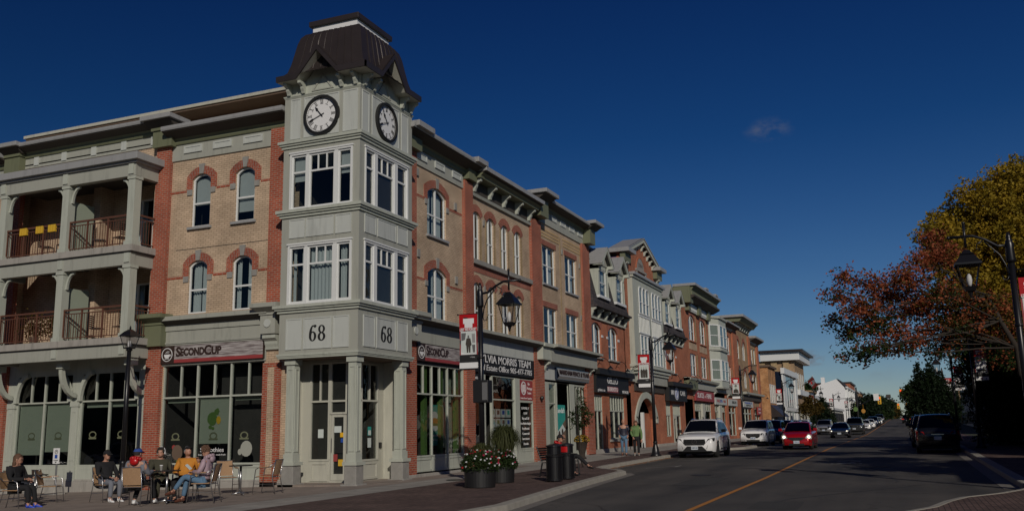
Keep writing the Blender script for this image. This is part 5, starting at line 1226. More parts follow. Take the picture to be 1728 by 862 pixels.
room(b5, FR, 32.9, 38.6, .12, 3.5, 7, mat='black', d0=-.34).name = 'passage'  # walls black: deep shade of the passage put into the colour
mb = MB(); fb(mb, FR, 36.4, 38.2, -.5, -.36, .15, 2.4); mb.build('passage_pier', 'orange_brick', b5); mb = MB(); fb(mb, FR, 36.15, 36.4, -.5, -.3, .15, 2.45); mb.build('door_post', 'white_frame', b5)
mb = MB(); fb(mb, FR, 32.5, 40.35, -.1, .33, 5.35, 11.0); fb(mb, FR, 32.4, 40.45, -.1, .42, 10.9, 11.08); mb.build('bay', 'trim_light', b5)
def FB(u, d, z): return FR(u, d+.42, z)
mb = MB(); fb(mb, FR, 32.35, 40.6, -.1, .55, 11.06, 11.22); mb.build('bay_cap', 'cap_metal', b5)
mb = MB(); fb(mb, FR, 32.4, 41.3, -.1, .50, 5.0, 5.22); fb(mb, FR, 32.3, 41.6, -.1, .62, 5.22, 5.40); fb(mb, FR, 32.6, 41.0, 0, .40, 4.82, 5.0); mb.build('bay_base', 'trim_light', b5, bev=.01)
for (z0, z1, rise) in ((8.68, 10.5, .16), (5.5, 7.34, 0)):
    for g0 in (33.8, 37.1):
        for k in range(3):
            a = g0+k*.86; sash(b5, FB, a, a+.78, z0, z1, rise=.3 if rise else 0, d=-.045, inside='curtain', fr=.07)
mb = MB()
for g0 in (33.7, 37.0):
    for k in range(8): fb(mb, FB, g0+k*.355, g0+k*.355+.05, -.09, -.045, 7.5, 8.55)
    fb(mb, FB, g0-.05, g0+2.7, -.09, -.03, 7.42, 7.5); fb(mb, FB, g0-.05, g0+2.7, -.09, -.03, 8.52, 8.62)
mb.build('bay_panelling', 'white_frame', b5)
mb = MB(); O = outline(34.75, 37.0, 11.75, 12.75, .85, 10); I = outline(34.9, 36.85, 11.85, 12.62, .75, 10); mb.ring(O, I, 0, .05, FR); mb.build('lunette_arch', 'orange_brick', b5)
mb = MB(); P_ = outline(34.9, 36.85, 11.82, 12.62, .75, 10); mb.prism(P_, .01, .03, FR); fb(mb, FR, 34.6, 37.2, 0, .12, 11.66, 11.80); fb(mb, FR, 34.7, 34.85, 0, .1, 11.5, 11.66); fb(mb, FR, 36.95, 37.1, 0, .1, 11.5, 11.66); mb.mat('stone'); ob = mb.build('lunette', None, b5)
mb = MB().mat('dark_soffit'); puttext(mb, FR, '2004', 35.88, .032, 12.12, .38, w=1.1); mb.build('date_lettering', None, b5, fixn=False)
# raking cornice with brackets, returned eaves
mb = MB(); mb2 = MB(); e = .34
for s in (-1, 1):
    a = (gc+s*4.3, 12.55); b = (gc, 13.95)
    dz = (b[1]-a[1])/(b[0]-a[0])
    pts = [(a[0], a[1]), (b[0], b[1]), (b[0], b[1]-.26), (a[0], a[1]-.26)]; mb.prism(pts, e-.1, e, FR); mb2.add([FR(a[0], e+.04, a[1]+.06), FR(b[0], e+.04, b[1]+.06), FR(b[0], -1.1, b[1]+.06), FR(a[0], -1.1, a[1]+.06)], [(0, 1, 2, 3)])
    mb2.prism([(a[0], a[1]-.02), (b[0], b[1]-.02), (b[0], b[1]+.06), (a[0], a[1]+.06)], e-.1, e+.04, FR)
    for k in range(6):
        t = (k+.6)/6.2; u = a[0]+(b[0]-a[0])*t; z = a[1]+(b[1]-a[1])*t-.32; bracket(b5, FR, u, z+.04, w=.17, h=.34, out=.26)
mb.build('raking_cornice', 'trim_light', b5); mb2.build('gable_roof', 'cap_metal', b5, fixn=False)
mb = MB()
for s in (-1, 1):
    a = (gc+s*4.25, 12.5); b = (gc, 13.9); mb.add([FR(a[0], e-.1, a[1]-.05), FR(b[0], e-.1, b[1]-.05), FR(b[0], 0, b[1]-.05), FR(a[0], 0, a[1]-.05)], [(0, 1, 2, 3)])
mb.build('soffit', 'dark_soffit', b5, fixn=False)
for (a, b) in ((31.15, 32.55), (39.35, 40.85)):
    mb = MB(); fb(mb, FR, a, b, -.02, .3, 11.75, 12.3); mb.build('cornice_block', 'olive', b5); mb = MB(); fb(mb, FR, a-.2, b+.15, -2.5, .62, 12.3, 12.55); mb.build('metal_cap', 'cap_metal', b5); bracket(b5, FR, (a+b)/2, 11.75, w=.5, h=.4, out=.3)
mb = MB(); mb.quad((31.2, 3, 12.0), (40.75, 3, 12), (40.75, 12, 12), (31.2, 12, 12)); mb.quad((31.2, .5, 8), (31.2, 12, 8), (31.2, 12, 12), (31.2, .5, 12)); mb.quad((40.75, .5, 8), (40.75, 12, 8), (40.75, 12, 12), (40.75, .5, 12)); mb.quad((31.2, 12, 0), (40.75, 12, 0), (40.75, 12, 12), (31.2, 12, 12)); mb.build('shell', 'orange_brick', b5, fixn=False)
mb = MB(); fb(mb, FR, 32.6, 33.0, .4, .50, 4.0, 5.0) if False else fb(mb, FR, 31.4, 32.9, -.02, .18, 4.3, 5.0); mb.build('fascia_block', 'trim_light', b5)
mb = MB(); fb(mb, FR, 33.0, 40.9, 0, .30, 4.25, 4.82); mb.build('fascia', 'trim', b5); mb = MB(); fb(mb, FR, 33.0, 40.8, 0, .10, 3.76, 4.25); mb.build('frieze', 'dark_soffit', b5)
for u in (31.9,): gooseneck(b5, FR, u, 4.9, .2)
for z in (5.1, 8.3): room(b5, FR, 32.6, 40.3, z, z+2.6, 3, d0=-.0)
mb = MB(); fb(mb, FR, 31.2, 33.2, -.04, .10, -.2, .36); fb(mb, FR, 38.3, 40.8, -.04, .10, -.2, .36); mb.build('plinth', 'concrete', b5, bev=.01)
b6 = mansard_building('orange brick building with a mansard roof between the white bay and the tall green cornice', 40.75, 47.6, (42.15, 45.55), ((41.05, 42.45), (43.5, 45.15)), None)
mb = MB(); wallmesh(mb, FR, 40.75, 50.6, .1, 3.6, [(41.3, 42.8, .8, 3.28), (43.4, 46.0, .15, 3.1)], dep=.15); mb.build('shopfront_wall', 'orange_brick', b6)
storefront(b6, FR, [41.34, 42.05, 42.76], [.85, 2.3, 3.26], d=-.1, toplights=[41.7, 42.4], t=.08, bulk=None); storefront(b6, FR, [43.44, 44.7, 45.96], [.2, 2.3, 3.08], d=-.1, toplights=[43.9, 44.3, 45.1, 45.5], t=.1)
mb = MB(); mb.ring(outline(43.5, 44.6, .2, 2.25), outline(43.75, 44.35, .45, 2.05), -.08, .0, FR); mb.build('shop_door', 'cream', b6)
for u in (43.2, 46.6): gooseneck(b6, FR, u, 4.9, .05)
# S7 tall green cornice
b7 = rowb('cornice_building', 'orange brick building with the tallest green cornice and a white angled bay', 47.6)
ops = [(50.6, 53.0, 8.35, 10.5, .5), (54.9, 57.4, 8.35, 10.5, .5), (50.6, 53.0, 5.45, 7.3), (54.9, 57.4, 5.45, 7.3)]
mb = MB(); wallmesh(mb, FR, 47.6, 59.0, 3.4, 11.4, ops, dep=.18); mb.build('front_wall', 'orange_brick', b7)
for o in ops:
    sash(b7, FR, *o[:4], rise=(o[4] if len(o) > 4 else 0), mull=(.5,), inside='curtain', d=-.12, fr=.1); sill(b7, FR, o[0], o[1], o[2], mat='orange_brick')
    if len(o) > 4: arch_brick(b7, FR, *o[:4], rise=o[4], t=.34, key=False, proud=.02)
    mb = MB(); fb(mb, FR, o[1], o[1]+.5, -.02, .008, o[2], o[3]); mb.build('brick_quoin', 'tan_quoin', b7)
for (a, b) in ((50.3, 53.4), (54.6, 57.7)):
    mb = MB(); fb(mb, FR, a, b, -.02, .02, 7.62, 8.16); mb.build('wall_panel', 'beige_brick', b7)
mb = MB(); fb(mb, FR, 49.6, 60.0, -.02, .16, 10.7, 11.35); mb.build('frieze', 'panel_light', b7)
for u in (49.75, 54.0, 58.1): 
    mb = MB(); fb(mb, FR, u-.55 if u > 50 else u-.3, u+.55 if u > 50 else u+.5, 0, .34, 10.65, 11.5); mb.build('cornice_block', 'olive', b7)
mb = MB(); us = [50.5+.42*k for k in range(20)]
for u in us:
    if abs(u-54) > .6 and abs(u-58.1) > .6: fb(mb, FR, u, u+.28, .15, .21, 10.85, 10.98); fb(mb, FR, u, u+.28, .15, .21, 11.12, 11.25)
mb.build('frieze_block', 'white_frame', b7)
profile(b7, FR, 49.2, 60.3, [(0, 11.4), (.3, 11.4), (.9, 11.7), (.9, 11.85), (0, 11.85)], 'dark_soffit', 'soffit'); profile(b7, FR, 49.2, 60.3, [(-.6, 11.85), (.75, 11.85), (.65, 12.2), (.85, 12.45), (1.0, 12.55), (-.6, 12.55)], 'olive', 'bed_moulding')
mb = MB(); fb(mb, FR, 49.0, 60.4, -.8, 1.05, 12.55, 12.75); mb.build('metal_cap', 'cap_metal', b7); mb = MB(); fb(mb, FR, 48.9, 50.0, -3, .6, 11.2, 12.5); mb.build('cornice_block', 'olive', b7)
for u in (53.9, 58.2):
    mb = MB(); fb(mb, FR, u-.5, u+.5, -.2, 1.1, 12.75, 12.92); mb.build('metal_cap', 'cap_metal', b7)
def FBy(u, d, z): return FR(u, d+.75, z)
mb = MB(); 
def baypoly(u0, u1, ch, out, z0, z1): mb.add([FR(a, d, z) for z in (z0, z1) for a, d in ((u0, 0), (u0+ch, out), (u1-ch, out), (u1, 0))], [(0, 1, 2, 3), (7, 6, 5, 4), (0, 4, 5, 1), (1, 5, 6, 2), (2, 6, 7, 3), (3, 7, 4, 0)])
baypoly(58.9, 64.9, 1.2, .75, 4.9, 11.0); mb.build('bay', 'trim_light', b7)
mb = MB(); baypoly(58.75, 65.1, 1.2, .9, 11.0, 11.2); baypoly(58.75, 65.1, 1.2, .9, 8.1, 8.26); baypoly(58.8, 65, 1.2, .85, 4.75, 4.9); mb.build('bay_moulding', 'trim', b7)
for (z0, z1) in ((8.45, 10.45), (5.45, 7.3)):
    for (a, b) in ((60.2, 61.9), (61.95, 63.6)): sash(b7, FBy, a, b, z0, z1, d=.03, inside='curtain', fr=.1)
    for s, a, b in ((0, 58.95, 60.05), (1, 63.75, 64.85)):
        o1 = FR(58.9, 0, 0) if s == 0 else FR(63.7, .75, 0); o2 = FR(60.1, .75, 0) if s == 0 else FR(64.9, 0, 0)
        ud = (o2-o1).normalized(); nd = Vector((ud.y, -ud.x, 0)); TT = frameT(o1, ud, nd); ln = (o2-o1).length; sash(b7, TT, .1, ln-.1, z0, z1, d=.03, inside='curtain', fr=.1)
mb = MB(); wallmesh(mb, FR, 47.6, 66, .1, 3.45, [(51.2, 58.2, .7, 3.42), (59.9, 65.2, .7, 3.42)], dep=.15); mb.build('shopfront_wall', 'orange_brick', b7)
storefront(b7, FR, [51.24, 53.4, 55.8, 58.16], [.7, 2.75, 3.4], d=-.1, toplights=[51.9, 52.6, 56.5, 57.3], t=.1); storefront(b7, FR, [59.94, 61.6, 63.2, 65.16], [.7, 2.75, 3.4], d=-.1, toplights=[60.5, 63.9, 64.5], t=.12)
mb = MB(); fb(mb, FR, 54.0, 55.1, -.1, .1, .2, 3.3); fb(mb, FR, 61.8, 62.9, -.1, .1, .2, 3.3); mb.build('door_post', 'cream', b7)
mb = MB(); fb(mb, FR, 47.9, 67.4, -.02, .30, 4.42, 4.95); mb.build('fascia', 'trim', b7); profile(b7, FR, 47.6, 67.8, [(0, 4.95), (.55, 5.05), (.6, 5.22), (0, 5.26)], 'trim', 'shop_cornice')
mb = MB(); fb(mb, FR, 47.6, 50.6, 0, .5, 4.3, 5.2); mb.build('fascia_block', 'olive', b7)
for u in (48.3, 49.8): gooseneck(b7, FR, u, 5.1, .3)
for u in (51.0, 59.0, 66.0): bracket(b7, FR, u, 4.4, w=.4, h=.5, out=.35)
mb = MB(); mb.quad((47.6, 1, 11.6), (65, 1, 11.6), (65, 12, 11.6), (47.6, 12, 11.6)); mb.quad((47.6, .5, 8), (47.6, 12, 8), (47.6, 12, 11.6), (47.6, .5, 11.6)); mb.quad((47.6, 12, 0), (90, 12, 0), (90, 12, 11.6), (47.6, 12, 11.6)); mb.build('shell', 'orange_brick', b7, fixn=False)
room(b7, FR, 47.7, 65, .15, 3.8, 6, d0=-.2)
for z in (5.1, 8.2): room(b7, FR, 47.7, 64.8, z, z+2.7, 3, d0=-.25)
# S8..S10
b8 = rowb('shop_building', 'farthest building of the brick row, tan arched windows under a dark bracketed cornice', 65.0)
ops = [(67.1, 69.9, 8.35, 10.2), (67.1, 69.9, 5.4, 7.2), (73.9, 75.9, 8.35, 10.4, .7), (77.9, 79.8, 8.35, 10.4, .7), (73.9, 75.9, 5.4, 7.3, .7), (77.9, 79.8, 5.4, 7.3, .7), (84.0, 85.3, 8.35, 10.1), (86.0, 87.3, 8.35, 10.1), (84.0, 85.3, 5.4, 7.2), (86.0, 87.3, 5.4, 7.2)]
mb = MB().mat('orange_brick'); wallmesh(mb, FR, 64.9, 73.2, 3.4, 11.0, [o for o in ops if o[0] < 73], dep=.18); mb.mat('tan_brick'); wallmesh(mb, FR, 73.2, 82.6, 3.4, 11.5, [o for o in ops if 73 < o[0] < 83], dep=.18); wallmesh(mb, FR, 82.6, 89.2, 3.4, 10.9, [o for o in ops if o[0] > 83], dep=.18); mb.build('front_wall', None, b8)
for o in ops:
    sash(b8, FR, *o[:4], rise=(o[4] if len(o) > 4 else 0), mull=(.5,), inside='curtain', d=-.12, fr=.1); mb = MB(); fb(mb, FR, o[1], o[1]+.5, -.02, .008, o[2], o[3]-.3); mb.build('brick_quoin', 'tan_quoin', b8)
    if len(o) > 4: arch_brick(b8, FR, *o[:4], rise=o[4], t=.4, key=False, proud=.03)
mb = MB(); 
for (a, b) in ((65.0, 66.2), (71.0, 73.6), (81.4, 82.8), (87.8, 89.2)): fb(mb, FR, a, b, -.02, .14, .2, 11.2)
mb.build('pilaster', 'orange_brick', b8)
cornice(b8, FR, 65, 72.6, 10.8, out=.7, h=.12, deep=.45, d0=.05, mould='trim'); cornice(b8, FR, 82.6, 89.3, 10.6, out=.8, h=.2, deep=.55, d0=.05, mould='trim')
mb = MB(); fb(mb, FR, 73.3, 82.8, -.02, .06, 11.4, 12.1); mb.build('frieze', 'dark_soffit', b8)
for k in range(7): bracket(b8, FR, 73.8+k*1.42, 12.05, w=.24, h=.55, out=.45)
profile(b8, FR, 73.0, 83.2, [(-2, 12.05), (.6, 12.05), (1.0, 12.5), (-2, 12.5)], 'olive', 'bed_moulding'); mb = MB(); fb(mb, FR, 72.7, 83.4, -2.5, 1.1, 12.5, 12.75); mb.build('metal_cap', 'cap_metal', b8)
mb = MB(); mb.quad((65, 1, 11), (89.2, 1, 11), (89.2, 12, 11), (65, 12, 11)); mb.quad((89.2, .5, 0), (89.2, 12, 0), (89.2, 12, 11), (89.2, .5, 11)); mb.quad((73.2, .5, 10.8), (73.2, 8, 10.8), (73.2, 8, 12), (73.2, .5, 12)); mb.build('shell', 'orange_brick', b8, fixn=False)
mb = MB(); wallmesh(mb, FR, 65.9, 89.2, .1, 3.45, [(67.0, 71.0, .5, 3.4), (75.4, 81.6, .5, 3.3), (83.5, 87.3, .5, 3.3)], dep=.15); mb.build('shopfront_wall', 'orange_brick', b8)
storefront(b8, FR, [67.04, 69, 70.96], [.5, 2.7, 3.38], d=-.1, t=.14); storefront(b8, FR, [75.44, 77.5, 79.5, 81.56], [.5, 2.7, 3.28], d=-.1, t=.14); storefront(b8, FR, [83.54, 85.4, 87.26], [.5, 2.7, 3.28], d=-.1, t=.14)
mb = MB(); fb(mb, FR, 75.2, 88.3, -.02, .25, 4.1, 4.6); mb.build('fascia', 'dark_soffit', b8); profile(b8, FR, 75.0, 88.6, [(0, 4.6), (.6, 4.7), (.6, 4.9), (0, 4.95)], 'trim', 'shop_cornice'); mb = MB(); fb(mb, FR, 67.4, 75, -.02, .2, 4.3, 5.0); mb.build('fascia', 'olive', b8)
for u in (74.0, 88.4, 90.0): gooseneck(b8, FR, u, 4.7, .3) if u < 89 else None
room(b8, FR, 65.2, 89, .15, 3.8, 5)
for z in (5.1, 8.2): room(b8, FR, 65.2, 89, z, z+2.6, 3, d0=-.25)

# ---------------- signs on the row ----------------
def cup_logo(mb, T, cu, cz, r, q, d):
    circ = lambda rr, rz=1.: [(cu+q*rr*math.cos(2*PI*k/24), cz+rr*math.sin(2*PI*k/24)) for k in range(24)]
    mb.mat('white'); mb.ring(circ(r), circ(r*.90), d, d+.01, T)
    mb.prism([(cu+q*r*x, cz+r*y) for x, y in ((-.55, .05), (.55, .05), (.50, -.25), (.25, -.48), (-.25, -.48), (-.50, -.25))], d, d+.01, T)
    mb.ring([(cu+q*r*(.55+.16*math.cos(2*PI*k/10)), cz+r*(-.1+.16*math.sin(2*PI*k/10))) for k in range(10)], [(cu+q*r*(.55+.09*math.cos(2*PI*k/10)), cz+r*(-.1+.09*math.sin(2*PI*k/10))) for k in range(10)], d, d+.008, T)
    mb.prism([(cu+q*r*x, cz+r*y) for x, y in ((-.45, -.52), (.45, -.52), (.35, -.62), (-.35, -.62))], d, d+.01, T)
    for k in range(3): mb.ring([(cu+q*r*(-.05+.1*k+.30*math.cos(a)), cz+r*(.32+.1*(k-1)+.1*math.sin(a))) for a in [i*PI/8 for i in range(9)]], [(cu+q*r*(-.05+.1*k+.26*math.cos(a)), cz+r*(.32+.1*(k-1)+.06*math.sin(a))) for a in [i*PI/8 for i in range(9)]], d, d+.009, T, closed=False)
def coffee_sign(T, ua, ub, z0, z1, q, label):
    """ua = edge at the reader's left"""
    W = abs(ub-ua); s = 1 if ub > ua else -1; fu = lambda t: ua+s*t*W; q = s
    mb = MB().mat('sign_dark'); a, b = sorted((ua, ub)); fb(mb, T, a, b, .05, .13, z0, z1)
    c0, c1 = sorted((fu(.145), fu(.995))); h = z1-z0
    mb.mat('grey_wood'); fb(mb, T, c0, c1, .13, .137, z0+h*.22, z1-h*.03)
    mb.mat('sign_red'); fb(mb, T, c0, c1, .13, .139, z0+h*.03, z0+h*.22)
    cup_logo(mb, T, fu(.072), (z0+z1)/2, h*.38, q, .131)
    mb.mat('sign_dark')
    puttext(mb, T, 'S', fu(.185), .142, z0+h*.60, h*.72, bold=.016, flip=s < 0); puttext(mb, T, 'ECOND', fu(.325), .142, z0+h*.575, h*.56, w=W*.235, bold=.016, flip=s < 0)
    puttext(mb, T, 'C', fu(.475), .142, z0+h*.61, h*.72, bold=.016, flip=s < 0); puttext(mb, T, 'UP', fu(.56), .142, z0+h*.58, h*.56, w=W*.095, bold=.016, flip=s < 0)
    return tag(mb.build('shop_sign', None, fixn=False), label, 'sign')
coffee_sign(FL, 8.0, 3.75, 3.9, 4.5, -1, 'coffee shop sign with cup emblem above the cafe tables on the side street')
coffee_sign(FR, 4.45, 8.36, 3.93, 4.53, 1, 'coffee shop sign with cup emblem partly behind the flag banner')
mb = MB().mat('black'); fb(mb, FR, 9.18, 15.6, .03, .10, 3.78, 4.56); mb.mat('white'); puttext(mb, FR, 'SYLVIA MORRIS TEAM', 12.35, .105, 4.33, .44, w=5.6, bold=.004); puttext(mb, FR, 'Real Estate Office 905-477-7785', 12.35, .105, 3.98, .34, w=5.9, shear=.15, bold=.0)
tag(mb.build('shop_sign', None, fixn=False), 'long black real estate sign with two lines of white lettering', 'sign')
mb = MB().mat('paint_navy'); fb(mb, FR, 18.45, 23.45, .05, .16, 3.86, 4.42); mb.mat('cap_metal'); mb.add([FR(*p) for p in ((18.5, .16, 4.39), (23.4, .16, 4.39), (23.3, .24, 4.02), (18.62, .24, 4.02), (18.5, .16, 3.88), (23.4, .16, 3.88))], [(0, 1, 2, 3), (3, 2, 5, 4)])
mb.mat('sign_dark'); puttext(mb, FR, 'MARKHAM FENCE & TEAM', 20.95, .23, 4.2, .34, w=4.5, bold=.003, ext=.012); 
tag(mb.build('shop_sign', None, fixn=False), 'grey shop sign with slanted edges and large capital letters over the teal poster', 'sign')
mb = MB().mat('black'); fb(mb, FR, 24.6, 31.1, .05, .20, 3.42, 4.40); mb.mat('dark_soffit'); profile
mb.mat('black'); mb.prism([(24.5, 4.4), (31.7, 4.4), (31.75, 4.72), (24.5, 4.72)], 0, .45, FR)
mb.mat('white'); puttext(mb, FR, 'GEL.LO', 27.7, .205, 4.12, .50, w=2.1, bold=.008); puttext(mb, FR, 'gelato.ca', 25.5, .205, 3.56, .22, w=1.35); puttext(mb, FR, '905-554-2222', 30.3, .205, 3.56, .22, w=1.3)
mb.mat('sign_red'); fb(mb, FR, 26.65, 28.8, .2, .203, 3.48, 3.80); mb.mat('white'); puttext(mb, FR, 'BURRITO', 27.7, .207, 3.64, .34, w=2.05, bold=.004)
tag(mb.build('shop_sign', None, fixn=False), 'black sign with stacked white and orange lettering above the walking couple', 'sign')
mb = MB().mat('black'); fb(mb, FR, 41.1, 46.9, .05, .35, 3.30, 4.35); mb.prism([(41.0, 4.35), (47.7, 4.35), (47.7, 4.62), (41.0, 4.62)], 0, .7, FR)
mb.mat('white'); mb.prism([(43.4+.62*math.cos(2*PI*k/24), 3.84+.46*math.sin(2*PI*k/24)) for k in range(24)], .35, .36, FR); mb.mat('blue_sign'); mb.ring([(43.4+.52*math.cos(2*PI*k/24), 3.84+.38*math.sin(2*PI*k/24)) for k in range(24)], [(43.4+.46*math.cos(2*PI*k/24), 3.84+.33*math.sin(2*PI*k/24)) for k in range(24)], .36, .37, FR)
mb.prism([(43.2, 3.6), (43.5, 3.75), (43.7, 4.1), (43.35, 3.95)], .361, .37, FR); mb.mat('white'); puttext(mb, FR, 'BAR', 42.1, .36, 3.9, .5, w=.8, bold=.006); puttext(mb, FR, 'CAFE', 45.4, .36, 3.9, .5, w=1.7, bold=.006)
tag(mb.build('shop_sign', None, fixn=False), 'black box sign with a white oval emblem, past the arched passage', 'sign')
mb = MB().mat('sign_red'); fb(mb, FR, 51.0, 58.9, .05, .2, 3.52, 4.34); mb.mat('white'); puttext(mb, FR, 'SLICE', 52.9, .205, 3.95, .55, w=2.6, bold=.008); puttext(mb, FR, 'of', 54.75, .205, 3.9, .3, w=.4); puttext(mb, FR, 'FIRE', 56.5, .205, 3.95, .55, w=2.1, bold=.008)
tag(mb.build('shop_sign', None, fixn=False), 'red pizza shop sign with bold white lettering', 'sign')
for (a, b, m1, cols, lab) in ((59.6, 65.4, 'panel_light', (('sign_red', .25, 1.6), ('blue_sign', .5, 1.2), ('sign_red', .78, 1.2)), 'white sign with red and blue marks next to the red pizza sign'), (66.4, 71.4, 'panel_light', (('black', .62, 2.4),), 'white sign with one black mark past the bay window'), (75.4, 82.0, 'panel_light', (('blue_sign', .5, 4.5), ('black', .5, 3.5)), 'pale sign with a blue line of lettering far along the row')):
    mb = MB().mat(m1); fb(mb, FR, a, b, .05, .16, 3.36, 3.98)
    for i, (m2, f, w) in enumerate(cols):
        mb.mat(m2); puttext(mb, FR, ('NAILS', 'SPA', 'HAIR', 'OPTICAL')[i % 4] if len(cols) > 1 else 'BISON', a+(b-a)*f, .165, 3.68 if a < 70 or i == 0 and len(cols) > 2 else (3.8 if i == 0 else 3.54), .34 if a < 70 else .24, w=w, bold=.01)
    tag(mb.build('shop_sign', None, fixn=False), lab, 'sign')
mb = MB().mat('sign_red'); fb(mb, FR, 85.0, 87.6, .1, .22, 2.6, 3.5); mb.mat('white'); puttext(mb, FR, 'SALE', 86.3, .225, 3.25, .3, w=1.8); puttext(mb, FR, 'TODAY', 86.3, .225, 2.85, .26, w=1.8)
tag(mb.build('shop_sign', None, fixn=False), 'small red sign low on the last shop of the row', 'sign')
# cafe window graphics and blinds
def blindmesh(par, T, u0, u1, z0, z1, d=-.35, mat='blind'):
    mb = MB(); fb(mb, T, u0, u1, d-.01, d, z0, z1); fb(mb, T, u0-.03, u1+.03, d-.04, d+.02, z1-.02, z1+.06); return mb.build('roller_blind', mat, par)
blindmesh(cb, FL, 13.42, 14.65, .95, 2.70, -.12); blindmesh(cb, FL, 12.05, 13.3, 1.05, 2.70, -.12); blindmesh(cb, FL, 9.05, 11.5, 2.55, 2.70, -.2)
blindmesh(cb, FL, 5.2, 6.42, 1.25, 2.70, -.13); blindmesh(cb, FL, 6.6, 7.85, 2.6, 2.70, -.2); blindmesh(cb, FL, 3.85, 5.05, 2.62, 2.70, -.2)
def blob(mb, T, cu, cz, ru, rz, d, n=14, j=0.): mb.prism([(cu+ru*math.cos(2*PI*k/n)*(1+j*math.sin(3*k)), cz+rz*math.sin(2*PI*k/n)*(1+j*math.cos(5*k))) for k in range(n)], d, d+.004, T)
mb = MB()
mb.mat('green_paint'); blob(mb, FL, 5.90, 2.05, .20, .22, -.118, j=.05); blob(mb, FL, 5.72, 2.28, .10, .10, -.115, j=.2); blob(mb, FL, 5.97, 1.78, .07, .06, -.116); blob(mb, FL, 5.86, 1.74, .06, .05, -.116); mb.mat('petal_yellow'); blob(mb, FL, 5.64, 2.0, .09, .13, -.117)
mb.mat('brown_soffit'); blob(mb, FL, 7.25, .98, .22, .25, -.062); mb.mat('green_paint'); blob(mb, FL, 7.2, .72, .09, .09, -.063, j=.1); mb.mat('sign_red'); blob(mb, FL, 7.4, 1.15, .08, .08, -.063)
mb.mat('trim'); blob(mb, FL, 4.45, 1.08, .23, .25, -.062); blob(mb, FL, 4.7, .98, .08, .1, -.063); mb.mat('green_paint'); fb(mb, FL, 3.85, 4.05, -.5, -.45, .95, 1.1)
for cu in (7.35, 5.83, 4.55):
    mb.mat('olive'); mb.ring([(cu+.16*math.cos(2*PI*k/16), 1.50+.12*math.sin(2*PI*k/16)) for k in range(16)], [(cu+.11*math.cos(2*PI*k/16), 1.50+.08*math.sin(2*PI*k/16)) for k in range(16)], -.064 if cu != 5.83 else -.117, -.060 if cu != 5.83 else -.113, FL)
    fb(mb, FL, cu-.18, cu+.18, -.064 if cu != 5.83 else -.117, -.059 if cu != 5.83 else -.112, 1.37, 1.42)
mb.mat('white'); puttext(mb, FL, 'Smoothies', 5.82, -.064, 1.05, .20, w=.95, flip=True); puttext(mb, FL, 'fruit, yogurt & ice  |  made fresh', 5.82, -.064, .90, .07, w=1.1, flip=True)
mb.build('window_graphics', None, cb, fixn=False)
mb = MB()      # emblems on the blinds farther along, hanging lights, green inner frames
for cu in (12.7, 14.0, 9.7, 11.0):
    mb.mat('olive'); dd = -.118 if cu > 12 else -.048
    mb.ring([(cu+.17*math.cos(2*PI*k/16), 1.62+.12*math.sin(2*PI*k/16)) for k in range(16)], [(cu+.13*math.cos(2*PI*k/16), 1.62+.08*math.sin(2*PI*k/16)) for k in range(16)], dd, dd+.004, FL); fb(mb, FL, cu-.17, cu+.17, dd, dd+.005, 1.47, 1.53)
mb.build('window_graphics', None, cb, fixn=False)
mb = MB(); rr = random.Random(4)
for k in range(9): u = rr.uniform(3.6, 7.5); mb.sph((.5+rr.uniform(1, 4), u, rr.uniform(2.1, 2.6)), .05, 8, 6)
for k in range(5): mb.sph((5.2+rr.uniform(0, 3), 1.5+rr.uniform(0, 3), rr.uniform(2.2, 2.9)), .05, 8, 6)
mb.build('pendant_lamps', 'shop_light', cb)
mb = MB().mat('green_paint')
for u in (5.55, 6.8, 8.1): fb(mb, FR, u-.10, u+.08, -.30, -.14, .7, 3.8)
mb.mat('blind'); fb(mb, FR, 7.35, 8.25, -.45, -.42, .9, 3.8)
mb.build('window_reveal', None, cb)
mb = MB().mat('teal'); fb(mb, FR, 6.05, 6.85, -.28, -.27, 1.0, 2.45); mb.mat('paper'); blob(mb, FR, 6.45, 2.05, .26, .16, -.268); mb.mat('wood_orange'); blob(mb, FR, 6.45, 1.86, .30, .12, -.267); mb.mat('green_paint'); blob(mb, FR, 6.45, 1.74, .30, .05, -.266); mb.mat('paper'); blob(mb, FR, 6.45, 1.62, .27, .12, -.267); mb.mat('white'); puttext(mb, FR, 'Spring Breakfast', 6.45, -.266, 1.35, .1, w=.6); puttext(mb, FR, 'Made Easy', 6.45, -.266, 1.2, .1, w=.45)
tag(mb.build('window_poster', None, fixn=False), 'pale teal breakfast sandwich poster in the cafe window beside the tower', 'poster')
mb = MB().mat('brown_soffit'); fb(mb, FR, 7.3, 8.3, -1.0, -.5, .1, 1.25)
for u in (3.9, 4.6, 5.8, 6.7, 7.4): mb.mat('dark_soffit'); fb(mb, FL, u, u+.5, -2.2, -1.7, .1, 1.0)
mb.mat('paper')
for k in range(16): u = 4.0+.25*k; fb(mb, FL, u, u+.10, -3.2, -3.1, 1.2, 1.2+rr.uniform(.1, .25))
mb.build('cafe_counter', None, cb)
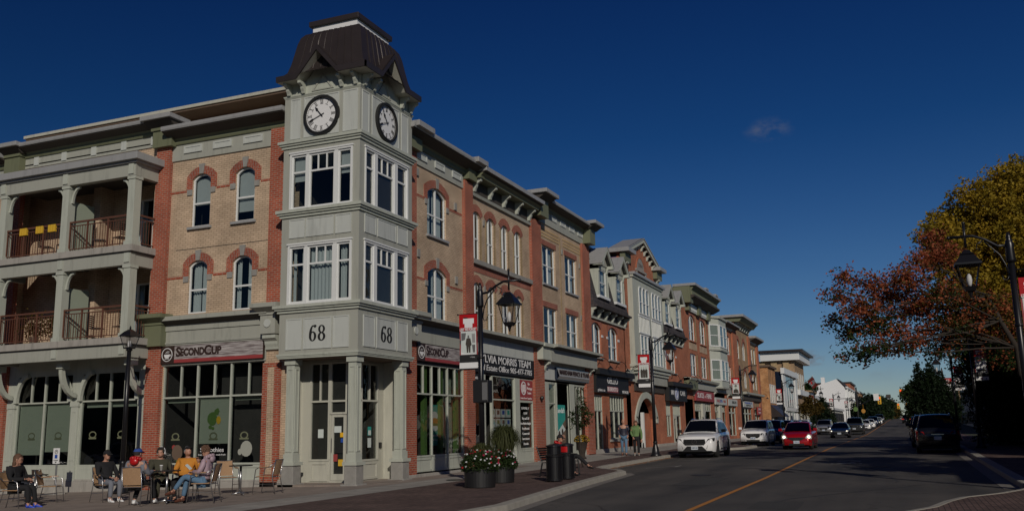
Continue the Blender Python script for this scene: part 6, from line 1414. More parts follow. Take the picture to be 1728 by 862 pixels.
# ---------------- far buildings ----------------
def FX(y0): return lambda u, d, z: Vector((u, y0-d, z))
def far_windows(par, T, ws, mat='white_frame'):
    for (a, b, z0, z1) in ws: sash(par, T, a, b, z0, z1, d=.03, inside='curtain', fr=.12, mat=mat)
T = FX(0.)
g1 = thing('brick_building', 'rough brown brick building with a dark awning, next past the main row', 'building', (93.6, 0, .1))
mb = MB(); mb.box(93.6, 100.5, 0, 12, -.5, 8.45); mb.build('wall', 'rough_brick', g1); mb = MB(); mb.box(93.4, 100.6, -.25, 12, 8.45, 8.7); mb.build('parapet', 'brown_soffit', g1)
far_windows(g1, T, [(94.4+1.9*k, 95.6+1.9*k, 4.1, 6.4) for k in range(3)]); mb = MB()
mb.prism([(94.2, 2.2), (100.3, 2.2), (100.3, 3.9), (94.2, 3.9)], 0, .3, T); mb.mat('roof_brown'); mb.add([T(94.2, .3, 3.9), T(100.3, .3, 3.9), T(100.3, 1.4, 2.3), T(94.2, 1.4, 2.3)], [(0, 1, 2, 3)]); mb.build('awning', None, g1, fixn=False) if False else None
mb = MB(); mb.add([T(94.2, 0, 3.9), T(100.3, 0, 3.9), T(100.3, 1.5, 2.4), T(94.2, 1.5, 2.4)], [(0, 1, 2, 3), ]); mb.add([T(94.2, 0, 3.9), T(94.2, 1.5, 2.4), T(94.2, 0, 2.4)], [(0, 1, 2)]); mb.build('awning', 'roof_brown', g1, fixn=False)
mb = MB(); fb(mb, T, 94.2, 100.3, .01, .05, .2, 2.4); mb.build('shopfront', 'black', g1); mb = MB(); fb(mb, T, 94.6, 95.4, .06, .2, .3, 2.4); mb.build('door_post', 'cream', g1)
g2 = thing('shop_building', 'narrow dark blue shop with white pilasters and a white scrolled cornice', 'building', (108, 0, .2))
mb = MB(); mb.box(108, 125.3, 0, 12, -.5, 8.6); mb.build('wall', 'paint_navy', g2)
mb = MB()
for (a, b) in ((107.8, 110.5), (123.0, 125.4)): fb(mb, T, a, b, -.05, .18, .2, 8.2)
fb(mb, T, 107.6, 125.6, -.1, .4, 8.3, 9.1); fb(mb, T, 107.8, 125.4, 0, .3, 3.3, 3.8)
for k in range(4): fb(mb, T, 112.0+2.8*k, 112.6+2.8*k, 0, .05, 3.9, 6.6)
for k in range(3): fb(mb, T, 113+3.6*k, 114+3.6*k, 0, .08, .2, 3.2)
mb.build('white_front', 'white_frame', g2)
g2b = thing('shop_building', 'low slate-roofed shop between the brown brick and dark blue buildings', 'building', (100.7, 1, .2))
mb = MB(); mb.box(100.7, 107.9, 1.0, 10, -.5, 5.0); mb.build('wall', 'cream', g2b); mb = MB(); mb.add([(100.6, .6, 5), (107.9, .6, 5), (107.9, 5, 8), (100.6, 5, 8), (100.6, 5, 5)], [(0, 1, 2, 3), (0, 3, 4)]); mb.build('roof', 'shingle', g2b, fixn=False)
mb = MB(); mb.box(101, 107.6, .6, .95, 2.6, 3.4); mb.build('shop_fascia', 'teal', g2b); mb = MB(); mb.box(101.4, 107, .90, .99, .3, 2.5); mb.build('shopfront', 'black', g2b)
g3 = thing('brick_building', 'tall tan brick building with a deep white cornice box on top', 'building', (125.5, 0, .5))
mb = MB(); mb.box(125.5, 139.5, 0, 14, -.5, 11.2); mb.build('wall', 'tan_brick', g3)
mb = MB(); mb.box(124.6, 142.0, -.9, 5, 11.2, 12.5); mb.build('cornice', 'white_frame', g3, bev=.03); mb = MB(); mb.box(124.0, 142.6, -1.5, 5.4, 12.5, 12.8); mb.build('cornice_cap', 'roof_brown', g3)
mb = MB()
for y in (.8, 2.6, 4.4): mb.box(125.2, 125.5, y, y+.9, 9.6, 11.2)
mb.build('cornice_corbel', 'tan_quoin', g3)
far_windows(g3, T, [(126.5+3.2*k, 128.0+3.2*k, 6.6, 9.4) for k in range(4)]); mb = MB(); fb(mb, T, 125.6, 150, 0, .6, 5.9, 6.7); mb.build('sign_board', 'white_frame', g3)
mb = MB(); fb(mb, T, 139.6, 150, -8, .02, -.5, 6.0); fb(mb, T, 139.4, 150.4, -1, 1.0, 6.75, 7.0); mb.build('low_wing', 'tan_brick', g3)
mb = MB(); fb(mb, T, 127, 149.5, .02, .1, .6, 3.4); mb.build('shopfront', 'dark_soffit', g3); mb = MB()
for k in range(6): fb(mb, T, 128+3.8*k, 129.2+3.8*k, .1, .5, .5, 3.5)
mb.build('shop_pier', 'cream', g3)
mb = MB(); mb.box(103, 106, 6, 10, 8.2, 9.6); mb.box(110, 114, 5, 10, 8.6, 10.2); mb.box(115.5, 119, 5, 10, 8.6, 10.6); tag(mb.build('roof_unit', 'black_plastic'), 'dark ventilation units on the roof behind the brown brick building', 'roof unit')
# white house with a gable end
X = 252.; g4 = thing('white_house', 'big white house showing its blank gable wall and chimney to the street', 'building', (X, 5, 1.6))
pts = [at_x(px, py, X) for px, py in ((1340, 668), (1385, 648), (1412, 639), (1426, 654), (1428, 715), (1340, 715))]
n = len(pts); mb = MB(); mb.add(pts+[p+Vector((38, 0, 0)) for p in pts], [tuple(range(n)), tuple(range(2*n-1, n-1, -1))]+[(i, i+n, (i+1) % n+n, (i+1) % n) for i in range(n)]); mb.build('wall', 'white', g4)
c = at_x(1388, 637, X+.5); mb = MB(); mb.box(X+.4, X+2, c.y-.5, c.y+.5, c.z-3, c.z+.1); mb.build('chimney', 'white', g4)
a, b = at_x(1411, 637, X-.3), at_x(1429, 655, X-.3); mb = MB(); mb.add([a, b, b+Vector((39, 0, 0)), a+Vector((39, 0, 0))], [(0, 1, 2, 3)]); mb.build('roof', 'shingle', g4, fixn=False)
T = FX(at_x(1428, 690, X).y)
mb = MB()
for z0 in (3.2, 6.0, 9.0): fb(mb, T, X, X+38, 0, 1.0, z0+2.0, z0+2.35)
for u in (X+1, X+14, X+26, X+37): fb(mb, T, u-.4, u+.4, 0, .9, 2, 11.5)
mb.build('front_bay', 'white_frame', g4); mb = MB()
for z0 in (3.4, 6.2, 9.2):
    for k in range(4): fb(mb, T, X+3+9*k, X+6.5+9*k, .02, .1, z0, z0+1.7)
mb.build('window', 'black', g4)
T = FX(.4)
for i, (x0, x1, zt, m, lab) in enumerate(((152, 168, 6.2, 'panel_light', 'low pale shop behind the orange street tree'), (170, 205, 5.5, 'brown_soffit', 'low brown shop behind the dark conifer'), (206, 248, 4.6, 'cream', 'low cream shop in front of the white house'), (300, 330, 14.2, 'orange_brick', 'red brick shop building just past the white house'), (331, 362, 12.6, 'tan_brick', 'tan brick shop building, second past the white house'), (364, 398, 13.0, 'rough_brick', 'brown brick shop building farthest down the left side'))):
    g = thing('shop_building', lab, 'building', (x0, .4, zr(x0))); zb = zr(x0)
    mb = MB(); mb.box(x0, x1, .4, 14, zb-1, zt); mb.build('wall', m, g); mb = MB(); mb.box(x0-.2, x1+.2, 0, 14, zt, zt+.5); mb.build('parapet', 'white_frame' if i in (0, 2, 4) else 'roof_brown', g)
    mb = MB(); w = (x1-x0)/5
    for k in range(5):
        if zt-zb > 6: fb(mb, T, x0+w*(k+.3), x0+w*(k+.7), .02, .2, zb+(zt-zb)*.55, zb+(zt-zb)*.85)
        fb(mb, T, x0+w*(k+.1), x0+w*(k+.9), .02, .2, zb+.6, zb+2.6)
    mb.build('window', 'black', g)
# far white apartment block
X = 620.; g5 = thing('apartment_block', 'white stepped apartment block at the far end of the street', 'building', (X, 20, 3))
mb = MB()
for px0, px1, pt, dx in ((1494, 1504, 668, 0), (1500, 1511, 674, 40), (1508, 1516, 680, 90), (1514, 1521, 688, 140)):
    a, b = at_x(px0, pt, X+dx), at_x(px1, 712, X+dx); mb.box(X+dx, X+dx+60, b.y, a.y, -4, a.z)
mb.build('block', 'white', g5); mb = MB(); a, b = at_x(1495, 667.5, X), at_x(1503, 670, X); mb.box(X-1, X+10, b.y, a.y, b.z, a.z+.8); mb.build('roof_room', 'dark_soffit', g5)
mb = MB()
for r in range(8):
    for px in (1495.5, 1498.5, 1501.5, 1506, 1509, 1513):
        p = at_x(px, 675+r*4.2, X-1+(0 if px < 1504 else 39 if px < 1511 else 89)); mb.box(p.x-.3, p.x, p.y-.5, p.y+.5, p.z-.45, p.z+.45)
mb.build('window', 'black', g5)
# buildings on the near side added outside the picture to shade the pavement and show in the glass
def plainblock(x0, x1, y0, y1, h, mat, lab, face):
    g = thing('brick_building', lab, 'building', ((x0+x1)/2, (y0+y1)/2, 0)); mb = MB(); mb.box(x0, x1, y0, y1, -.5, h); mb.build('wall', mat, g)
    mb = MB(); mb.box(x0-.2, x1+.2, y0-.2, y1+.2, h, h+.5); mb.build('parapet', 'cap_metal', g); mb = MB()
    for z in (1, 4.3, 7.2):
        if z+1.8 > h: continue
        if face == 'x':
            k = y0+1
            while k < y1-1.6: mb.box(x1, x1+.05, k, k+1.2, z, z+1.8); k += 2.6
        else:
            k = x0+1
            while k < x1-1.6: mb.box(k, k+1.2, y1, y1+.05, z, z+1.8); k += 2.6
    mb.build('window', 'black', g)
plainblock(-9, 3, -36, -25.6, 7.2, 'orange_brick', 'brick building on the near corner, outside the picture', 'y')
plainblock(6, 46, -40, -27.5, 10.0, 'rough_brick', 'long unseen brick building added on the shaded side of the street', 'y')
plainblock(-66, -46, -6, 110, 11.0, 'tan_brick', 'tan brick building across the side street, behind the camera', 'x')
plainblock(-64, -50, -60, -26, 7.0, 'orange_brick', 'orange brick building diagonally behind the camera', 'x')
plainblock(70, 100, -34, -24.5, 6.2, 'orange_brick', 'red brick shop on the shaded side behind the no-parking sign', 'y')  # in view from here on
plainblock(104, 150, -34, -24.0, 7.0, 'panel_light', 'pale building on the shaded side beyond the brick shop', 'y')
plainblock(155, 300, -34, -24.0, 7.5, 'tan_brick', 'long tan building far down the shaded side', 'y')
# ---------------- street lamps ----------------
def make_lamp(h=5.85, banner=True, label='', photo=0, nbf=True):
    """arm reaches to local +x; banner hangs on local -x"""
    t = thing('street_lamp', label, 'street lamp', (0, 0, 0), 0, 'black street lamps along the street')
    mb = MB(); mb.lathe([(.26, 0), (.27, .05), (.20, .12), (.17, .30), (.11, .52), (.10, .62), (.12, .66), (.10, .70)], n=12); mb.build('base', 'black_metal', t, smooth=True)
    mb = MB(); mb.tube([(0, 0, .6), (0, 0, h-.75)], [.085, .07], 10); mb.lathe([(.09, 0), (.10, .03), (.09, .06)], (0, 0, h-2.3), 10); mb.lathe([(.10, 0), (.11, .05), (.09, .3), (.10, .42), (.075, .5), (.05, .56), (.06, .6), (.02, .72)], (0, 0, h-.8), 10); mb.build('pole', 'black_metal', t, smooth=True)
    mb = MB(); zz = h-.35
    pts = [(0, 0, zz-.05), (.25, 0, zz-.04), (.5, 0, zz+.14), (.75, 0, zz+.25), (1.25, 0, zz+.25)]; mb.tube(pts, .035, 8)
    mb.tube([(.08, 0, zz-.75), (.12, 0, zz-.5), (.22, 0, zz-.25), (.42, 0, zz-.02), (.52, 0, zz+.10)], .018, 6)
    mb.tube([(.08, 0, zz-.75), (.12, 0, zz-.86), (.20, 0, zz-.84), (.22, 0, zz-.74)], .014, 5); mb.tube([(.55, 0, zz+.12), (.68, 0, zz+.04), (.70, 0, zz-.06), (.60, 0, zz-.10)], .014, 5)
    mb.sph((1.27, 0, zz+.25), .045, 8, 6); mb.tube([(.92, 0, zz+.56), (.92, 0, zz-.02)], .03, 8); mb.sph((.92, 0, zz+.58), .04, 8, 6); mb.build('arm', 'black_metal', t, smooth=True)
    T_ = lambda s: None
    mb = MB(); c = (.92, 0); zl = zz-.05
    for (z, r0, dz, r1) in ((zl-.36, .285, .20, .15), (zl-.14, .15, .12, .04)): mb.taper((c[0], c[1], z), (r0, r0), (r1, r1), dz)
    mb.box(c[0]-.29, c[0]+.29, -.29, .29, zl-.40, zl-.355); mb.build('lantern_hood', 'black_metal', t)
    mb = MB(); zb = zl-.95
    for sx in (-1, 1):
        for sy in (-1, 1): mb.tube([(c[0]+sx*.24, sy*.24, zl-.40), (c[0]+sx*.13, sy*.13, zb+.02)], .014, 5)
    mb.taper((c[0], 0, zb-.06), (.10, .10), (.15, .15), .10); mb.lathe([(.02, -.22), (.035, -.16), (.05, -.1), (.09, -.05)], (c[0], 0, zb), 8); mb.build('lantern_frame', 'black_metal', t)
    mb = MB(); mb.taper((c[0], 0, zb+.03), (.12, .12), (.23, .23), .52); mb.build('lantern_glass', 'lantern_glass', t)
    mb = MB(); mb.lathe([(.03, 0), (.05, .05), (.07, .15), (.05, .25), (.02, .3)], (c[0], 0, zb+.05), 8); mb.build('bulb', 'white', t, smooth=True)
    if banner:
        zt = h-.98; zb2 = zt-1.62
        mb = MB(); mb.tube([(0, 0, zt), (-.72, 0, zt)], .014, 6); mb.tube([(0, 0, zb2), (-.72, 0, zb2)], .014, 6); mb.sph((-.73, 0, zt), .03, 6, 5); mb.build('banner_arm', 'black_metal', t)
    return t
def make_banner(variant, label, loc, rz, h):
    """remembrance banner: local x from -.70 to -.10, both faces printed"""
    t = thing('banner', label, 'banner', loc, rz, 'remembrance banners on the street lamps')
    zt = h-.99; zb = zt-1.60; x0, x1 = -.68, -.10; W = x1-x0
    wob = lambda x, z: .012*math.sin(4*z+x*3)
    mb = MB()
    def q(a, b, c, d, off):
        for s in (-1, 1):
            n_ = 5
            for k in range(n_):
                za, zb_ = zt-(c+(d-c)*k/n_)*1.6, zt-(c+(d-c)*(k+1)/n_)*1.6
                xa, xb = x0+a*W, x0+b*W; P_ = [(xa, za), (xb, za), (xb, zb_), (xa, zb_)]
                mb.add([(x, s*off+wob(x, z), z) for x, z in P_], [(0, 1, 2, 3)])
    mb.mat('black'); q(0, 1, 0, 1, .004)
    mb.mat('red_paint'); q(0, 1, 0, .30, .006); mb.mat('sign_red'); q(.0, .06, .30, .74, .006); q(.94, 1, .30, .74, .006)
    mb.mat('white'); q(.22, .82, .075, .17, .008); q(.30, .74, .17, .245, .008); q(0, 1, .88, .985, .007); q(.07, .93, .31, .735, .0075)
    mb.mat('red_paint'); 
    for s in (-1, 1):
        leaf = [(0, .07), (.02, .03), (.05, .045), (.045, .01), (.09, 0), (.05, -.03), (.06, -.05), (.01, -.045), (0, -.08), (-.01, -.045), (-.06, -.05), (-.05, -.03), (-.09, 0), (-.045, .01), (-.05, .045), (-.02, .03)]
        mb.add([(x0+.51*W+a*1.3, s*.0105+wob(0, zt-.26), zt-.245+b*1.0) for a, b in leaf], [tuple(range(16))])
        vs, fs = textmesh('LEST WE FORGET', .11, .004, 0.0)
        k = .54/(max(v[0] for v in vs)-min(v[0] for v in vs)); mb.mat('white'); mb.add([(x0+W*.5+s_*v[0]*k, s*.0115+wob(0, zt-.43), zt-.445+v[1]) for v in vs for s_ in ((1 if s < 0 else -1),)], fs)
        vs, fs = textmesh('In Honour of a Local Veteran', .06, .0, 0.0); k = .40/(max(v[0] for v in vs)-min(v[0] for v in vs)); mb.add([(x0+W*.5+(1 if s < 0 else -1)*v[0]*k, s*.0085+wob(0, zt-1.24), zt-1.25+v[1]) for v in vs], fs)
        mb.mat('red_paint'); mb.add([(x0+.5*W+.03*math.cos(a*PI/4), s*.010+wob(0, zb), zb+.09+.03*math.sin(a*PI/4)) for a in range(8)], [tuple(range(8))]); mb.mat('blue_sign'); mb.add([(x0+.2*W+.03*math.cos(a*PI/4), s*.010+wob(0, zb), zb+.09+.03*math.sin(a*PI/4)) for a in range(8)], [tuple(range(8))])
        mb.mat('paper'); mb.add([(x0+a*W, s*.009+wob(0, z_), z_) for a, z_ in ((.10, zt-.52), (.90, zt-.52), (.90, zt-1.15), (.10, zt-1.15))], [(0, 1, 2, 3)])
        # plain grey stand-in for the photograph of a soldier
        D = 'dark_soffit'; y_ = s*.0115
        def fig(P_, m): mb.mat(m); mb.add([(x0+a*W, y_+wob(0, zt-b*1.6)+s*.001*(m == 'skin'), zt-b*1.6) for a, b in P_], [tuple(range(len(P_)))])
        if variant == 0:
            fig([(.40, .44), (.62, .44), (.68, .56), (.62, .58), (.60, .70), (.52, .70), (.50, .58), (.48, .70), (.40, .70), (.38, .57), (.34, .55)], D); fig([(.47, .385), (.55, .385), (.56, .435), (.46, .435)], 'steel_pole'); fig([(.12, .34), (.38, .34), (.32, .46), (.12, .48)], 'steel_pole'); fig([(.70, .36), (.88, .36), (.88, .52), (.72, .52)], 'cap_metal'); fig([(.70, .56), (.88, .56), (.86, .70), (.74, .70)], 'steel_pole')
        elif variant == 1:
            fig([(.14, .715), (.20, .58), (.36, .53), (.64, .53), (.80, .58), (.86, .715)], D); fig([(.40, .40), (.62, .40), (.63, .48), (.56, .54), (.46, .54), (.39, .48)], 'trim_light'); fig([(.36, .40), (.34, .36), (.52, .33), (.68, .36), (.66, .40)], D)
        else:
            for cx in (.3, .5, .7): fig([(cx-.09, .70), (cx-.10, .48), (cx-.04, .44), (cx+.04, .44), (cx+.10, .48), (cx+.09, .70)], D); fig([(cx-.04, .37), (cx+.04, .37), (cx+.04, .43), (cx-.04, .43)], 'trim_light')
    ob = mb.build('banner_cloth', None, t, fixn=False, local=True)
    return t
lampL = make_lamp(5.85, True, 'street lamp by the flower planters, with a square signal box on its pole')
lampL.location = (.59, -3.8, gz(.59, -3.8)); lampL.rotation_euler = (0, 0, -PI/2)
def lamp_at(x, y, label, rz=-PI/2, src=lampL): return copy_tree(src, label=label, loc=(x, y, gz(x, y)), rz=rz)
lamps = [lampL, lamp_at(20.5, -3.84, 'street lamp beside the walking woman in green'), lamp_at(49.0, -3.6, 'street lamp behind the white car, before the pizza sign'),
    lamp_at(76, -3.6, 'street lamp in front of the dark blue shop'), lamp_at(112, -3.7, 'street lamp by the flag and orange street tree')]
for i, x in enumerate((150, 196, 238)): lamps.append(lamp_at(x, -3.7, ('street lamp in front of the white house gable', 'street lamp just right of the white house', 'farthest street lamp on the left side')[i]))
lr = [lamp_at(1.2, -17.72, 'nearest street lamp on the right, large against the yellow tree', PI/2), lamp_at(27.8, -18.35, 'second street lamp on the right, before the red maple leaves', PI/2), lamp_at(45, -18.2, 'third street lamp on the right, above the parked dark cars', PI/2), lamp_at(64, -18.3, 'fourth street lamp on the right behind the dark tree', PI/2)]
lr[0].location.z = .0; lr[0].scale = (1.04, 1.04, 1.04)
for l, v, lab in ((lamps[0], 0, 'remembrance banner with a standing soldier, on the lamp by the planters'), (lamps[1], 2, 'remembrance banner with three small figures, on the lamp by the walking couple'), (lamps[2], 1, 'remembrance banner with a portrait beside the pizza shop'), (lamps[3], 0, 'remembrance banner before the dark blue shop'), (lamps[4], 1, 'remembrance banner by the flag and orange street tree'), (lamps[5], 2, 'remembrance banner in front of the white house wall'), (lamps[6], 1, 'remembrance banner just right of the white house wall'),
    (lr[0], 1, 'remembrance banner cut by the right edge of the picture'), (lr[1], 1, 'remembrance banner with a capped portrait on the right pavement'), (lr[2], 1, 'remembrance banner above the parked dark cars'), (lr[3], 0, 'small remembrance banner behind the dark tree on the right')):
    make_banner(v, lab, tuple(l.location), l.rotation_euler.z, 5.85)
# the signal box and tags on the first lamp
mb = MB(); p = lampL.location
mb.box(p.x-.16, p.x+.16, p.y-.28, p.y+.20, 2.28, 2.92); ob = tag(mb.build('signal_box', 'black_plastic', bev=.02), 'dark square back of a crossing signal strapped to the street lamp by the planters', 'signal')
mb = MB(); mb.box(p.x-.17, p.x-.165, p.y-.26, p.y-.10, 2.35, 2.85); mb.build('back_plate', 'steel_pole', ob, local=True)
# post lamp on the side street
lp = thing('post_lamp', 'black post-top lamp standing before the balconies among the cafe tables', 'street lamp', (-1.45, 7.55, gz(-1.45, 7.55)))
q = lp.location; mb = MB(); mb.lathe([(.24, 0), (.25, .06), (.16, .2), (.12, .6), (.10, .9), (.11, .95), (.085, 1.0)], tuple(q), 12); mb.build('base', 'black_metal', lp, smooth=True)
mb = MB(); mb.tube([(q.x, q.y, q.z+.9), (q.x, q.y, 4.30)], [.085, .065], 10); mb.lathe([(.09, 0), (.1, .04), (.07, .1)], (q.x, q.y, 4.2), 10); mb.build('pole', 'black_metal', lp, smooth=True)
mb = MB(); z = 4.30
for sx in (-1, 1):
    for sy in (-1, 1): mb.tube([(q.x+sx*.12, q.y+sy*.12, z), (q.x+sx*.20, q.y+sy*.20, z+.36)], .013, 5)
mb.box(q.x-.13, q.x+.13, q.y-.13, q.y+.13, z-.03, z+.01); mb.build('lantern_frame', 'black_metal', lp)
mb = MB(); mb.taper((q.x, q.y, z+.36), (.25, .25), (.13, .13), .15); mb.taper((q.x, q.y, z+.51), (.13, .13), (.03, .03), .08); mb.lathe([(.02, 0), (.03, .05), (.01, .12)], (q.x, q.y, z+.58), 8); mb.build('lantern_hood', 'black_metal', lp)
mb = MB(); mb.taper((q.x, q.y, z+.01), (.115, .115), (.195, .195), .35); mb.build('lantern_glass', 'lantern_glass', lp); mb = MB(); mb.lathe([(.05, 0), (.06, .1), (.03, .2)], (q.x, q.y, z+.03), 8); mb.build('bulb', 'white', lp)
# ---------------- signals, signs, flag ----------------
def signal_head(px, py, X, label, s=1.):
    p = at_x(px, py, X); t = thing('traffic_light', label, 'traffic light', p, 0, 'traffic lights over the road')
    mb = MB(); mb.box(-.14*s, .14*s, -.26*s, .26*s, -.62*s, .62*s); mb.build('housing', 'signal_yellow', t, local=True, bev=.03)
    for i, m in enumerate(('signal_red', 'black', 'black')):
        mb = MB(); mb.prism([(.13*s*math.cos(k*PI/6), (.38-.38*i)*s+.13*s*math.sin(k*PI/6)) for k in range(12)], -.17*s, -.14*s, lambda u, d, z: Vector((d, u, z))); mb.build('lens', m, t, local=True)
    mb = MB(); mb.tube([(0, 0, .6*s), (0, 0, .6*s+.3), (0, -7*s, .6*s+.4)] if px > 1500 else [(0, 0, .6*s), (0, 7*s, .4*s)], .05, 6); mb.build('mast_arm', 'black_metal', t, local=True)
signal_head(1520, 662.5, 150, 'largest yellow traffic light hanging against the sky'); signal_head(1516, 685, 205, 'lower left small yellow traffic light against the sky'); signal_head(1530.5, 684, 210, 'lower right small yellow traffic light against the sky'); signal_head(1484, 675, 140, 'yellow traffic light beside the green trees on the left')
p = at_x(1448, 697, 140); mb = MB(); mb.tube([(p.x, p.y, zr(140)), (p.x, p.y, zr(140)+6.6)], .12, 8); q1 = at_x(1450, 684, 140); q2 = at_x(1482, 667, 140); mb.tube([(p.x, p.y, zr(140)+6.2), q1, q2], .09, 6); tag(mb.build('signal_mast', 'black_metal'), 'dark mast reaching out over the road to the left traffic light', 'mast')
p = at_x(1478, 670, 139.5); mb = MB(); mb.box(p.x-.03, p.x, p.y-.45, p.y+.35, p.z-.5, p.z+.6); tag(mb.build('road_sign', 'white'), 'white road sign on the mast next to the yellow light', 'sign')
for (px, py, X, m, w, h, lab) in ((1444, 690, 130, 'green_paint', .35, .35, 'round green shop sign hanging past the white house'), (1457, 693, 160, 'wood_orange', .35, .4, 'orange hanging sign past the round green one')):
    p = at_x(px, py, X); mb = MB(); mb.prism([(w*math.cos(k*PI/8), h*math.sin(k*PI/8)) for k in range(16)], 0, .1, lambda u, d, z: p+Vector((d, u, z))); mb.tube([p+Vector((0, 0, h)), p+Vector((0, .0, 1.2))], .03, 5); tag(mb.build('hanging_sign', m), lab, 'sign')
fl = thing('flag', 'red and white maple leaf flag on a slanted white pole off the tan building', 'flag', at_x(1353, 652, 128))
a, b = at_x(1353, 652, 128), at_x(1371.5, 634, 124); mb = MB(); mb.tube([a, b], .06, 6); mb.build('flag_pole', 'white', fl)
mb = MB(); p0 = b.lerp(a, .06); p1 = b.lerp(a, .48); 
def FG(u, v): 
    q_ = p0.lerp(p1, v); return q_+Vector((0, -u*.75-.08*math.sin(u*7+v*3), -u*1.25))+Vector((.12*math.sin(u*6), 0, 0))
for (u0_, u1_, m) in ((0, .3, 'red_paint'), (.3, .7, 'white'), (.7, 1, 'red_paint')): mb.mat(m); mb.grid(lambda u, v: FG(u0_+(u1_-u0_)*u, v), 4, 4)
mb.mat('red_paint'); c_ = FG(.5, .5); mb.add([c_+Vector((-.1, .30*math.cos(k*PI/4)*(1 if k % 2 else .6), .30*math.sin(k*PI/4)*(1 if k % 2 else .6))) for k in range(8)], [tuple(range(8))]); mb.build('flag_cloth', None, fl, fixn=False)
# right: no-parking sign on a post; left: loading sign in a concrete block
t = thing('parking_sign', 'round no-parking sign on a thin post on the shaded right pavement', 'sign', (34.5, -19.1, gz(34.5, -19.1)))
q = t.location; mb = MB(); mb.tube([(q.x, q.y, q.z), (q.x-.15, q.y+.1, q.z+3.0)], .035, 6); mb.build('post', 'steel_pole', t); mb = MB().mat('cap_metal'); TT = lambda u, d, z: Vector((q.x-.15-d, q.y+.1+u, q.z+2.65+z)); mb.box(q.x-.19, q.x-.17, q.y-.2, q.y+.4, q.z+2.3, q.z+3.0)
mb.mat('black'); mb.ring([(.2*math.cos(k*PI/10), .2*math.sin(k*PI/10)) for k in range(20)], [(.16*math.cos(k*PI/10), .16*math.sin(k*PI/10)) for k in range(20)], .04, .06, TT); puttext(mb, TT, 'P', 0, .045, 0, .28, flip=True, bold=.01); mb.build('sign_plate', None, t, fixn=False)
t = thing('parking_sign', 'white parking sign on a post at the right edge of the picture', 'sign', (8.0, -18.55, gz(8, -18.6)))
q = Vector(t.location); mb = MB(); mb.tube([(q.x, q.y, q.z), (q.x, q.y, q.z+3.0)], .03, 6); mb.build('post', 'steel_pole', t); mb = MB().mat('white'); mb.box(q.x-.05, q.x-.035, q.y-.2, q.y+.2, q.z+2.0, q.z+2.6)
TT2 = lambda u, d, z: Vector((q.x-.05-d, q.y+u, q.z+2.38+z)); mb.mat('red_paint'); mb.ring([(.13*math.cos(k*PI/10), .13*math.sin(k*PI/10)) for k in range(20)], [(.10*math.cos(k*PI/10), .10*math.sin(k*PI/10)) for k in range(20)], .0, .01, TT2); mb.build('sign_plate', None, t)
x_, y_ = -1.0, 10.85; z_ = gz(x_, y_)
t = thing('parking_sign', 'small white accessible loading sign on a post set in a concrete block', 'sign', (x_, y_, z_))
mb = MB(); mb.taper((x_, y_, z_), (.23, .23), (.17, .17), .32); mb.build('concrete_block', 'concrete', t, bev=.02); mb = MB(); mb.tube([(x_, y_, z_+.3), (x_, y_, z_+1.5)], .03, 6); mb.build('post', 'steel_pole', t)
TT3 = lambda u, d, z: Vector((x_-.03-d, y_+u, z_+1.23+z)); mb = MB().mat('white'); fb(mb, TT3, -.14, .14, 0, .012, -.24, .26); mb.mat('black'); mb.ring([(.07*math.cos(k*PI/8), .14+.07*math.sin(k*PI/8)) for k in range(16)], [(.055*math.cos(k*PI/8), .14+.055*math.sin(k*PI/8)) for k in range(16)], .012, .018, TT3); puttext(mb, TT3, 'P', 0, .014, .14, .1, flip=True); mb.mat('blue_sign'); fb(mb, TT3, -.06, .06, .012, .016, -.07, .05); mb.mat('black'); puttext(mb, TT3, 'LOADING', 0, .014, -.13, .05, w=.2, flip=True); mb.prism([(-.05, -.17), (.05, -.17), (0, -.22)], .012, .016, TT3); mb.build('sign_plate', None, t, fixn=False)
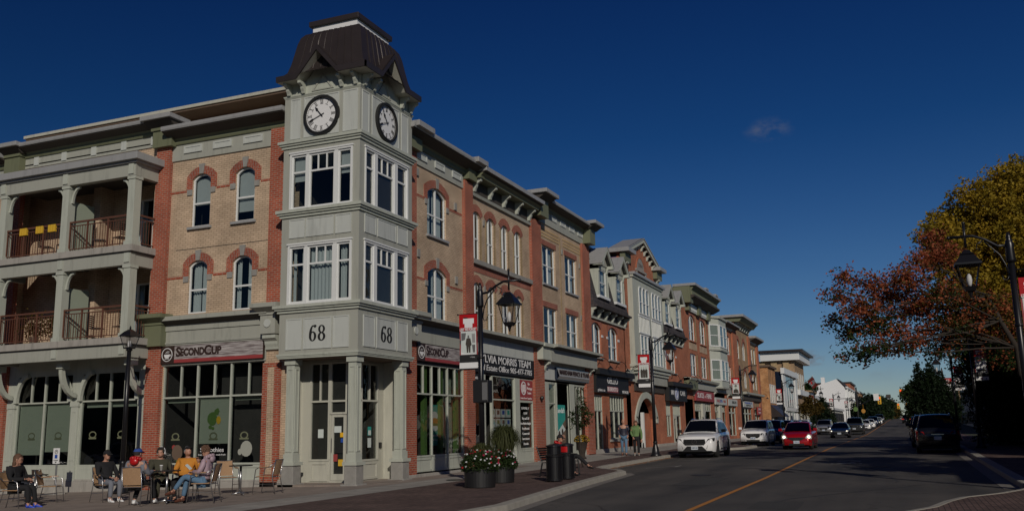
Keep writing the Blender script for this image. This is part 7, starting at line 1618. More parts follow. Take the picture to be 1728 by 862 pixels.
# ---------------- trees ----------------
def limb_path(rr, a, b, n=5, wob=.12):
    a, b = Vector(a), Vector(b); L_ = (b-a).length
    return [a.lerp(b, k/n)+Vector((rr.gauss(0, wob), rr.gauss(0, wob), rr.gauss(0, wob*.6)))*(L_*.12 if 0 < k < n else 0) for k in range(n+1)]
def tree(name, label, base, top, clumps, leafm, seed, trunk_r=.2, per=420, size=.11, group=None, trunkmat='bark', droop=0., shell=.55, mats=None, stretch=1., kr=(2, 5)):
    """clumps: list of (centre, (rx,ry,rz)); leaves are small bent faces spread through each clump's volume in twig sprays"""
    rr = random.Random(seed); t = thing(name, label, 'tree', base, 0, group)
    mb = MB(); b = Vector(base); tp = Vector(top); tr = limb_path(rr, b, tp, 6, .15)
    mb.tube(tr, [trunk_r*(1-.55*k/6) for k in range(7)], 9)
    tw = []
    for c, r in [q[:2] for q in clumps]:
        c = Vector(c); k = rr.randint(*kr); p = limb_path(rr, tr[k], c, 5, .25); mb.tube(p, [min(.06, trunk_r*.22)*(1-.85*i/5) for i in range(6)], 5)
        for q in range(5):
            d = Vector((rr.gauss(0, 1), rr.gauss(0, 1), rr.gauss(0, .8))).normalized(); e = c+Vector((d.x*r[0], d.y*r[1], d.z*r[2]))*.8
            mb.tube([p[rr.randint(3, 5)], (c+e)/2, e], [min(.03, trunk_r*.10), min(.018, trunk_r*.06), .004], 4, cap=False)
    mb.build('trunk', trunkmat, t, smooth=True)
    V = []; F = []
    ms = mats or [leafm]; mi = []
    for cc_ in clumps:
        c, r = cc_[:2]; c = Vector(c); sub = cc_[2] if len(cc_) > 2 else None; vol = (r[0]*r[1]*r[2])**(1/3); nspray = int(per*vol*vol*.42)
        for s in range(max(3, nspray)):
            d = Vector((rr.gauss(0, 1), rr.gauss(0, 1), rr.gauss(0, 1))).normalized(); rad = rr.random()**(1-shell*.8) if rr.random() < .8 else rr.uniform(.9, 1.18)
            pc = c+Vector((d.x*r[0], d.y*r[1], d.z*r[2]))*rad
            mm = rr.choice(sub) if sub else rr.randrange(len(ms)); sd_ = Vector((rr.gauss(0, 1), rr.gauss(0, 1), rr.gauss(0, .5)-droop)).normalized()
            for k in range(rr.randint(7, 12)):
                p = pc+sd_*rr.uniform(0, .42)*stretch+Vector((rr.gauss(0, .09), rr.gauss(0, .09), rr.gauss(0, .09)))*stretch; u = Vector((rr.gauss(0, 1), rr.gauss(0, 1), rr.gauss(0, .7))).normalized(); w = u.cross(Vector((rr.gauss(0, 1), rr.gauss(0, 1), rr.gauss(0, 1)))).normalized(); L_ = size*rr.uniform(.6, 1.25)
                o = len(V); V += [p-u*L_*.5, p+w*L_*.30, p+u*L_*.5, p-w*L_*.30]; F.append((o, o+1, o+2, o+3)); mi.append(mm)
    me = bpy.data.meshes.new('crown'); me.from_pydata([v-b for v in V], [], F); 
    for m in ms: me.materials.append(MAT[m])
    me.polygons.foreach_set('material_index', mi)
    o = bpy.data.objects.new('crown', me); COL.objects.link(o); o.parent = t
    return t
R_ = random.Random(11)
def ell_clumps(c, r, n, cr, seed, lo=-1, keep=None):
    rr = random.Random(seed); out = []
    while len(out) < n:
        d = Vector((rr.uniform(-1, 1), rr.uniform(-1, 1), rr.uniform(lo, 1)))
        if d.length > 1 or d.length < .35: continue
        p = Vector(c)+Vector((d.x*r[0], d.y*r[1], d.z*r[2]))
        if keep and not keep(p): continue
        s = rr.uniform(.7, 1.2)*cr; out.append((p, (s, s, s*.75)))
    return out
# yellow locust, right edge
rr = random.Random(5); cl = []
for y0, xa, xb in ((300, 1690, 1760), (332, 1645, 1770), (366, 1600, 1780), (400, 1592, 1790), (436, 1600, 1790), (470, 1625, 1790), (504, 1665, 1790), (540, 1700, 1790)):
    x = xa
    while x <= xb: q = rr.uniform(.8, 1.2); cl.append((at_x(x+rr.uniform(-8, 8), y0+rr.uniform(-8, 8), 26.6+rr.uniform(-1.3, 1.5)), (q*1.18, q*1.18, q*.85))); x += 34
tree('honey_locust', 'large yellow-leaved tree at the right edge of the picture', (27, -22.9, .1), (27, -22.6, 9.4), cl, 'leaf_yellow', 21, .24, 560, .17, droop=.5, kr=(3, 6))
# red maple reaching over the road
cl = []
rr = random.Random(9)
for (px, py, X, s) in ((1412, 500, 14, .55), (1428, 470, 14, .5), (1450, 520, 14, .8), (1440, 560, 14, .7), (1470, 590, 14, .55), (1480, 545, 15, .9), (1500, 500, 15, .95), (1530, 470, 15, .8), (1560, 440, 15.5, .8), (1545, 520, 15.5, 1.0), (1580, 500, 16, 1.05), (1510, 560, 15, .6), (1600, 540, 16, .95), (1630, 510, 16.5, 1.0), (1590, 430, 16, .9), (1655, 535, 17, .8), (1680, 520, 17, 1.0), (1470, 480, 14.5, .6), (1455, 600, 14, .35), (1405, 540, 14, .4), (1570, 400, 16, .5), (1620, 555, 17, .5), (1560, 560, 16, .45), (1700, 560, 17.5, .9), (1425, 600, 14, .3), (1530, 590, 15, .4), (1590, 590, 16, .7), (1700, 600, 17.5, .9), (1500, 585, 15, .45), (1620, 545, 16.5, .8), (1605, 560, 16, .5), (1540, 575, 15.5, .5)):
    p = at_x(px, py, X+rr.uniform(-.6, .8)); cl.append((p, (s*1.0, s*.95, s*.62), (3, 3, 3, 1) if (px < 1490 and py > 525) or py > 585 else (0, 1, 2, 3) if px < 1440 else (0, 4, 4, 3, 1) if px > 1575 and py > 480 else (0, 1, 2, 4)))  # lower clumps green, their unlit underside put into the leaf colour too
tree('red_maple', 'red maple whose leafy branch hangs out over the road', (17, -20.3, .2), (16.2, -18.4, 6.3), cl, 'leaf_red', 22, .16, 640, .13, kr=(4, 6), mats=['leaf_red', 'leaf_red', 'leaf_red', 'leaf_green', 'leaf_orange', 'leaf_yellow'], shell=.2)
cl = ell_clumps((3.5, -22.6, 6.2), (4.6, 2.5, 2.3), 24, .95, 77); tree('street_tree', 'yellowing street tree on the near corner, outside the picture', (3.5, -22.8, 0), (3.5, -22.6, 5.5), cl, 'leaf_orange', 78, .18, 330, .2)
# dark trees behind on the right pavement
cl = ell_clumps((34, -21.2, 6.0), (4.5, 2.6, 3.2), 22, 1.2, 31)
tree('maple_tree', 'dark green tree behind the second right-hand lamp', (34, -21.4, .2), (34, -21.3, 5), cl, 'leaf_dark', 23, .2, 330, .17, mats=['leaf_dark', 'leaf_green'])
cl = ell_clumps((24, -22.3, 4.2), (6, 1.6, 3.0), 22, 1.1, 33, -1); tree('shade_tree', 'low dark leafy tree filling the shade below the yellow crown', (24, -22.6, .1), (24, -22.4, 4), cl, 'leaf_dark', 25, .2, 330, .17, mats=['leaf_dark', 'leaf_green'])
cl = ell_clumps((46, -20.8, 5.6), (4.0, 2.2, 2.6), 16, 1.15, 34); rr = random.Random(8); cl2 = [(at_x(px, py, 32+rr.uniform(-.8, .8)), (1.0, 1.0, .9)) for px in range(1655, 1790, 24) for py in range(585, 735, 24) if px > 1668 or py < 690]
tree('shade_tree', 'dense dark tree hanging low at the right edge behind the second lamp', (33, -22.4, .2), (32.6, -21.6, 4), cl2, 'leaf_dark', 24, .2, 360, .15)
tree('maple_tree', 'dark green tree behind the third right-hand lamp', (46, -21, .2), (46, -21, 5), cl, 'leaf_dark', 26, .2, 300, .2, mats=['leaf_dark', 'leaf_green', 'leaf_orange'])
cl = [(at_x(px, py, 62), (s, s, s*1.25)) for px, py, s in ((1565, 690, 1.3), (1585, 690, 1.4), (1557, 665, 1.0), (1575, 665, 1.2), (1550, 640, .5), (1547, 625, .35), (1566, 645, .8), (1568, 626, .4), (1548, 615, .16), (1567, 616, .18), (1580, 645, .8), (1595, 670, 1.2), (1550, 700, 1.0), (1600, 695, 1.2), (1540, 648, .25), (1575, 712, 1.2))]
tree('evergreen_tree', 'dark pointed evergreen tree above the parked dark cars', (62, -18.9, .2), (62, -17.5, 5), cl, 'leaf_dark', 27, .18, 900, .16, stretch=.55)
cl = [(at_x(px, py, 150), (1.6, 1.6, 1.4)) for px, py in ((1545, 660), (1552, 672), (1538, 668), (1548, 690), (1560, 680))]; tree('roadside_tree', 'pale green tree just left of the dark evergreen', (150, -19.5, .7), (150, -18.5, 6), cl, 'leaf_green', 28, .2, 200, .45, stretch=2)
cl = [(at_x(px, py, 40), (1.1, 1.1, .8)) for px, py in ((1690, 735), (1712, 728), (1725, 715), (1700, 705), (1716, 690))]; tree('hedge_shrub', 'dark shrub by the right edge beyond the pavement', (40, -20.9, .2), (40, -20.9, 1.0), cl, 'leaf_dark', 29, .08, 300, .14)
# left side street trees in the distance
cl = [(at_x(px, py, 106), (s*.6, s*.6, s*.6)) for px, py, s in ((1366, 690, 1.3), (1358, 684, 1.0), (1374, 682, 1.1), (1366, 674, 1.0), (1378, 694, .9), (1354, 694, .9), (1386, 688, .7))]; tree('street_tree', 'small orange-leaved street tree in front of the tan building', (106, -2.6, .4), (106, -2.6, 2.6), cl, 'leaf_orange', 41, .12, 420, .24, stretch=.9)
cl = [(at_x(px, py, 125), (s*.7, s*.7, s*.9)) for px, py, s in ((1388, 684, .9), (1385, 698, 1.7), (1394, 705, 1.7), (1387, 674, .45), (1378, 710, 1.6), (1400, 716, 1.4))]; tree('conifer', 'dark cone-shaped evergreen before the white house wall', (125, -1.2, .6), (125, -1.2, 5), cl, 'leaf_dark', 42, .15, 500, .3, stretch=.8)
for i, (px0, px1, pt, X, m) in enumerate(((1456, 1472, 682, 260, 'leaf_dark'), (1470, 1484, 680, 275, 'leaf_green'), (1482, 1496, 678, 300, 'leaf_green'), (1493, 1508, 684, 340, 'leaf_orange'))):
    a, b_ = at_x(px0, pt, X), at_x(px1, 710, X); c = Vector((X, (a.y+b_.y)/2, (a.z+zr(X))/2+.8)); cl = ell_clumps(c, (6, abs(a.y-b_.y)/2+.8, max(2, (a.z-zr(X))/2)), 16, 2.0, 50+i)
    tree('roadside_tree', ('dark roadside tree nearest the far brick shops', 'green roadside tree below the left traffic light', 'green roadside tree before the white apartment block', 'brownish roadside tree farthest down the left side')[i], (X, c.y, zr(X)), (X, c.y, c.z), cl, m, 60+i, .3, 120, .7, stretch=3, mats=[m, 'leaf_dark'])
cl = [(at_x(px, py, 170), (1.2, 1.2, 1.0)) for px, py in ((1356, 662), (1362, 655), (1368, 660))]; tree('roadside_tree', 'tree top showing behind the flag', (172, 4, 1), (170, 2, 8), cl, 'leaf_green', 70, .2, 120, .5, stretch=2)
# sapling on the pavement
s_ = (10.35, -3.55, gz(10.35, -3.55)); rr = random.Random(2); cl = []
for (px, py, r) in ((980, 690, .26), (972, 702, .22), (988, 698, .22), (978, 672, .14), (984, 712, .22), (970, 714, .16), (990, 710, .14), (979, 660, .08), (980, 724, .14), (986, 681, .12), (966, 696, .1)): cl.append((at_x(px, py, 10.4+rr.uniform(-.1, .1)), (r, r, r)))
tree('sapling', 'thin staked sapling with a few green leaves by the bench', s_, (10.3, -3.4, 3.0), cl, 'leaf_green', 71, .025, 750, .085, stretch=.35, droop=.3)
# ---------------- vehicles ----------------
def make_car(name, label, cat, P, paint, group=None, wheel='rim'):
    """built along +x (front), origin on the ground at the middle"""
    t = thing(name, label, cat, (0, 0, 0), 0, group)
    L_, W, H = P['L'], P['W'], P['H']; hl = L_/2; wr = P['wr']; xf, xr = P['axles']; base = P.get('base', .24)
    top = P['top']         # list of (x, z) hood, belt and tail line
    belt = P['belt']
    R_a = wr+.055
    xs = sorted(set([round(x, 3) for x in frange(-hl, hl, .12)]+[round(c+R_a*math.cos(PI*k/12), 3) for c in (xf, xr) for k in range(13)]+[round(s*(hl-q), 3) for s in (-1, 1) for q in (.02, .05, .09)]))
    def hw(x):
        e = max(0, abs(x)-(hl-.75))/.75; f = P.get('nose', .16) if x > 0 else P.get('tailr', .12); return W/2*(1-f*e**2.6)
    def zb(x):
        z = base
        for c in (xf, xr):
            if abs(x-c) < R_a: z = max(z, wr+math.sqrt(R_a*R_a-(x-c)**2))
        e = max(0, abs(x)-(hl-.35))/.35; return z+.06*e**2
    mb = MB(); mb.smooth = True; vs = []; sec = 9
    for x in xs:
        w = hw(x); b = zb(x); tt = lerp(x, top); e = max(0, abs(x)-(hl-.10))/.10; tt -= .10*e**2; h = tt-base
        cr = P.get('crown', .05)*(1-.5*e)
        zz = [b, max(b, base+.16*h), max(b, base+.42*h), max(b+.001, base+.66*h), max(b+.002, base+.82*h), tt-.045, tt-.005, tt+cr*.8, tt+cr]
        ww = [.955, .985, 1., .992, .972, .945, .88, .48, 0]
        ex = (-1 if x < 0 else 1)*(-.0)
        vs += [(x, w*a, z) for a, z in zip(ww, zz)]
    ns = len(vs)
    vs2 = [(x, -y, z) for x, y, z in vs]
    fs = []
    for i in range(len(xs)-1):
        for j in range(sec-1): fs.append((i*sec+j, (i+1)*sec+j, (i+1)*sec+j+1, i*sec+j+1)); fs.append((ns+i*sec+j, ns+i*sec+j+1, ns+(i+1)*sec+j+1, ns+(i+1)*sec+j))
    for i in (0, len(xs)-1): fs.append(tuple([i*sec+j for j in range(sec)]+[ns+i*sec+j for j in range(sec-1, -1, -1)]))
    mb.add(vs+vs2, fs)
    # greenhouse
    (a, b_, c, d) = P['roof']     # x of windscreen base, roof front, roof rear, rear screen base
    wb = W/2*.90; wt = W/2*P.get('tuck', .70); zbe = belt
    def yw(z): return wb+(wt-wb)*((z-zbe)/(H-zbe))**1.15 if z > zbe else wb
    za_, zd_ = lerp(a, top), lerp(d, top)
    spine = [(a, za_)]+[(a+(b_-a)*k/4, za_+(H-.04-za_)*(k/4)**.92) for k in range(1, 4)]+[(b_, H-.035), (b_-.18, H-.008), ((b_+c)/2, H+.01), (c+.15, H-.01), (c, H-.04)]+[(c+(d-c)*k/3, H-.04+(zd_-H+.04)*(k/3)**1.2) for k in (1, 2, 3)]
    vs = []; bow = .035
    for x, z in spine:
        y = yw(z); vs += [(x, y, zbe-.06), (x, y, z-.03 if z > zbe+.1 else z), (x, y*.90, z), (x+(.0), y*.5, z+bow*.8), (x, 0, z+bow), (x, -y*.5, z+bow*.8), (x, -y*.90, z), (x, -y, z-.03 if z > zbe+.1 else z), (x, -y, zbe-.06)]
    m = 9; mb.add(vs, [(i*m+j, (i+1)*m+j, (i+1)*m+j+1, i*m+j+1) for i in range(len(spine)-1) for j in range(m-1)])
    body = mb.build('body', paint, t, uv=False)
    # glass
    def screen(i0, i1, nm, inset=.10):
        g = MB(); g.smooth = True; pts = spine[i0:i1+1]; n = len(pts)-1
        def Pn(u, v):
            k = min(n-1, int(u*n)); f = u*n-k; x = pts[k][0]+(pts[k+1][0]-pts[k][0])*f; z = pts[k][1]+(pts[k+1][1]-pts[k][1])*f
            y = yw(z)*.94; s = -1+2*v; nx = .02 if pts[0][0] > 0 else -.02
            bz = bow*(1-abs(s)**2.2)
            return Vector((x+nx*.7, y*s*.97, z+bz+.012))
        g.grid(lambda u, v: Pn(.05+u*.90, v), 8, 8); return g.build(nm, 'car_glass', t, uv=False, fixn=False)
    screen(0, 4, 'windscreen'); screen(8, 11, 'rear_window')
    for s in (-1, 1):
        for k, poly in enumerate(P['side']):
            g = MB(); g.prism([(x, z) for x, z in poly], 0, .006, lambda u, dd, z: Vector((u, s*(yw(z)+.004+dd), z))); g.build('side_window', 'car_glass', t, uv=False)
        g = MB(); xs_ = P['doors']; 
        for x in xs_:
            zt = belt-.02; g.box(x-.006, x+.006, s*(W/2*.985)-.012, s*(W/2*.985)+.018, base+.12, zt-.12)
        g.box(xs_[-1], xs_[0], s*W/2-.006, s*W/2+.014, base+.10, base+.14); g.build('door_seam', 'black_plastic', t, uv=False)
        for x in xs_[1:]:
            g = MB(); g.box(x+.08, x+.26, s*W/2*.98-.01, s*W/2*.98+.035, belt-.17, belt-.135); g.build('door_handle', paint, t, uv=False)
        g = MB(); mx_ = a-.35; g.box(mx_-.10, mx_+.08, s*(W/2+.02)-(.0 if s > 0 else .2), s*(W/2+.02)+(.2 if s > 0 else 0), belt+.04, belt+.19); g.box(mx_-.03, mx_+.03, s*W/2*.9-.06, s*(W/2+.06)+.02, belt+.02, belt+.06)
        g.build('wing_mirror', P.get('mirror', paint), t, bev=.03, uv=False)
    # wheels
    for xx in (xf, xr):
        for s in (-1, 1):
            y = s*(W/2-.125)
            g = MB(); g.smooth = True; prof = [(wr*.60, -.105), (wr*.93, -.105), (wr, -.075), (wr, .075), (wr*.93, .105), (wr*.60, .105)]
            Tm = Matrix.Translation((xx, y, wr)) @ Matrix.Rotation(PI/2, 4, 'X'); g.lathe(prof, n=24, T=Tm); w_ = g.build('wheel', 'tyre', t, uv=False)
            g = MB(); Tm2 = Matrix.Translation((xx, y+s*.075, wr)) @ Matrix.Rotation(-s*PI/2, 4, 'X')
            g.lathe([(wr*.66, -.03), (wr*.66, .03), (wr*.62, .03), (wr*.60, -.02)], n=24, T=Tm2); g.lathe([(wr*.14, -.02), (wr*.13, .02)], n=10, T=Tm2)
            for k in range(5):
                g.box(-.028, .028, .0, wr*.62, -.01, .02, Tm2 @ Matrix.Rotation(2*PI*k/5, 4, 'Z'))
            g.build('rim', wheel, w_, uv=False)
            g = MB(); g.lathe([(R_a-.005, -.02), (R_a-.005, .0)], n=24, T=Matrix.Translation((xx, s*(W/2-.24), wr)) @ Matrix.Rotation(PI/2, 4, 'X')); g.build('wheel_arch', 'black', t, uv=False)
    mb = MB(); mb.box(-hl+.25, hl-.25, -W/2*.86, W/2*.86, .18, base+.12); mb.build('underbody', 'black', t, uv=False)
    # front
    TF = lambda u, dd, z: Vector((hl-.02+dd-.10*max(0, abs(u)/(W/2)-.55)**1.5*2.2, u, z))
    def fpart(nm, polys, d0, d1, m, **k):
        g = MB()
        for p in polys: g.prism(p, d0, d1, TF)
        return g.build(nm, m, t, uv=False, **k)
    f = P['front']
    fpart('grille', [f['grille']], -.06, .035, 'black_plastic')
    g = MB()
    for p in f.get('bars', []): g.prism(p, .035, .048, TF)
    if f.get('bars'): g.build('grille_trim', f.get('barmat', 'chrome'), t, uv=False)
    if f.get('emblem'):
        r, z = f['emblem']; g = MB(); g.ring([(r*math.cos(k*PI/10), z+r*math.sin(k*PI/10)) for k in range(20)], [(r*.84*math.cos(k*PI/10), z+r*.84*math.sin(k*PI/10)) for k in range(20)], .04, .065, TF)
        for a_ in (PI/2, PI/2+2*PI/3, PI/2-2*PI/3): g.prism([(r*.10*math.sin(a_), z-r*.10*math.cos(a_)), (r*.9*math.cos(a_), z+r*.9*math.sin(a_)), (-r*.10*math.sin(a_), z+r*.10*math.cos(a_))], .04, .062, TF)
        g.build('badge', 'chrome', t, uv=False)
    for s in (-1, 1):
        hp = [(s*u, z) for u, z in f['light']]
        TH = lambda u, dd, z: Vector((hl-.02+dd-.62*max(0, (abs(u)-W/2*.62)/(W/2))**1.25, u, z))
        g = MB(); g.prism(hp, -.05, .030, TH); hlm = g.build('headlight', f.get('lampmat', 'lamp_clear' if paint not in ('paint_white', 'paint_silver') else 'rim_dark'), t, uv=False)
        cx_ = sum(u for u, z in hp)/len(hp); cz_ = sum(z for u, z in hp)/len(hp); g = MB(); rr_ = f.get('bulb', .055)
        g.prism([(cx_+rr_*math.cos(k*PI/6), cz_+rr_*math.sin(k*PI/6)) for k in range(12)], .030, .040, TH); g.build('lamp', f.get('bulbmat', 'lamp_clear'), hlm, uv=False)
        fp = [(s*u, z) for u, z in f['fog']]; g = MB(); g.prism(fp, -.05, .028, TH); g.build('fog_intake', 'black_plastic', t, uv=False)
    fpart('lower_intake', [f['lower']], -.05, .030, 'black_plastic')
    fpart('number_plate', [[(-.16, f['plate']), (.16, f['plate']), (.16, f['plate']+.15), (-.16, f['plate']+.15)]], .0, .055, 'plate_white')
    g = MB(); vs_, fs_ = textmesh(f.get('ptxt', 'CKRW 512'), .10, .002, .001); k_ = .27/(max(v[0] for v in vs_)-min(v[0] for v in vs_)); g.add([Vector((hl-.02+.057, -v[0]*k_*-1, f['plate']+.075+v[1])) for v in vs_], fs_); g.build('plate_lettering', 'blue_sign', t, uv=False, fixn=False)
    # rear
    TB = lambda u, dd, z: Vector((-hl+.02-dd+.10*max(0, abs(u)/(W/2)-.55)**1.5*2.2, u, z))
    TB2 = lambda u, dd, z: Vector((-hl+.02-dd+.5*max(0, (abs(u)-W/2*.62)/(W/2))**1.3, u, z))
    rp = P['rear']
    for s in (-1, 1): g = MB(); g.prism([(s*u, z) for u, z in rp['light']], -.05, .03, TB2); g.build('tail_light', rp.get('mat', 'lamp_red'), t, uv=False)
    g = MB(); g.prism([(-.16, rp['plate']), (.16, rp['plate']), (.16, rp['plate']+.15), (-.16, rp['plate']+.15)], 0, .04, TB); g.build('number_plate', 'plate_white', t, uv=False)
    g = MB(); g.prism([(-W*.38, base+.10), (W*.38, base+.10), (W*.36, base+.30), (-W*.36, base+.30)], -.03, .03, TB); g.build('rear_bumper', 'black_plastic', t, uv=False)
    g = MB(); g.prism([(-.28, rp['plate']+.24), (.28, rp['plate']+.24), (.28, rp['plate']+.27), (-.28, rp['plate']+.27)], 0, .03, TB); g.build('tailgate_trim', 'chrome', t, uv=False)
    if P.get('rails'):
        for s in (-1, 1):
            g = MB(); yy = s*wt*.93; g.tube([(b_-.15, yy, H-.01), (b_-.3, yy, H+.055), (c+.3, yy, H+.055), (c+.1, yy, H-.01)], .018, 6); g.build('roof_rail', P['rails'], t, uv=False)
    # seats and dark cabin seen through the glass
    g = MB(); g.box(c+.2, b_-.1, -wb*.8, wb*.8, .5, belt+.05)
    for y in (-.36, .36): g.box(b_-.75, b_-.6, y-.22, y+.22, belt, belt+.30); g.box(b_-.72, b_-.63, y-.12, y+.12, belt+.28, belt+.45)
    g.build('cabin', 'interior', t, uv=False)
    return t
def mir(pts): return pts
suvA = dict(L=4.82, W=1.94, H=1.78, wr=.375, axles=(1.46, -1.46), belt=1.13, base=.28, crown=.05, nose=.15, tuck=.70,
    top=[(-2.41, 1.02), (-2.2, 1.15), (-1.4, 1.17), (.65, 1.17), (1.1, 1.14), (1.9, 1.05), (2.28, .96), (2.41, .86)], roof=(.92, .0, -1.65, -2.26),
    side=[[(.66, 1.17), (-.05, 1.17), (-.05, 1.66), (.05, 1.66)], [(-.13, 1.17), (-1.05, 1.17), (-1.05, 1.66), (-.13, 1.68)], [(-1.13, 1.18), (-1.85, 1.22), (-1.62, 1.60), (-1.13, 1.65)]],
    doors=[.86, -.09, -1.10], rails='chrome', mirror='black_plastic',
    front=dict(grille=[(-.54, .70), (-.45, .60), (.45, .60), (.54, .70), (.50, .88), (-.50, .88)], bars=[[(-.46, .74), (.46, .74), (.46, .765), (-.46, .765)], [(-.46, .82), (.46, .82), (.46, .845), (-.46, .845)]], barmat='rim_dark', emblem=(.125, .76), light=[(.56, .74), (.68, .70), (.93, .80), (.94, .94), (.66, .90)], bulb=.045, fog=[(.56, .42), (.84, .42), (.87, .60), (.62, .60)], lower=[(-.62, .30), (.62, .30), (.36, .56), (-.36, .56)], plate=.40, ptxt='CMBZ 638'),
    rear=dict(light=[(.55, .86), (.93, .86), (.93, 1.02), (.60, 1.0)], plate=.62))
suvB = dict(L=4.88, W=1.88, H=1.72, wr=.35, axles=(1.45, -1.44), belt=1.08, base=.28, crown=.06, nose=.13, tuck=.76,
    top=[(-2.44, 1.04), (-2.2, 1.12), (-1.4, 1.13), (.9, 1.15), (1.3, 1.11), (2.1, 1.0), (2.36, .92), (2.44, .80)], roof=(1.20, .30, -1.85, -2.34),
    side=[[(.95, 1.12), (.0, 1.12), (.0, 1.58), (.30, 1.60)], [(-.08, 1.12), (-1.05, 1.12), (-1.05, 1.62), (-.08, 1.63)], [(-1.13, 1.13), (-2.0, 1.16), (-1.8, 1.58), (-1.13, 1.62)]],
    doors=[1.05, -.04, -1.10], rails='black_plastic',
    front=dict(grille=[(-.44, .62), (-.30, .54), (.30, .54), (.44, .62), (.48, .84), (-.48, .84)], bars=[[(-.48, .70), (.48, .70), (.48, .74), (-.48, .74)], [(-.03, .54), (.03, .54), (.03, .84), (-.03, .84)]], light=[(.52, .68), (.90, .72), (.90, .88), (.52, .86)], fog=[(.58, .34), (.84, .34), (.84, .46), (.58, .46)], lower=[(-.42, .32), (.42, .32), (.44, .43), (-.44, .43)], plate=.46, ptxt='BHRD 274'),
    rear=dict(light=[(.60, .84), (.90, .84), (.90, 1.04), (.62, 1.02)], plate=.70))
hatch = dict(L=4.10, W=1.70, H=1.53, wr=.30, axles=(1.30, -1.22), belt=1.0, base=.20, crown=.05, nose=.22, tuck=.74,
    top=[(-2.05, .92), (-1.8, 1.02), (-1.0, 1.03), (.9, .99), (1.2, .97), (1.7, .88), (1.95, .76), (2.05, .64)], roof=(1.34, .30, -1.45, -1.95),
    side=[[(1.12, 1.03), (.72, 1.03), (.72, 1.20)], [(.66, 1.03), (-.15, 1.03), (-.15, 1.40), (.28, 1.42), (.66, 1.26)], [(-.22, 1.03), (-1.10, 1.03), (-1.10, 1.40), (-.22, 1.41)], [(-1.16, 1.05), (-1.60, 1.10), (-1.42, 1.36), (-1.16, 1.38)]],
    doors=[.98, -.18, -1.10],
    front=dict(grille=[(-.34, .56), (-.20, .50), (.20, .50), (.34, .56), (.50, .68), (-.50, .68)], bars=[[(-.07, .52), (-.045, .52), (-.045, .63), (-.07, .63)], [(.045, .52), (.07, .52), (.07, .63), (.045, .63)], [(-.05, .565), (.05, .565), (.05, .585), (-.05, .585)]], light=[(.48, .66), (.62, .56), (.84, .62), (.82, .80), (.66, .88)], bulb=.075, bulbmat='headlight_on', fog=[(.50, .30), (.76, .32), (.72, .40), (.54, .40)], lower=[(-.44, .24), (.44, .24), (.40, .35), (-.40, .35)], plate=.35, ptxt='CCKB 192'),
    rear=dict(light=[(.60, .80), (.82, .80), (.80, 1.10), (.66, 1.10)], plate=.6))
sedan = dict(L=4.63, W=1.80, H=1.42, wr=.325, axles=(1.38, -1.32), belt=.94, base=.20, crown=.05, nose=.18, tuck=.68,
    top=[(-2.31, .82), (-2.15, .98), (-1.5, 1.0), (-.9, .97), (.8, .93), (1.2, .90), (1.9, .80), (2.2, .72), (2.31, .62)], roof=(1.12, .22, -.95, -1.78),
    side=[[(.88, .97), (.0, .97), (.0, 1.30), (.22, 1.32)], [(-.07, .97), (-.95, .98), (-.95, 1.28), (-.07, 1.31)], [(-1.02, .99), (-1.42, 1.02), (-1.02, 1.24)]],
    doors=[.95, -.04, -1.02],
    front=dict(grille=[(-.50, .58), (-.40, .50), (.40, .50), (.50, .58), (.56, .70), (-.56, .70)], bars=[[(-.60, .665), (.60, .665), (.64, .70), (-.64, .70)], [(-.05, .56), (.05, .56), (.05, .65), (-.05, .65)]], barmat='chrome', light=[(.56, .58), (.84, .62), (.84, .72), (.56, .69)], bulb=.04, bulbmat='headlight_on', fog=[(.56, .26), (.84, .28), (.80, .46), (.66, .46)], lower=[(-.50, .22), (.50, .22), (.42, .36), (-.42, .36)], plate=.36, ptxt='CALT 905'),
    rear=dict(light=[(.50, .78), (.85, .78), (.85, .92), (.56, .92)], plate=.6))
pick = dict(L=5.7, W=2.0, H=1.92, wr=.41, axles=(1.85, -1.75), belt=1.25, base=.42, crown=.05, nose=.08, tailr=.04, tuck=.76,
    top=[(-2.85, 1.22), (-2.5, 1.26), (.9, 1.25), (1.3, 1.24), (2.4, 1.18), (2.75, 1.12), (2.85, 1.02)], roof=(1.15, .50, -1.05, -1.25),
    side=[[(.95, 1.30), (.0, 1.30), (.0, 1.80), (.45, 1.80)], [(-.08, 1.30), (-.95, 1.30), (-.95, 1.80), (-.08, 1.81)]], doors=[1.05, -.04, -1.0],
    front=dict(grille=[(-.62, .72), (.62, .72), (.62, 1.06), (-.62, 1.06)], bars=[[(-.62, .86), (.62, .86), (.62, .92), (-.62, .92)]], light=[(.66, .80), (.94, .82), (.94, 1.05), (.66, 1.05)], bulb=.09, bulbmat='headlight_on', fog=[(.66, .48), (.86, .48), (.86, .60), (.66, .60)], lower=[(-.55, .46), (.55, .46), (.55, .60), (-.55, .60)], plate=.62),
    rear=dict(light=[(.80, .86), (.98, .86), (.98, 1.2), (.80, 1.2)], plate=.6))
def park(t, x, y, heading=PI, dz=0., pitch=True):
    t.location = (x, y, (zr(x-2)+zr(x+2))/2+dz); t.rotation_euler = (0, 0, heading)
    if pitch:
        sl_ = (zr(x+2)-zr(x-2))/4; t.rotation_euler = (0, -sl_*math.cos(heading), heading)
    return t
c1 = park(make_car('parked_suv', 'white sport utility car with a round star badge, parked nearest at the left kerb', 'car', suvA, 'paint_white', wheel='rim_dark'), 21.0+2.41, -5.62)
mb = MB(); 
c2 = park(make_car('parked_suv', 'white family car with a chrome cross grille parked second at the left kerb', 'car', suvB, 'paint_white', 'white parked cars'), 40.9+2.44, -5.45)
c2['group'] = None; del c2['group']
c3 = park(make_car('hatchback', 'red hatchback driving towards the viewer with headlights on', 'car', hatch, 'paint_red'), 31.6+2.05, -9.22)
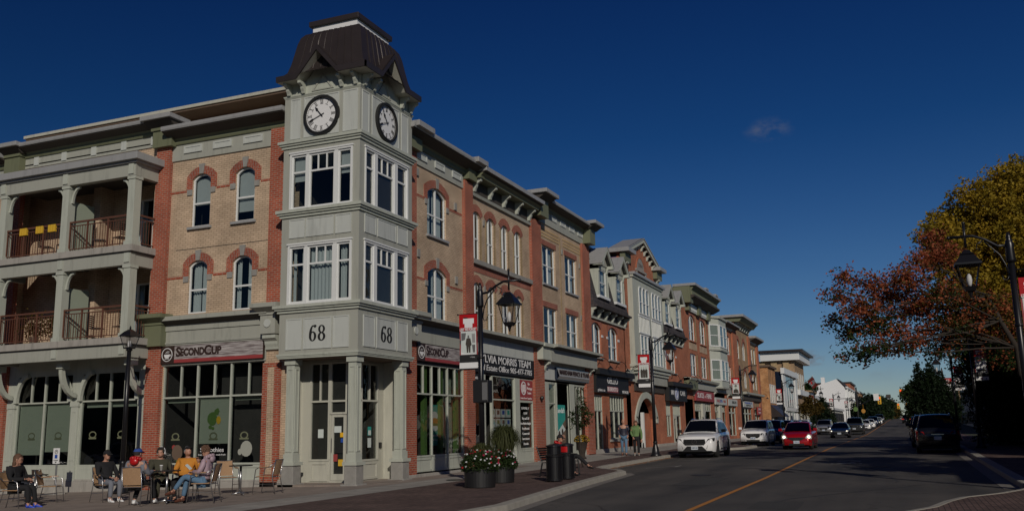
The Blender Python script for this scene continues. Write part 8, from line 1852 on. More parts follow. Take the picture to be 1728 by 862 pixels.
c4 = park(make_car('sedan', 'black sedan driving behind the red car', 'car', sedan, 'paint_black'), 70.5+2.3, -9.15)
c5 = park(make_car('pickup_truck', 'dark pickup truck driving behind the black sedan', 'truck', pick, 'paint_grey'), 92+2.85, -9.5)
nv = park(make_car('parked_suv', 'dark blue car parked right behind the second white parked car', 'car', suvB, 'paint_navy'), 49.0+2.4, -5.4)
bk = park(make_car('parked_suv', 'black sport utility car seen from behind, nearest of the parked cars on the right', 'car', suvA, 'paint_black', wheel='rim_dark'), 24.6+2.41, -16.35, 0)
park(copy_tree(bk, label='black car parked in front of the nearest black one on the right'), 33.5+2.4, -16.2, 0)
park(copy_tree(nv, label='dark car partly hidden behind the red hatchback roof'), 58.5, -5.4); park(copy_tree(nv, label='farthest dark parked car behind the red hatchback'), 65.5, -5.4)
park(copy_tree(c1, label='white sport utility car parked just right of the red hatchback'), 73.0, -5.5)
slv = park(make_car('parked_suv', 'pale silver car parked by the kerb left of the black sedan', 'car', suvB, 'paint_silver'), 97.0, -5.9)
ws = park(make_car('sedan', 'nearest small white sedan driving behind the pickup truck', 'car', sedan, 'paint_white'), 121, -9.6)
park(copy_tree(ws, label='second small white sedan driving behind the pickup truck'), 136, -9.8); park(copy_tree(nv, label='dark car driving behind the two white sedans'), 151, -9.9)
park(copy_tree(c4, label='small black car driving far down the left lane'), 168, -9.9); park(copy_tree(ws, label='tiny pale car farthest down the left lane but one'), 183, -9.9); park(copy_tree(c5, label='farthest tiny dark vehicle in the left lane'), 198, -9.9)
far = park(copy_tree(bk, label='small dark car driving away in the middle of the road'), 187, at_x(1530.5, 708, 187).y, 0)
for ch in [o for o in bpy.data.objects if o.parent == far and o.name.startswith('tail_light')]: ch.data = ch.data.copy(); ch.data.materials.clear(); ch.data.materials.append(MAT['tail_on'])
park(copy_tree(bk, label='dark parked car far along the right kerb'), 56, -16.2, 0)
v_ = copy_tree(c2, label='white family car parked in the side street, mirrored in the cafe glass'); v_.location = (-14, 24, -.55); v_.rotation_euler = (0, 0, PI/2)
v_ = copy_tree(slv, label='silver car parked behind the mirrored white one in the side street'); v_.location = (-14, 31, -.75); v_.rotation_euler = (0, 0, PI/2)
# ---------------- people ----------------
def skin_mesh(pts, edges, rad, root=0, sub=1):
    me = bpy.data.meshes.new('sk'); me.from_pydata([tuple(p) for p in pts], edges, []); o = bpy.data.objects.new('sk', me); COL.objects.link(o)
    m = o.modifiers.new('s', 'SKIN'); m.use_smooth_shade = True
    if not me.skin_vertices:
        try: me.attributes
        except Exception: pass
        bm = bmesh.new(); bm.from_mesh(me); bm.verts.layers.skin.verify(); bm.to_mesh(me); bm.free()
    sv = me.skin_vertices[0].data
    for i, r in enumerate(rad):
        sv[i].radius = (r, r) if not isinstance(r, tuple) else r; sv[i].use_root = (i == root)
    if sub: ss = o.modifiers.new('b', 'SUBSURF'); ss.levels = sub; ss.render_levels = sub
    dg = bpy.context.evaluated_depsgraph_get(); dg.update(); e = bpy.data.meshes.new_from_object(o.evaluated_get(dg))
    vs = [tuple(v.co) for v in e.vertices]; fs = [tuple(p.vertices) for p in e.polygons]
    bpy.data.objects.remove(o, do_unlink=True); return vs, fs
def V3(*a): return Vector(a)
def hand(mb, w, dirv, up, s=1.):
    d = dirv.normalized(); sd_ = d.cross(up).normalized(); n = sd_.cross(d).normalized(); L_ = .085*s
    T = Matrix((( d.x, sd_.x, n.x, 0), (d.y, sd_.y, n.y, 0), (d.z, sd_.z, n.z, 0), (0, 0, 0, 1))); T.translation = w+d*L_*.5
    mb.sph((0, 0, 0), (L_*.62, .042*s, .017*s), 8, 6, T)
    for k, (o, l) in enumerate(((-.030, .062), (-.010, .072), (.010, .068), (.030, .052))):
        b = w+d*L_*.95+sd_*o*s; mb.tube([b, b+d*l*.5*s-n*.008, b+d*l*.85*s-n*.030, b+d*l*.9*s-n*.045], [.0092, .0088, .008, .006], 5)
    b = w+d*L_*.25-sd_*.035*s; mb.tube([b, b-sd_*.022*s+d*.03, b-sd_*.020*s+d*.06-n*.01], [.011, .010, .007], 5)
BASE = dict(P=(0, 0, 0), C=(0, 0, .44), N=(0, 0, .56), H=(.02, 0, .70))
def person(name_label, loc, rz, J, top, bottom, shoe='black_plastic', hair='bark', hairstyle='short', cap=None, bare_arm=False, coat_r=1., hood=None, female=False, extra=None, scale=1.):
    """J: joints in local metres (x forward, y left, z up)"""
    t = thing('person', name_label, 'person', loc, rz)
    j = {k: Vector(v)*scale for k, v in J.items()}; f = .93 if female else 1.
    pts = [j['P'], j['P'].lerp(j['C'], .45), j['C'], j['N'], j['H']-V3(.0, 0, .035), j['H']+V3(.0, 0, .045)]
    rad = [.12*f, .105*f, (.09*f, .11*f), .046, .078, .082]; ed = [(0, 1), (1, 2), (2, 3), (3, 4), (4, 5)]
    for s in 'LR':
        i = len(pts); pts += [j['S'+s], j['E'+s], j['W'+s]]; rad += [.055, .042, .028]; ed += [(2, i), (i, i+1), (i+1, i+2)]
        i = len(pts); pts += [j['HP'+s], j['K'+s], j['A'+s], j['T'+s]]; rad += [.085, .058, .040, .028]; ed += [(0, i), (i, i+1), (i+1, i+2), (i+2, i+3)]
    mb = MB().mat('skin'); mb.smooth = True; mb.add(*skin_mesh(pts, ed, rad))
    H = j['H']; face = Vector(J.get('face', (1, 0, 0))).normalized(); up = Vector(J.get('hup', (0, 0, 1))).normalized(); lf = up.cross(face).normalized(); up = face.cross(lf)
    def hp(a, b, c): return H+face*a+lf*b+up*c
    Th = Matrix(((face.x, lf.x, up.x, 0), (face.y, lf.y, up.y, 0), (face.z, lf.z, up.z, 0), (0, 0, 0, 1))); Th.translation = H
    mb.sph((.0, 0, .01), (.098, .078, .118), 14, 10, Th); mb.sph((.045, 0, -.055), (.055, .055, .05), 10, 7, Th)
    mb.add([hp(.098, 0, .025), hp(.122, .0, -.022), hp(.094, .017, -.030), hp(.094, -.017, -.030)], [(0, 1, 2), (0, 3, 1), (1, 3, 2)])
    for s in (-1, 1): mb.sph((-.005, s*.080, -.005), (.022, .012, .032), 7, 5, Th)
    mb.mat('black')
    for s in (-1, 1): mb.sph((.090, s*.032, .018), (.010, .014, .009), 7, 5, Th)
    mb.mat('sign_red'); mb.sph((.092, 0, -.058), (.010, .026, .007), 7, 5, Th)
    mb.mat('skin')
    for s in 'LR': hand(mb, j['W'+s], (j['W'+s]-j['E'+s]), Vector(J.get('hn'+s, (0, 0, 1))))
    body = mb.build('body', None, t, local=True, uv=False, fixn=True)
    # jacket or top
    pts = [j['P']+V3(0, 0, .02), j['P'].lerp(j['C'], .5), j['C'], j['N']-V3(0, 0, .03)]; k = coat_r
    rad = [.148*f*k, .145*f*k, (.15*f*k, .17*f*k), .068]; ed = [(0, 1), (1, 2), (2, 3)]
    for s in 'LR':
        i = len(pts); e = j['W'+s].lerp(j['E'+s], .04 if not bare_arm else .9); pts += [j['S'+s], j['E'+s], e]; rad += [.078*k, .060*k, .044*k]; ed += [(2, i), (i, i+1), (i+1, i+2)]
    mb = MB(); mb.smooth = True; mb.add(*skin_mesh(pts, ed, rad, 1))
    mb.build('jacket', top, t, local=True, uv=False)
    pts = [j['P']+V3(0, 0, -.0)]; rad = [.142*f]; ed = []
    for s in 'LR':
        i = len(pts); pts += [j['HP'+s], j['HP'+s].lerp(j['K'+s], .5), j['K'+s], j['A'+s].lerp(j['K'+s], .06)]; rad += [.10*f, .092*f, .074, .058]; ed += [(0, i), (i, i+1), (i+1, i+2), (i+2, i+3)]
    mb = MB(); mb.smooth = True; mb.add(*skin_mesh(pts, ed, rad)); mb.build('trousers', bottom, t, local=True, uv=False)
    for s in 'LR':
        mb = MB(); mb.smooth = True; a, b = j['A'+s], j['T'+s]; d = (b-a); d.z = d.z*1.0; dn = d.normalized()
        heel = a-Vector((dn.x, dn.y, 0))*.05; mb.add(*skin_mesh([heel+V3(0, 0, -.045), a+V3(0, 0, -.01), a.lerp(b, .6)+V3(0, 0, -.012), b+dn*.06+V3(0, 0, -.008)], [(0, 1), (1, 2), (2, 3), (0, 2)], [.038, .048, .042, .030], 1)); mb.build('shoe', shoe, t, local=True, uv=False)
    # hair
    mb = MB(); mb.smooth = True
    if hairstyle != 'bald':
        vs = []; fs = []; n, m = 14, 8
        for i in range(m+1):
            th = (PI*.62)*i/m
            for q in range(n):
                a = 2*PI*q/n; fx = math.cos(a); lim = 1 if fx < .35 else .62
                tt = th*lim; r_ = 1.10+.06*math.sin(5*a+i)
                vs.append(Th @ Vector((-.012+.098*r_*math.sin(tt)*fx, .080*r_*math.sin(tt)*math.sin(a), .018+.118*r_*math.cos(tt))))
        mb.add(vs, [(i*n+q, (i+1)*n+q, (i+1)*n+(q+1) % n, i*n+(q+1) % n) for i in range(m) for q in range(n)])
        if hairstyle == 'long': mb.sph((-.055, 0, -.09), (.06, .085, .14), 10, 8, Th)
        if hairstyle == 'curly':
            rr = random.Random(5)
            for q in range(26): a, b_ = rr.uniform(.9, 5.4), rr.uniform(-.3, 1.2); mb.sph((-.01+.09*math.cos(a)*math.cos(b_), .085*math.sin(a)*math.cos(b_), .03+.10*math.sin(b_)), .034, 6, 5, Th)
    else: mb.sph((-.07, 0, -.02), (.03, .07, .06), 8, 6, Th)
    mb.build('hair', hair, t, local=True, uv=False, fixn=True)
    if cap:
        mb = MB(); mb.smooth = True; vs = []; n, m = 16, 6
        for i in range(m+1):
            th = PI*.46*i/m
            for q in range(n): a = 2*PI*q/n; vs.append(Th @ Vector((-.008+.116*math.sin(th)*math.cos(a), .096*math.sin(th)*math.sin(a), .035+.105*math.cos(th))))
        mb.add(vs, [(i*n+q, (i+1)*n+q, (i+1)*n+(q+1) % n, i*n+(q+1) % n) for i in range(m) for q in range(n)])
        A = [Th @ Vector((.09+.085*math.sin(u), .085*math.cos(u)*1.0, .048-.02*math.sin(u))) for u in [PI*k/8 for k in range(9)]]; B = [p+up*.008 for p in A]; mb.add(A+B, [tuple(range(9)), tuple(range(17, 8, -1))]+[(i, i+1, i+10, i+9) for i in range(8)]); mb.build('cap', cap, t, local=True, uv=False)
    if hood:
        mb = MB(); mb.smooth = True; hv = []
        c0 = j['N']+V3(-.03, 0, -.01)
        for i in range(12):
            a = 2*PI*i/12
            hv.append(c0+V3(.085*math.cos(a)-.02, .105*math.sin(a), .02-.03*math.cos(a)))
        for a, b in zip(hv, hv[1:]+hv[:1]): mb.tube([a, b], .048, 7)
        mb.sph(tuple(c0+V3(-.10, 0, -.03)), (.06, .11, .09), 10, 8); mb.build('hood', hood, t, local=True, uv=False)
    if extra: extra(t, j, hp, Th)
    return t
def seated(lean=.06, sp=.10, kneeL=(.42, .12), kneeR=(.42, -.12), ankL=(.40, .13), ankR=(.40, -.13), seat=.50, handL=(.40, .14, .66), handR=(.40, -.14, .66), face=(1, 0, -.1), elbL=None, elbR=None, az=(.08, .08), kz=(.50, .50)):
    s = seat; d = dict(P=(0, 0, s), C=(-lean, 0, s+.42), N=(-lean+.01, 0, s+.54), H=(-lean+.05, 0, s+.67), face=face)
    for sgn, k, kn, an, hn, el, a_, kz_ in ((1, 'L', kneeL, ankL, handL, elbL, az[0], kz[0]), (-1, 'R', kneeR, ankR, handR, elbR, az[1], kz[1])):
        d['S'+k] = (-lean-.01, sgn*.19, s+.46); d['E'+k] = el or (.02, sgn*.27, s+.20); d['W'+k] = hn
        d['HP'+k] = (.03, sgn*.09, s-.02); d['K'+k] = (kn[0], kn[1], kz_); d['A'+k] = (an[0], an[1], a_); dd = 1
        d['T'+k] = (an[0]+.15, an[1], max(.03, a_-.05))
    return d
def gp(px, py, side=True):
    z = 0.; r = right*(px-W0/2)+down*(py-H0/2)+fwd*F0
    for i in range(60):
        t = (z-CP.z)/r.z; p = CP+r*t; z = .5*z+.5*gz(p.x, p.y, side)
    return p
def ang(a, b): return math.atan2(b.y-a.y, b.x-a.x)
# ---- cafe furniture
def make_chair(label):
    """aluminium arm chair with woven seat; faces +x, origin under the seat"""
    t = thing('cafe_chair', label, 'chair', (0, 0, 0), 0, 'woven chairs of the cafe terrace')
    mb = MB(); mb.box(-.20, .23, -.21, .21, .425, .445); mb.build('seat', 'wicker', t, bev=.008)
    mb = MB(); mb.grid(lambda u, v: Vector((-.215-.10*v-.02*math.cos((u-.5)*PI), -.21+.42*u, .47+.40*v)), 8, 5); mb.grid(lambda u, v: Vector((-.227-.10*v-.02*math.cos((u-.5)*PI), -.21+.42*u, .47+.40*v)), 8, 5); mb.build('backrest', 'wicker', t, fixn=False)
    for s in (-1, 1):
        mb = MB(); mb.tube([(.30, s*.26, 0), (.25, s*.255, .43), (.22, s*.26, .62), (.14, s*.265, .665), (-.14, s*.26, .67), (-.30, s*.215, .78)], .012, 6); mb.build('leg', 'aluminium', t, smooth=True)
        mb = MB(); mb.tube([(-.34, s*.24, 0), (-.24, s*.225, .43), (-.335, s*.215, .88)], .012, 6); mb.build('leg', 'aluminium', t, smooth=True)
        mb = MB(); mb.tube([(.12, s*.268, .682), (-.14, s*.262, .688)], .016, 6); mb.build('armrest', 'wicker', t)
    mb = MB(); mb.tube([(.25, -.255, .42), (.25, .255, .42)], .010, 5); mb.tube([(-.24, -.225, .42), (-.24, .225, .42)], .010, 5); mb.tube([(.27, -.255, .25), (-.29, -.235, .22)], .008, 5); mb.tube([(.27, .255, .25), (-.29, .235, .22)], .008, 5); mb.tube([(-.335, -.215, .87), (-.335, .215, .87)], .012, 6); mb.build('seat_frame', 'aluminium', t)
    return t
def make_table(label):
    t = thing('cafe_table', label, 'table', (0, 0, 0), 0, 'round tables of the cafe terrace')
    mb = MB(); mb.lathe([(.30, 0), (.31, .008), (.30, .022)], (0, 0, .735), 28); mb.build('table_top', 'black_plastic', t)
    mb = MB(); mb.tube([(0, 0, .04), (0, 0, .735)], .030, 10); mb.build('leg', 'aluminium', t, smooth=True)
    mb = MB()
    for k in range(4): a = PI/4+k*PI/2; mb.tube([(0, 0, .07), (.24*math.cos(a), .24*math.sin(a), .02)], [.024, .016], 6)
    mb.build('base', 'aluminium', t, smooth=True); return t
ch0 = make_chair('x'); tb0 = make_table('x'); used = [0, 0]
def put(src, k, p, rz, label):
    o = src if used[k] == 0 else copy_tree(src); used[k] = 1; o.location = (p.x, p.y, gz(p.x, p.y)); o.rotation_euler = (0, 0, rz); o['label'] = label; return o
tA = gp(280, 848); tB = gp(405, 834); tC = gp(57, 849)
put(tb0, 1, tA, 0, 'small black cafe table amid the seated group of five'); put(tb0, 1, tB, .3, 'empty black cafe table between two unused chairs'); put(tb0, 1, tC, .5, 'black cafe table with two cups at the left edge')
def cup(p, z, m, lab, lid='white'):
    t = thing('coffee_cup', lab, 'cup', (p.x, p.y, z), 0, 'paper coffee cups on the cafe tables'); mb = MB(); mb.lathe([(.026, 0), (.038, .11)], (p.x, p.y, z), 12); mb.build('cup_body', m, t); mb = MB(); mb.lathe([(.040, .11), (.040, .118), (.034, .128)], (p.x, p.y, z), 12); mb.build('lid', lid, t)
for p, dx, dy, m, lab in ((tA, -.08, .12, 'stone', 'grey paper cup nearer the man in grey'), (tA, -.02, -.17, 'sign_dark', 'dark paper cup nearer the woman in pink'), (tC, .02, .14, 'sign_dark', 'left dark paper cup on the edge table'), (tC, .0, -.08, 'stone', 'right grey paper cup on the edge table')):
    q = p+Vector((dx, dy, 0)); cup(q, gz(p.x, p.y)+.758, m, lab, 'white' if m != 'sign_dark' else 'black_plastic')
pM = gp(178, 846); pH = gp(228, 852); pW = gp(343, 846.5); pO = tA+Vector((.72, .08, 0)); pN = tA+Vector((.62, .78, 0)); pE1 = gp(382, 832); pE2 = gp(451, 831); pL = gp(22, 857); pL2 = gp(82, 848)
aM = ang(pM, tA)+.1; aH = .30; aW = ang(pW, tA)+.25; aO = ang(pO, tA)+.35; aN = ang(pN, tA)
put(ch0, 0, pM, aM, 'woven chair of the man in black'); put(ch0, 0, pH, aH+.1, 'woven chair of the man in the grey hoodie, its back to the viewer'); put(ch0, 0, pW, aW, 'woven chair of the woman in pink'); put(ch0, 0, pO, aO, 'woven chair of the man in orange'); put(ch0, 0, pN, aN, 'woven chair of the person with headphones')
put(ch0, 0, pE1, -2.2, 'empty woven chair left of the empty table'); put(ch0, 0, pE2, 1.75, 'empty woven chair right of the empty table, beside the tower'); put(ch0, 0, pL, -1.25, 'woven chair of the person in black at the left edge'); put(ch0, 0, pL2, 2.1+PI, 'empty woven chair behind the edge table')
plain('cloth_black', (.010, .010, .012), .9, noise=.1); plain('cloth_grey', (.16, .17, .20), .95, noise=.12, scale=12); plain('cloth_orange', (.50, .20, .02), .8, noise=.15, scale=14); plain('cloth_pink', (.36, .26, .30), .6, noise=.12, scale=12)
plain('denim', (.09, .17, .27), .9, noise=.15, scale=10); plain('cloth_olive', (.05, .048, .03), .9, noise=.1); plain('denim_dark', (.018, .022, .032), .9, noise=.15); plain('cloth_navy', (.022, .022, .040), .6, noise=.15, scale=18); plain('cloth_green', (.12, .20, .075), .9, noise=.12, scale=12)
plain('cap_blue', (.02, .06, .26), .8, noise=.05); plain('hair_brown', (.10, .05, .028), .8, noise=.3, scale=30); plain('hair_dark', (.02, .014, .01), .8, noise=.3, scale=30); plain('hair_grey', (.25, .24, .23), .8, noise=.2); plain('shoe_brown', (.09, .03, .018), .5, noise=.1); plain('shoe_blue', (.02, .06, .42), .5, noise=0)
def P3(p): return (p.x, p.y, gz(p.x, p.y))
person('man in black sweatshirt and black cap seated with hands in his lap', P3(pM), aM, seated(lean=.10, handL=(.30, .08, .60), handR=(.28, -.06, .62), face=(1, .05, -.12)), 'cloth_black', 'cloth_grey', shoe='white', hair='hair_dark', cap='cloth_black')
person('man in grey hoodie, red hood and blue cap, his back to the viewer', P3(pH), aH, seated(lean=.04, handL=(.36, .16, .74), handR=(.42, -.18, .76), face=(1, -.25, -.05), ankR=(.52, -.20), kneeR=(.44, -.16), ankL=(.20, .14)), 'cloth_grey', 'cloth_black', shoe='white', hair='hair_dark', cap='cap_blue', hood='red_paint', coat_r=1.12)
def headph(t, j, hp, Th):
    mb = MB(); mb.tube([hp(-.01, .092*math.cos(a), .02+.125*math.sin(a)) for a in [PI*k/10 for k in range(11)]], .014, 6)
    for s in (-1, 1): mb.sph((-.01, s*.095, .0), (.035, .02, .04), 8, 6, Th)
    mb.build('headphones', 'white', t, local=True, uv=False)
person('person in dark olive top wearing white headphones, leaning back at the group table', P3(pN), aN, seated(lean=.16, handL=(.22, .10, .72), handR=(.26, -.10, .74), face=(.8, -.5, .05)), 'cloth_olive', 'cloth_olive', hair='hair_dark', hairstyle='curly', extra=headph)
person('man in orange jacket and dark cap looking up, one hand raised', P3(pO), aO, seated(lean=.14, handL=(.20, .34, .92), elbL=(.10, .36, .70), handR=(.24, -.16, .66), face=(.7, .55, .45), kneeR=(.42, -.18), ankL=(.46, .16)), 'cloth_orange', 'cloth_black', hair='hair_grey', cap='cloth_black', coat_r=1.08)
def book(t, j, hp, Th):
    mb = MB(); c = (j['WL']+j['WR'])/2+Vector((.08, 0, .05))
    for s in (-1, 1): mb.add([c+Vector((0, 0, 0)), c+Vector((-.02, s*.12, .03)), c+Vector((.10, s*.12, .15)), c+Vector((.12, 0, .12))], [(0, 1, 2, 3)])
    mb.build('book', 'paper', t, local=True, uv=False, fixn=False)
Jw = seated(lean=.06, seat=.49, handL=(.26, .06, .70), handR=(.28, -.06, .68), face=(1, 0, -.45), kneeL=(.46, .04), kneeR=(.44, -.06), ankL=(.70, .06), ankR=(.52, -.08), az=(.26, .09), kz=(.60, .50))
person('woman in pale pink puffer jacket and blue jeans reading with crossed legs', P3(pW), aW, Jw, 'cloth_pink', 'denim', shoe='shoe_brown', hair='hair_brown', hairstyle='curly', female=True, hood='cloth_pink', coat_r=1.1, extra=None)
bk_ = thing('book', 'open book held by the woman in pink', 'book', P3(pW), aW); mb = MB(); c = Vector((.36, 0, .74))
for s in (-1, 1): mb.add([c, c+Vector((-.02, s*.11, .03)), c+Vector((.10, s*.11, .14)), c+Vector((.12, 0, .11))], [(0, 1, 2, 3)])
mb.add([c+Vector((.004, 0, -.012)), c+Vector((-.016, .112, .018)), c+Vector((.104, .112, .128)), c+Vector((.124, 0, .098))], [(0, 1, 2, 3)]); mb.build('pages', 'paper', bk_, local=True, fixn=False)
person('person with long brown hair in black clothes and blue shoes, cut by the left edge', P3(pL), -1.25, seated(lean=.02, handL=(.30, .10, .66), handR=(.34, -.12, .70), face=(.9, .3, -.1), ankL=(.50, .10), ankR=(.44, -.12)), 'cloth_black', 'cloth_black', shoe='shoe_blue', hair='hair_brown', hairstyle='long', female=True, coat_r=1.08)
pL3 = gp(2, 850)+Vector((.9, .5, 0)); person('person mostly hidden behind the long-haired one at the left edge', P3(pL3), -1.4, seated(), 'cloth_black', 'denim_dark', hair='hair_brown'); put(ch0, 0, pL3, -1.4, 'woven chair hidden behind the edge table')
# black jacket over the first man's chair
mb = MB(); mb.smooth = True; mb.sph((-.36, .02, .62), (.07, .22, .30), 12, 9); jk = mb.build('draped_jacket', 'cloth_black', None, uv=False); jk.location = P3(pM); jk.rotation_euler = (0, 0, aM); tag(jk, 'black coat hung over the back of the first man chair', 'coat')
# walkers
Jst = dict(P=(0, 0, .93), C=(.02, 0, 1.34), N=(.02, 0, 1.48), H=(.05, 0, 1.62), SL=(.0, .19, 1.41), SR=(.0, -.19, 1.41), EL=(-.04, .26, 1.14), ER=(-.03, -.26, 1.14), WL=(.10, .20, .96), WR=(.10, -.20, .96), HPL=(0, .09, .88), HPR=(0, -.09, .88), KL=(.12, .10, .49), KR=(-.02, -.10, .49), AL=(.16, .10, .09), AR=(-.16, -.10, .12), TL=(.32, .11, .05), TR=(-.02, -.11, .04))
w1 = gp(1054, 768.5); w2 = gp(1075, 768.5)
person('bald bearded man in dark navy puffer jacket and pale jeans walking', P3(w1), PI+.25, dict(Jst, face=(1, .1, -.05)), 'cloth_navy', 'denim', shoe='shoe_brown', hair='hair_grey', hairstyle='bald', coat_r=1.18, scale=1.02)
def beard(t, j, hp, Th): pass
J2 = dict(Jst); J2.update(WL=(.04, .26, .80), EL=(-.04, .27, 1.10), WR=(.12, -.16, .95)); 
wp = person('woman in a light green hoodie and black trousers walking', P3(w2), PI+.25, dict(J2, face=(1, .15, -.25)), 'cloth_green', 'cloth_black', shoe='stone', hair='hair_brown', hairstyle='curly', female=True, coat_r=1.12, hood='cloth_green', scale=.96)
bag = thing('handbag', 'shiny black handbag hanging from the hand of the woman in green', 'bag', P3(w2), PI+.25); mb = MB(); mb.taper((.0, .33, .36), (.16, .05), (.13, .03), .26); mb.build('bag_body', 'black_metal', bag, local=True, bev=.02); mb = MB(); mb.tube([(-.08, .33, .60), (-.05, .31, .74), (.05, .31, .74), (.08, .33, .60)], .008, 5); mb.build('handle', 'black_metal', bag, local=True)
# ---- bench, bins, planters, pot
bp_ = Vector((5.15, -4.35, gz(5.15, -4.35)))
bn = thing('park_bench', 'black slatted metal bench mostly hidden behind the litter bins', 'bench', tuple(bp_), -PI/2-.15)
def slatbox(x0, x1, y0, y1, z0, z1, nm): mb = MB(); mb.box(x0, x1, y0, y1, z0, z1); mb.build(nm, 'black_metal', bn, local=True)
mb = MB()
for k in range(6): mb.box(-.02+.075*k, .035+.075*k, -.85, .85, .43, .45)
mb.build('seat', 'black_metal', bn, local=True); mb = MB()
for k in range(6): mb.box(-.06-.03*k, -.045-.03*k, -.85, .85, .50+.07*k, .555+.07*k)
mb.build('backrest', 'black_metal', bn, local=True)
for y in (-.82, .82):
    mb = MB(); mb.tube([(.44, y, 0), (.40, y, .43), (.36, y, .66), (-.10, y, .68)], .025, 6); mb.tube([(-.14, y, 0), (-.04, y, .43), (-.24, y, .95)], .025, 6); mb.tube([(.42, y, .22), (-.10, y, .22)], .018, 5); mb.build('leg', 'black_metal', bn, local=True)
Jb = seated(lean=.16, seat=.50, handL=(.14, .12, .62), handR=(.16, -.10, .62), face=(1, .3, -.2), kneeL=(.50, .10), kneeR=(.48, -.10), ankL=(.88, .18), ankR=(.52, -.12), az=(.30, .09), kz=(.64, .52))
person('person in black with red details reclining on the bench, legs crossed', (5.2, -4.6, gz(5.2, -4.6)), -PI/2-.30, Jb, 'cloth_black', 'cloth_black', hair='hair_dark', cap='cloth_black', coat_r=1.05, hood='red_paint')
def make_bin(label):
    t = thing('litter_bin', label, 'bin', (0, 0, 0), 0, 'black ribbed litter bins'); mb = MB(); mb.lathe([(.245, .06), (.25, .74)], n=24); mb.build('liner', 'black', t)
    mb = MB()
    for k in range(26):
        a = 2*PI*k/26; c, s = math.cos(a), math.sin(a); mb.box(-.006, .012, -.022, .022, .04, .76, Matrix.Translation((.262*c, .262*s, 0)) @ Matrix.Rotation(a, 4, 'Z'))
    mb.lathe([(.25, .03), (.285, .03), (.285, .09), (.25, .09)], n=24); mb.lathe([(.25, .70), (.295, .72), (.30, .78), (.25, .78)], n=24); mb.build('ribbed_wall', 'black_metal', t)
    mb = MB(); mb.lathe([(.24, .80), (.24, 1.02), (.285, 1.03), (.27, 1.06), (.12, 1.10), (.01, 1.11)], n=24); mb.build('lid', 'black_metal', t, smooth=False); mb = MB()
    for k in range(3): a = k*2*PI/3; mb.box(-.04, .04, -.04, .04, 0, .04, Matrix.Translation((.22*math.cos(a), .22*math.sin(a), 0)))
    mb.build('foot', 'black_metal', t); return t
b1 = make_bin('nearest black ribbed litter bin on the brick paving'); q_ = gp(936, 812); b1.location = (q_.x, q_.y, q_.z); b2_ = copy_tree(b1, label='second black litter bin with a red panel, just behind the first'); q_ = gp(957, 808); b2_.location = (q_.x, q_.y, q_.z); b1.scale = b2_.scale = (.86, .86, .97)
mb = MB(); mb.grid(lambda u, v: Vector((-.247*math.cos(.5-u*1.0), -.247*math.sin(.5-u*1.0)*-1, .83+.17*v)), 8, 1); mb.build('red_panel', 'red_paint', b2_, local=True, fixn=False)
def planter(x, y, r, h, seed, label, grass_c, gr, flowers=70, spread=1.0):
    z = gz(x, y); t = thing('flower_planter', label, 'planter', (x, y, z), 0, 'black flower planters'); rr = random.Random(seed)
    mb = MB(); mb.lathe([(r*.93, 0), (r*.96, .02), (r, h-.03), (r+.02, h-.03), (r+.02, h), (r-.04, h), (r-.05, h-.08)], (x, y, z), 32); mb.build('tub', 'black_plastic', t)
    mb = MB(); fl = []
    for k in range(5200):
        a = rr.uniform(0, 2*PI); q = rr.random(); th = rr.uniform(-.35, PI/2); R2 = r*1.22*spread; p = Vector((x+R2*math.cos(a)*math.cos(th)*rr.uniform(.7, 1.08), y+R2*math.sin(a)*math.cos(th)*rr.uniform(.7, 1.08), z+h+.06+.42*math.sin(th)*rr.uniform(.6, 1.1)))
        u = Vector((rr.gauss(0, 1), rr.gauss(0, 1), rr.gauss(0, 1))).normalized(); w = u.cross(Vector((rr.gauss(0, 1), rr.gauss(0, 1), rr.gauss(0, 1)))).normalized(); s = rr.uniform(.03, .06)
        mb.add([p-u*s*.5, p+w*s*.35, p+u*s*.5, p-w*s*.35], [(0, 1, 2, 3)])
    mb.build('foliage', 'leaf_green', t, fixn=False, uv=False)
    for m, n_ in (('petal_white', flowers*6//10), ('petal_pink', flowers//5), ('petal_red', flowers//8)):
        mb = MB()
        for k in range(n_):
            a = rr.uniform(0, 2*PI); th = rr.uniform(-.2, 1.2); R2 = r*1.27*spread; p = Vector((x+R2*math.cos(a)*math.cos(th), y+R2*math.sin(a)*math.cos(th), z+h+.08+.44*math.sin(th)))
            for q in range(6):
                d = Vector((rr.gauss(0, 1), rr.gauss(0, 1), rr.gauss(0, 1))).normalized(); w = d.cross(Vector((0, .3, 1))).normalized(); s = .022
                mb.add([p+d*s-w*s, p+d*s+w*s, p-d*s+w*s, p-d*s-w*s], [(0, 1, 2, 3)])
        mb.build('blossoms', m, t, fixn=False, uv=False)
    g = MB(); cx_, cy_, cz_ = grass_c
    for k in range(1500):
        a = rr.uniform(0, 2*PI); ou = rr.uniform(.12, 1.)*gr; lean = rr.uniform(.4, 1.); L_ = gr*rr.uniform(1.0, 1.5); b = Vector((cx_+rr.gauss(0, .06), cy_+rr.gauss(0, .06), z+h-.05)); dh = Vector((math.cos(a), math.sin(a), 0)); up_ = cz_*rr.uniform(.75, 1.05)
        pts = [b+dh*ou*f_+Vector((0, 0, up_*(1-(1-f_)**2)*1.0-up_*.75*max(0, f_-.5)**1.6*3*lean*(ou/gr))) for f_ in (0, .3, .55, .8, 1.0)]
        sd_ = Vector((-math.sin(a), math.cos(a), 0)); ww = (.010, .011, .010, .007, .001); vs = []
        for p, w in zip(pts, ww): vs += [p-sd_*w, p+sd_*w]
        g.add(vs, [(i*2, i*2+2, i*2+3, i*2+1) for i in range(4)])
    g.build('ornamental_grass', 'grass_blade', t, fixn=False, uv=False)
    return t
planter(-.62, -4.28, .43, .50, 1, 'nearer black tub of pink and white flowers with a low tuft of grass', (-.45, -4.25, .75), .45, 90)
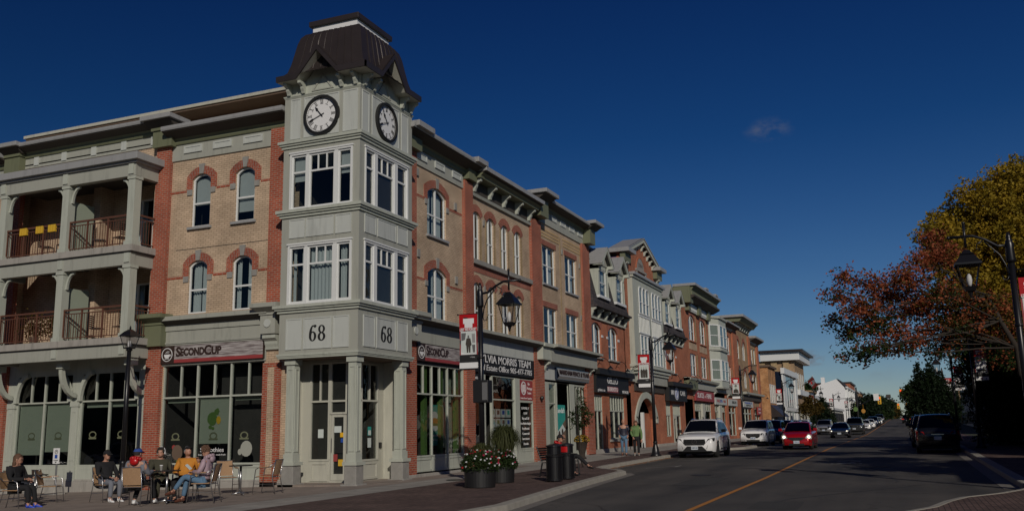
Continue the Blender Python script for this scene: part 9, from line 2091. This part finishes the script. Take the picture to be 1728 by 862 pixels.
planter(1.45, -4.0, .40, .46, 2, 'farther black tub of flowers with a tall mop of ornamental grass', (1.60, -4.05, 1.32), .62, 60)
x_, y_ = 17.9, -1.0; z_ = gz(x_, y_); t = thing('flower_pot', 'brown urn of yellow flowers by the brick pilaster', 'planter', (x_, y_, z_)); mb = MB(); mb.lathe([(.20, 0), (.20, .06), (.13, .12), (.15, .28), (.22, .50), (.26, .72), (.29, .74), (.29, .78), (.22, .78)], (x_, y_, z_), 18); mb.build('urn', 'bark', t, smooth=True); rr = random.Random(6)
for m, n_, s in (('leaf_green', 400, .06), ('petal_yellow', 700, .045)):
    mb = MB()
    for k in range(n_):
        a, th = rr.uniform(0, 2*PI), rr.uniform(-.2, PI/2); p = Vector((x_+.36*math.cos(a)*math.cos(th), y_+.36*math.sin(a)*math.cos(th), z_+.84+.24*math.sin(th))); u = Vector((rr.gauss(0, 1), rr.gauss(0, 1), rr.gauss(0, 1))).normalized(); w = u.cross(Vector((.3, .2, 1))).normalized(); mb.add([p-u*s*.5, p+w*s*.5, p+u*s*.5, p-w*s*.5], [(0, 1, 2, 3)])
    mb.build('foliage' if m == 'leaf_green' else 'blossoms', m, t, fixn=False, uv=False)
# balcony furniture
def simple_chair(x, y, z, rz, m, label):
    t = thing('balcony_chair', label, 'chair', (x, y, z), rz); mb = MB(); mb.box(-.2, .2, -.2, .2, .42, .45); mb.build('seat', m, t, local=True)
    mb = MB(); [mb.box(-.22, -.20, -.2, .2, .50+.07*k, .54+.07*k) for k in range(6)]; mb.build('backrest', m, t, local=True)
    for a in (-1, 1):
        for b in (-1, 1): mb = MB(); mb.tube([(.19*a, .19*b, 0), (.19*a, .19*b, .45 if a > 0 else .95)], .014, 5); mb.build('leg', m, t, local=True)
for (u, zf, m, lab, rz) in ((12.3, 7.89, 'black_metal', 'dark chair on the upper left balcony, right one', 1.2), (13.2, 7.89, 'black_metal', 'dark chair on the upper left balcony, middle one', -1.2), (9.6, 7.89, 'black_metal', 'dark chair on the upper right balcony', 1.4), (10.6, 7.89, 'black_metal', 'dark folding chair at the left of the upper right balcony', -1.0), (9.4, 4.78, 'black_metal', 'dark slatted chair on the lower right balcony', 1.4), (10.5, 4.78, 'black_metal', 'brown chair at the left of the lower right balcony', -1.2)):
    simple_chair(-.05, u, zf, rz, m, lab)
for i, u in enumerate((12.35, 12.95, 13.75)):
    mb = MB(); 
    for k in range(3): mb.box(-.60, -.52, u-.17+.12*k, u-.07+.12*k, 8.72, 8.98)
    tag(mb.build('planter_box', 'petal_yellow'), ('right yellow cover hung over the upper left railing', 'middle yellow cover hung over the upper left railing', 'left yellow cover hung over the upper left railing')[i], 'cover')
for (u, zf, lab) in ((12.4, 4.78, 'bushy potted plant on the lower left balcony, right one'), (13.4, 4.78, 'bushy potted plant on the lower left balcony, left one')):
    t = thing('potted_plant', lab, 'plant', (-.1, u, zf)); mb = MB(); mb.lathe([(.12, 0), (.17, .3)], (-.1, u, zf), 12); mb.build('pot', 'brown_soffit', t); mb = MB(); rr = random.Random(int(u*10))
    for k in range(500): p = Vector((-.1+rr.gauss(0, .17), u+rr.gauss(0, .22), zf+.65+rr.gauss(0, .2))); w = Vector((rr.gauss(0, 1), rr.gauss(0, 1), rr.gauss(0, 1))).normalized()*.04; v = w.cross(Vector((.2, .9, .3))); mb.add([p-w, p+v, p+w, p-v], [(0, 1, 2, 3)])
    mb.build('foliage', 'leaf_orange', t, fixn=False, uv=False)
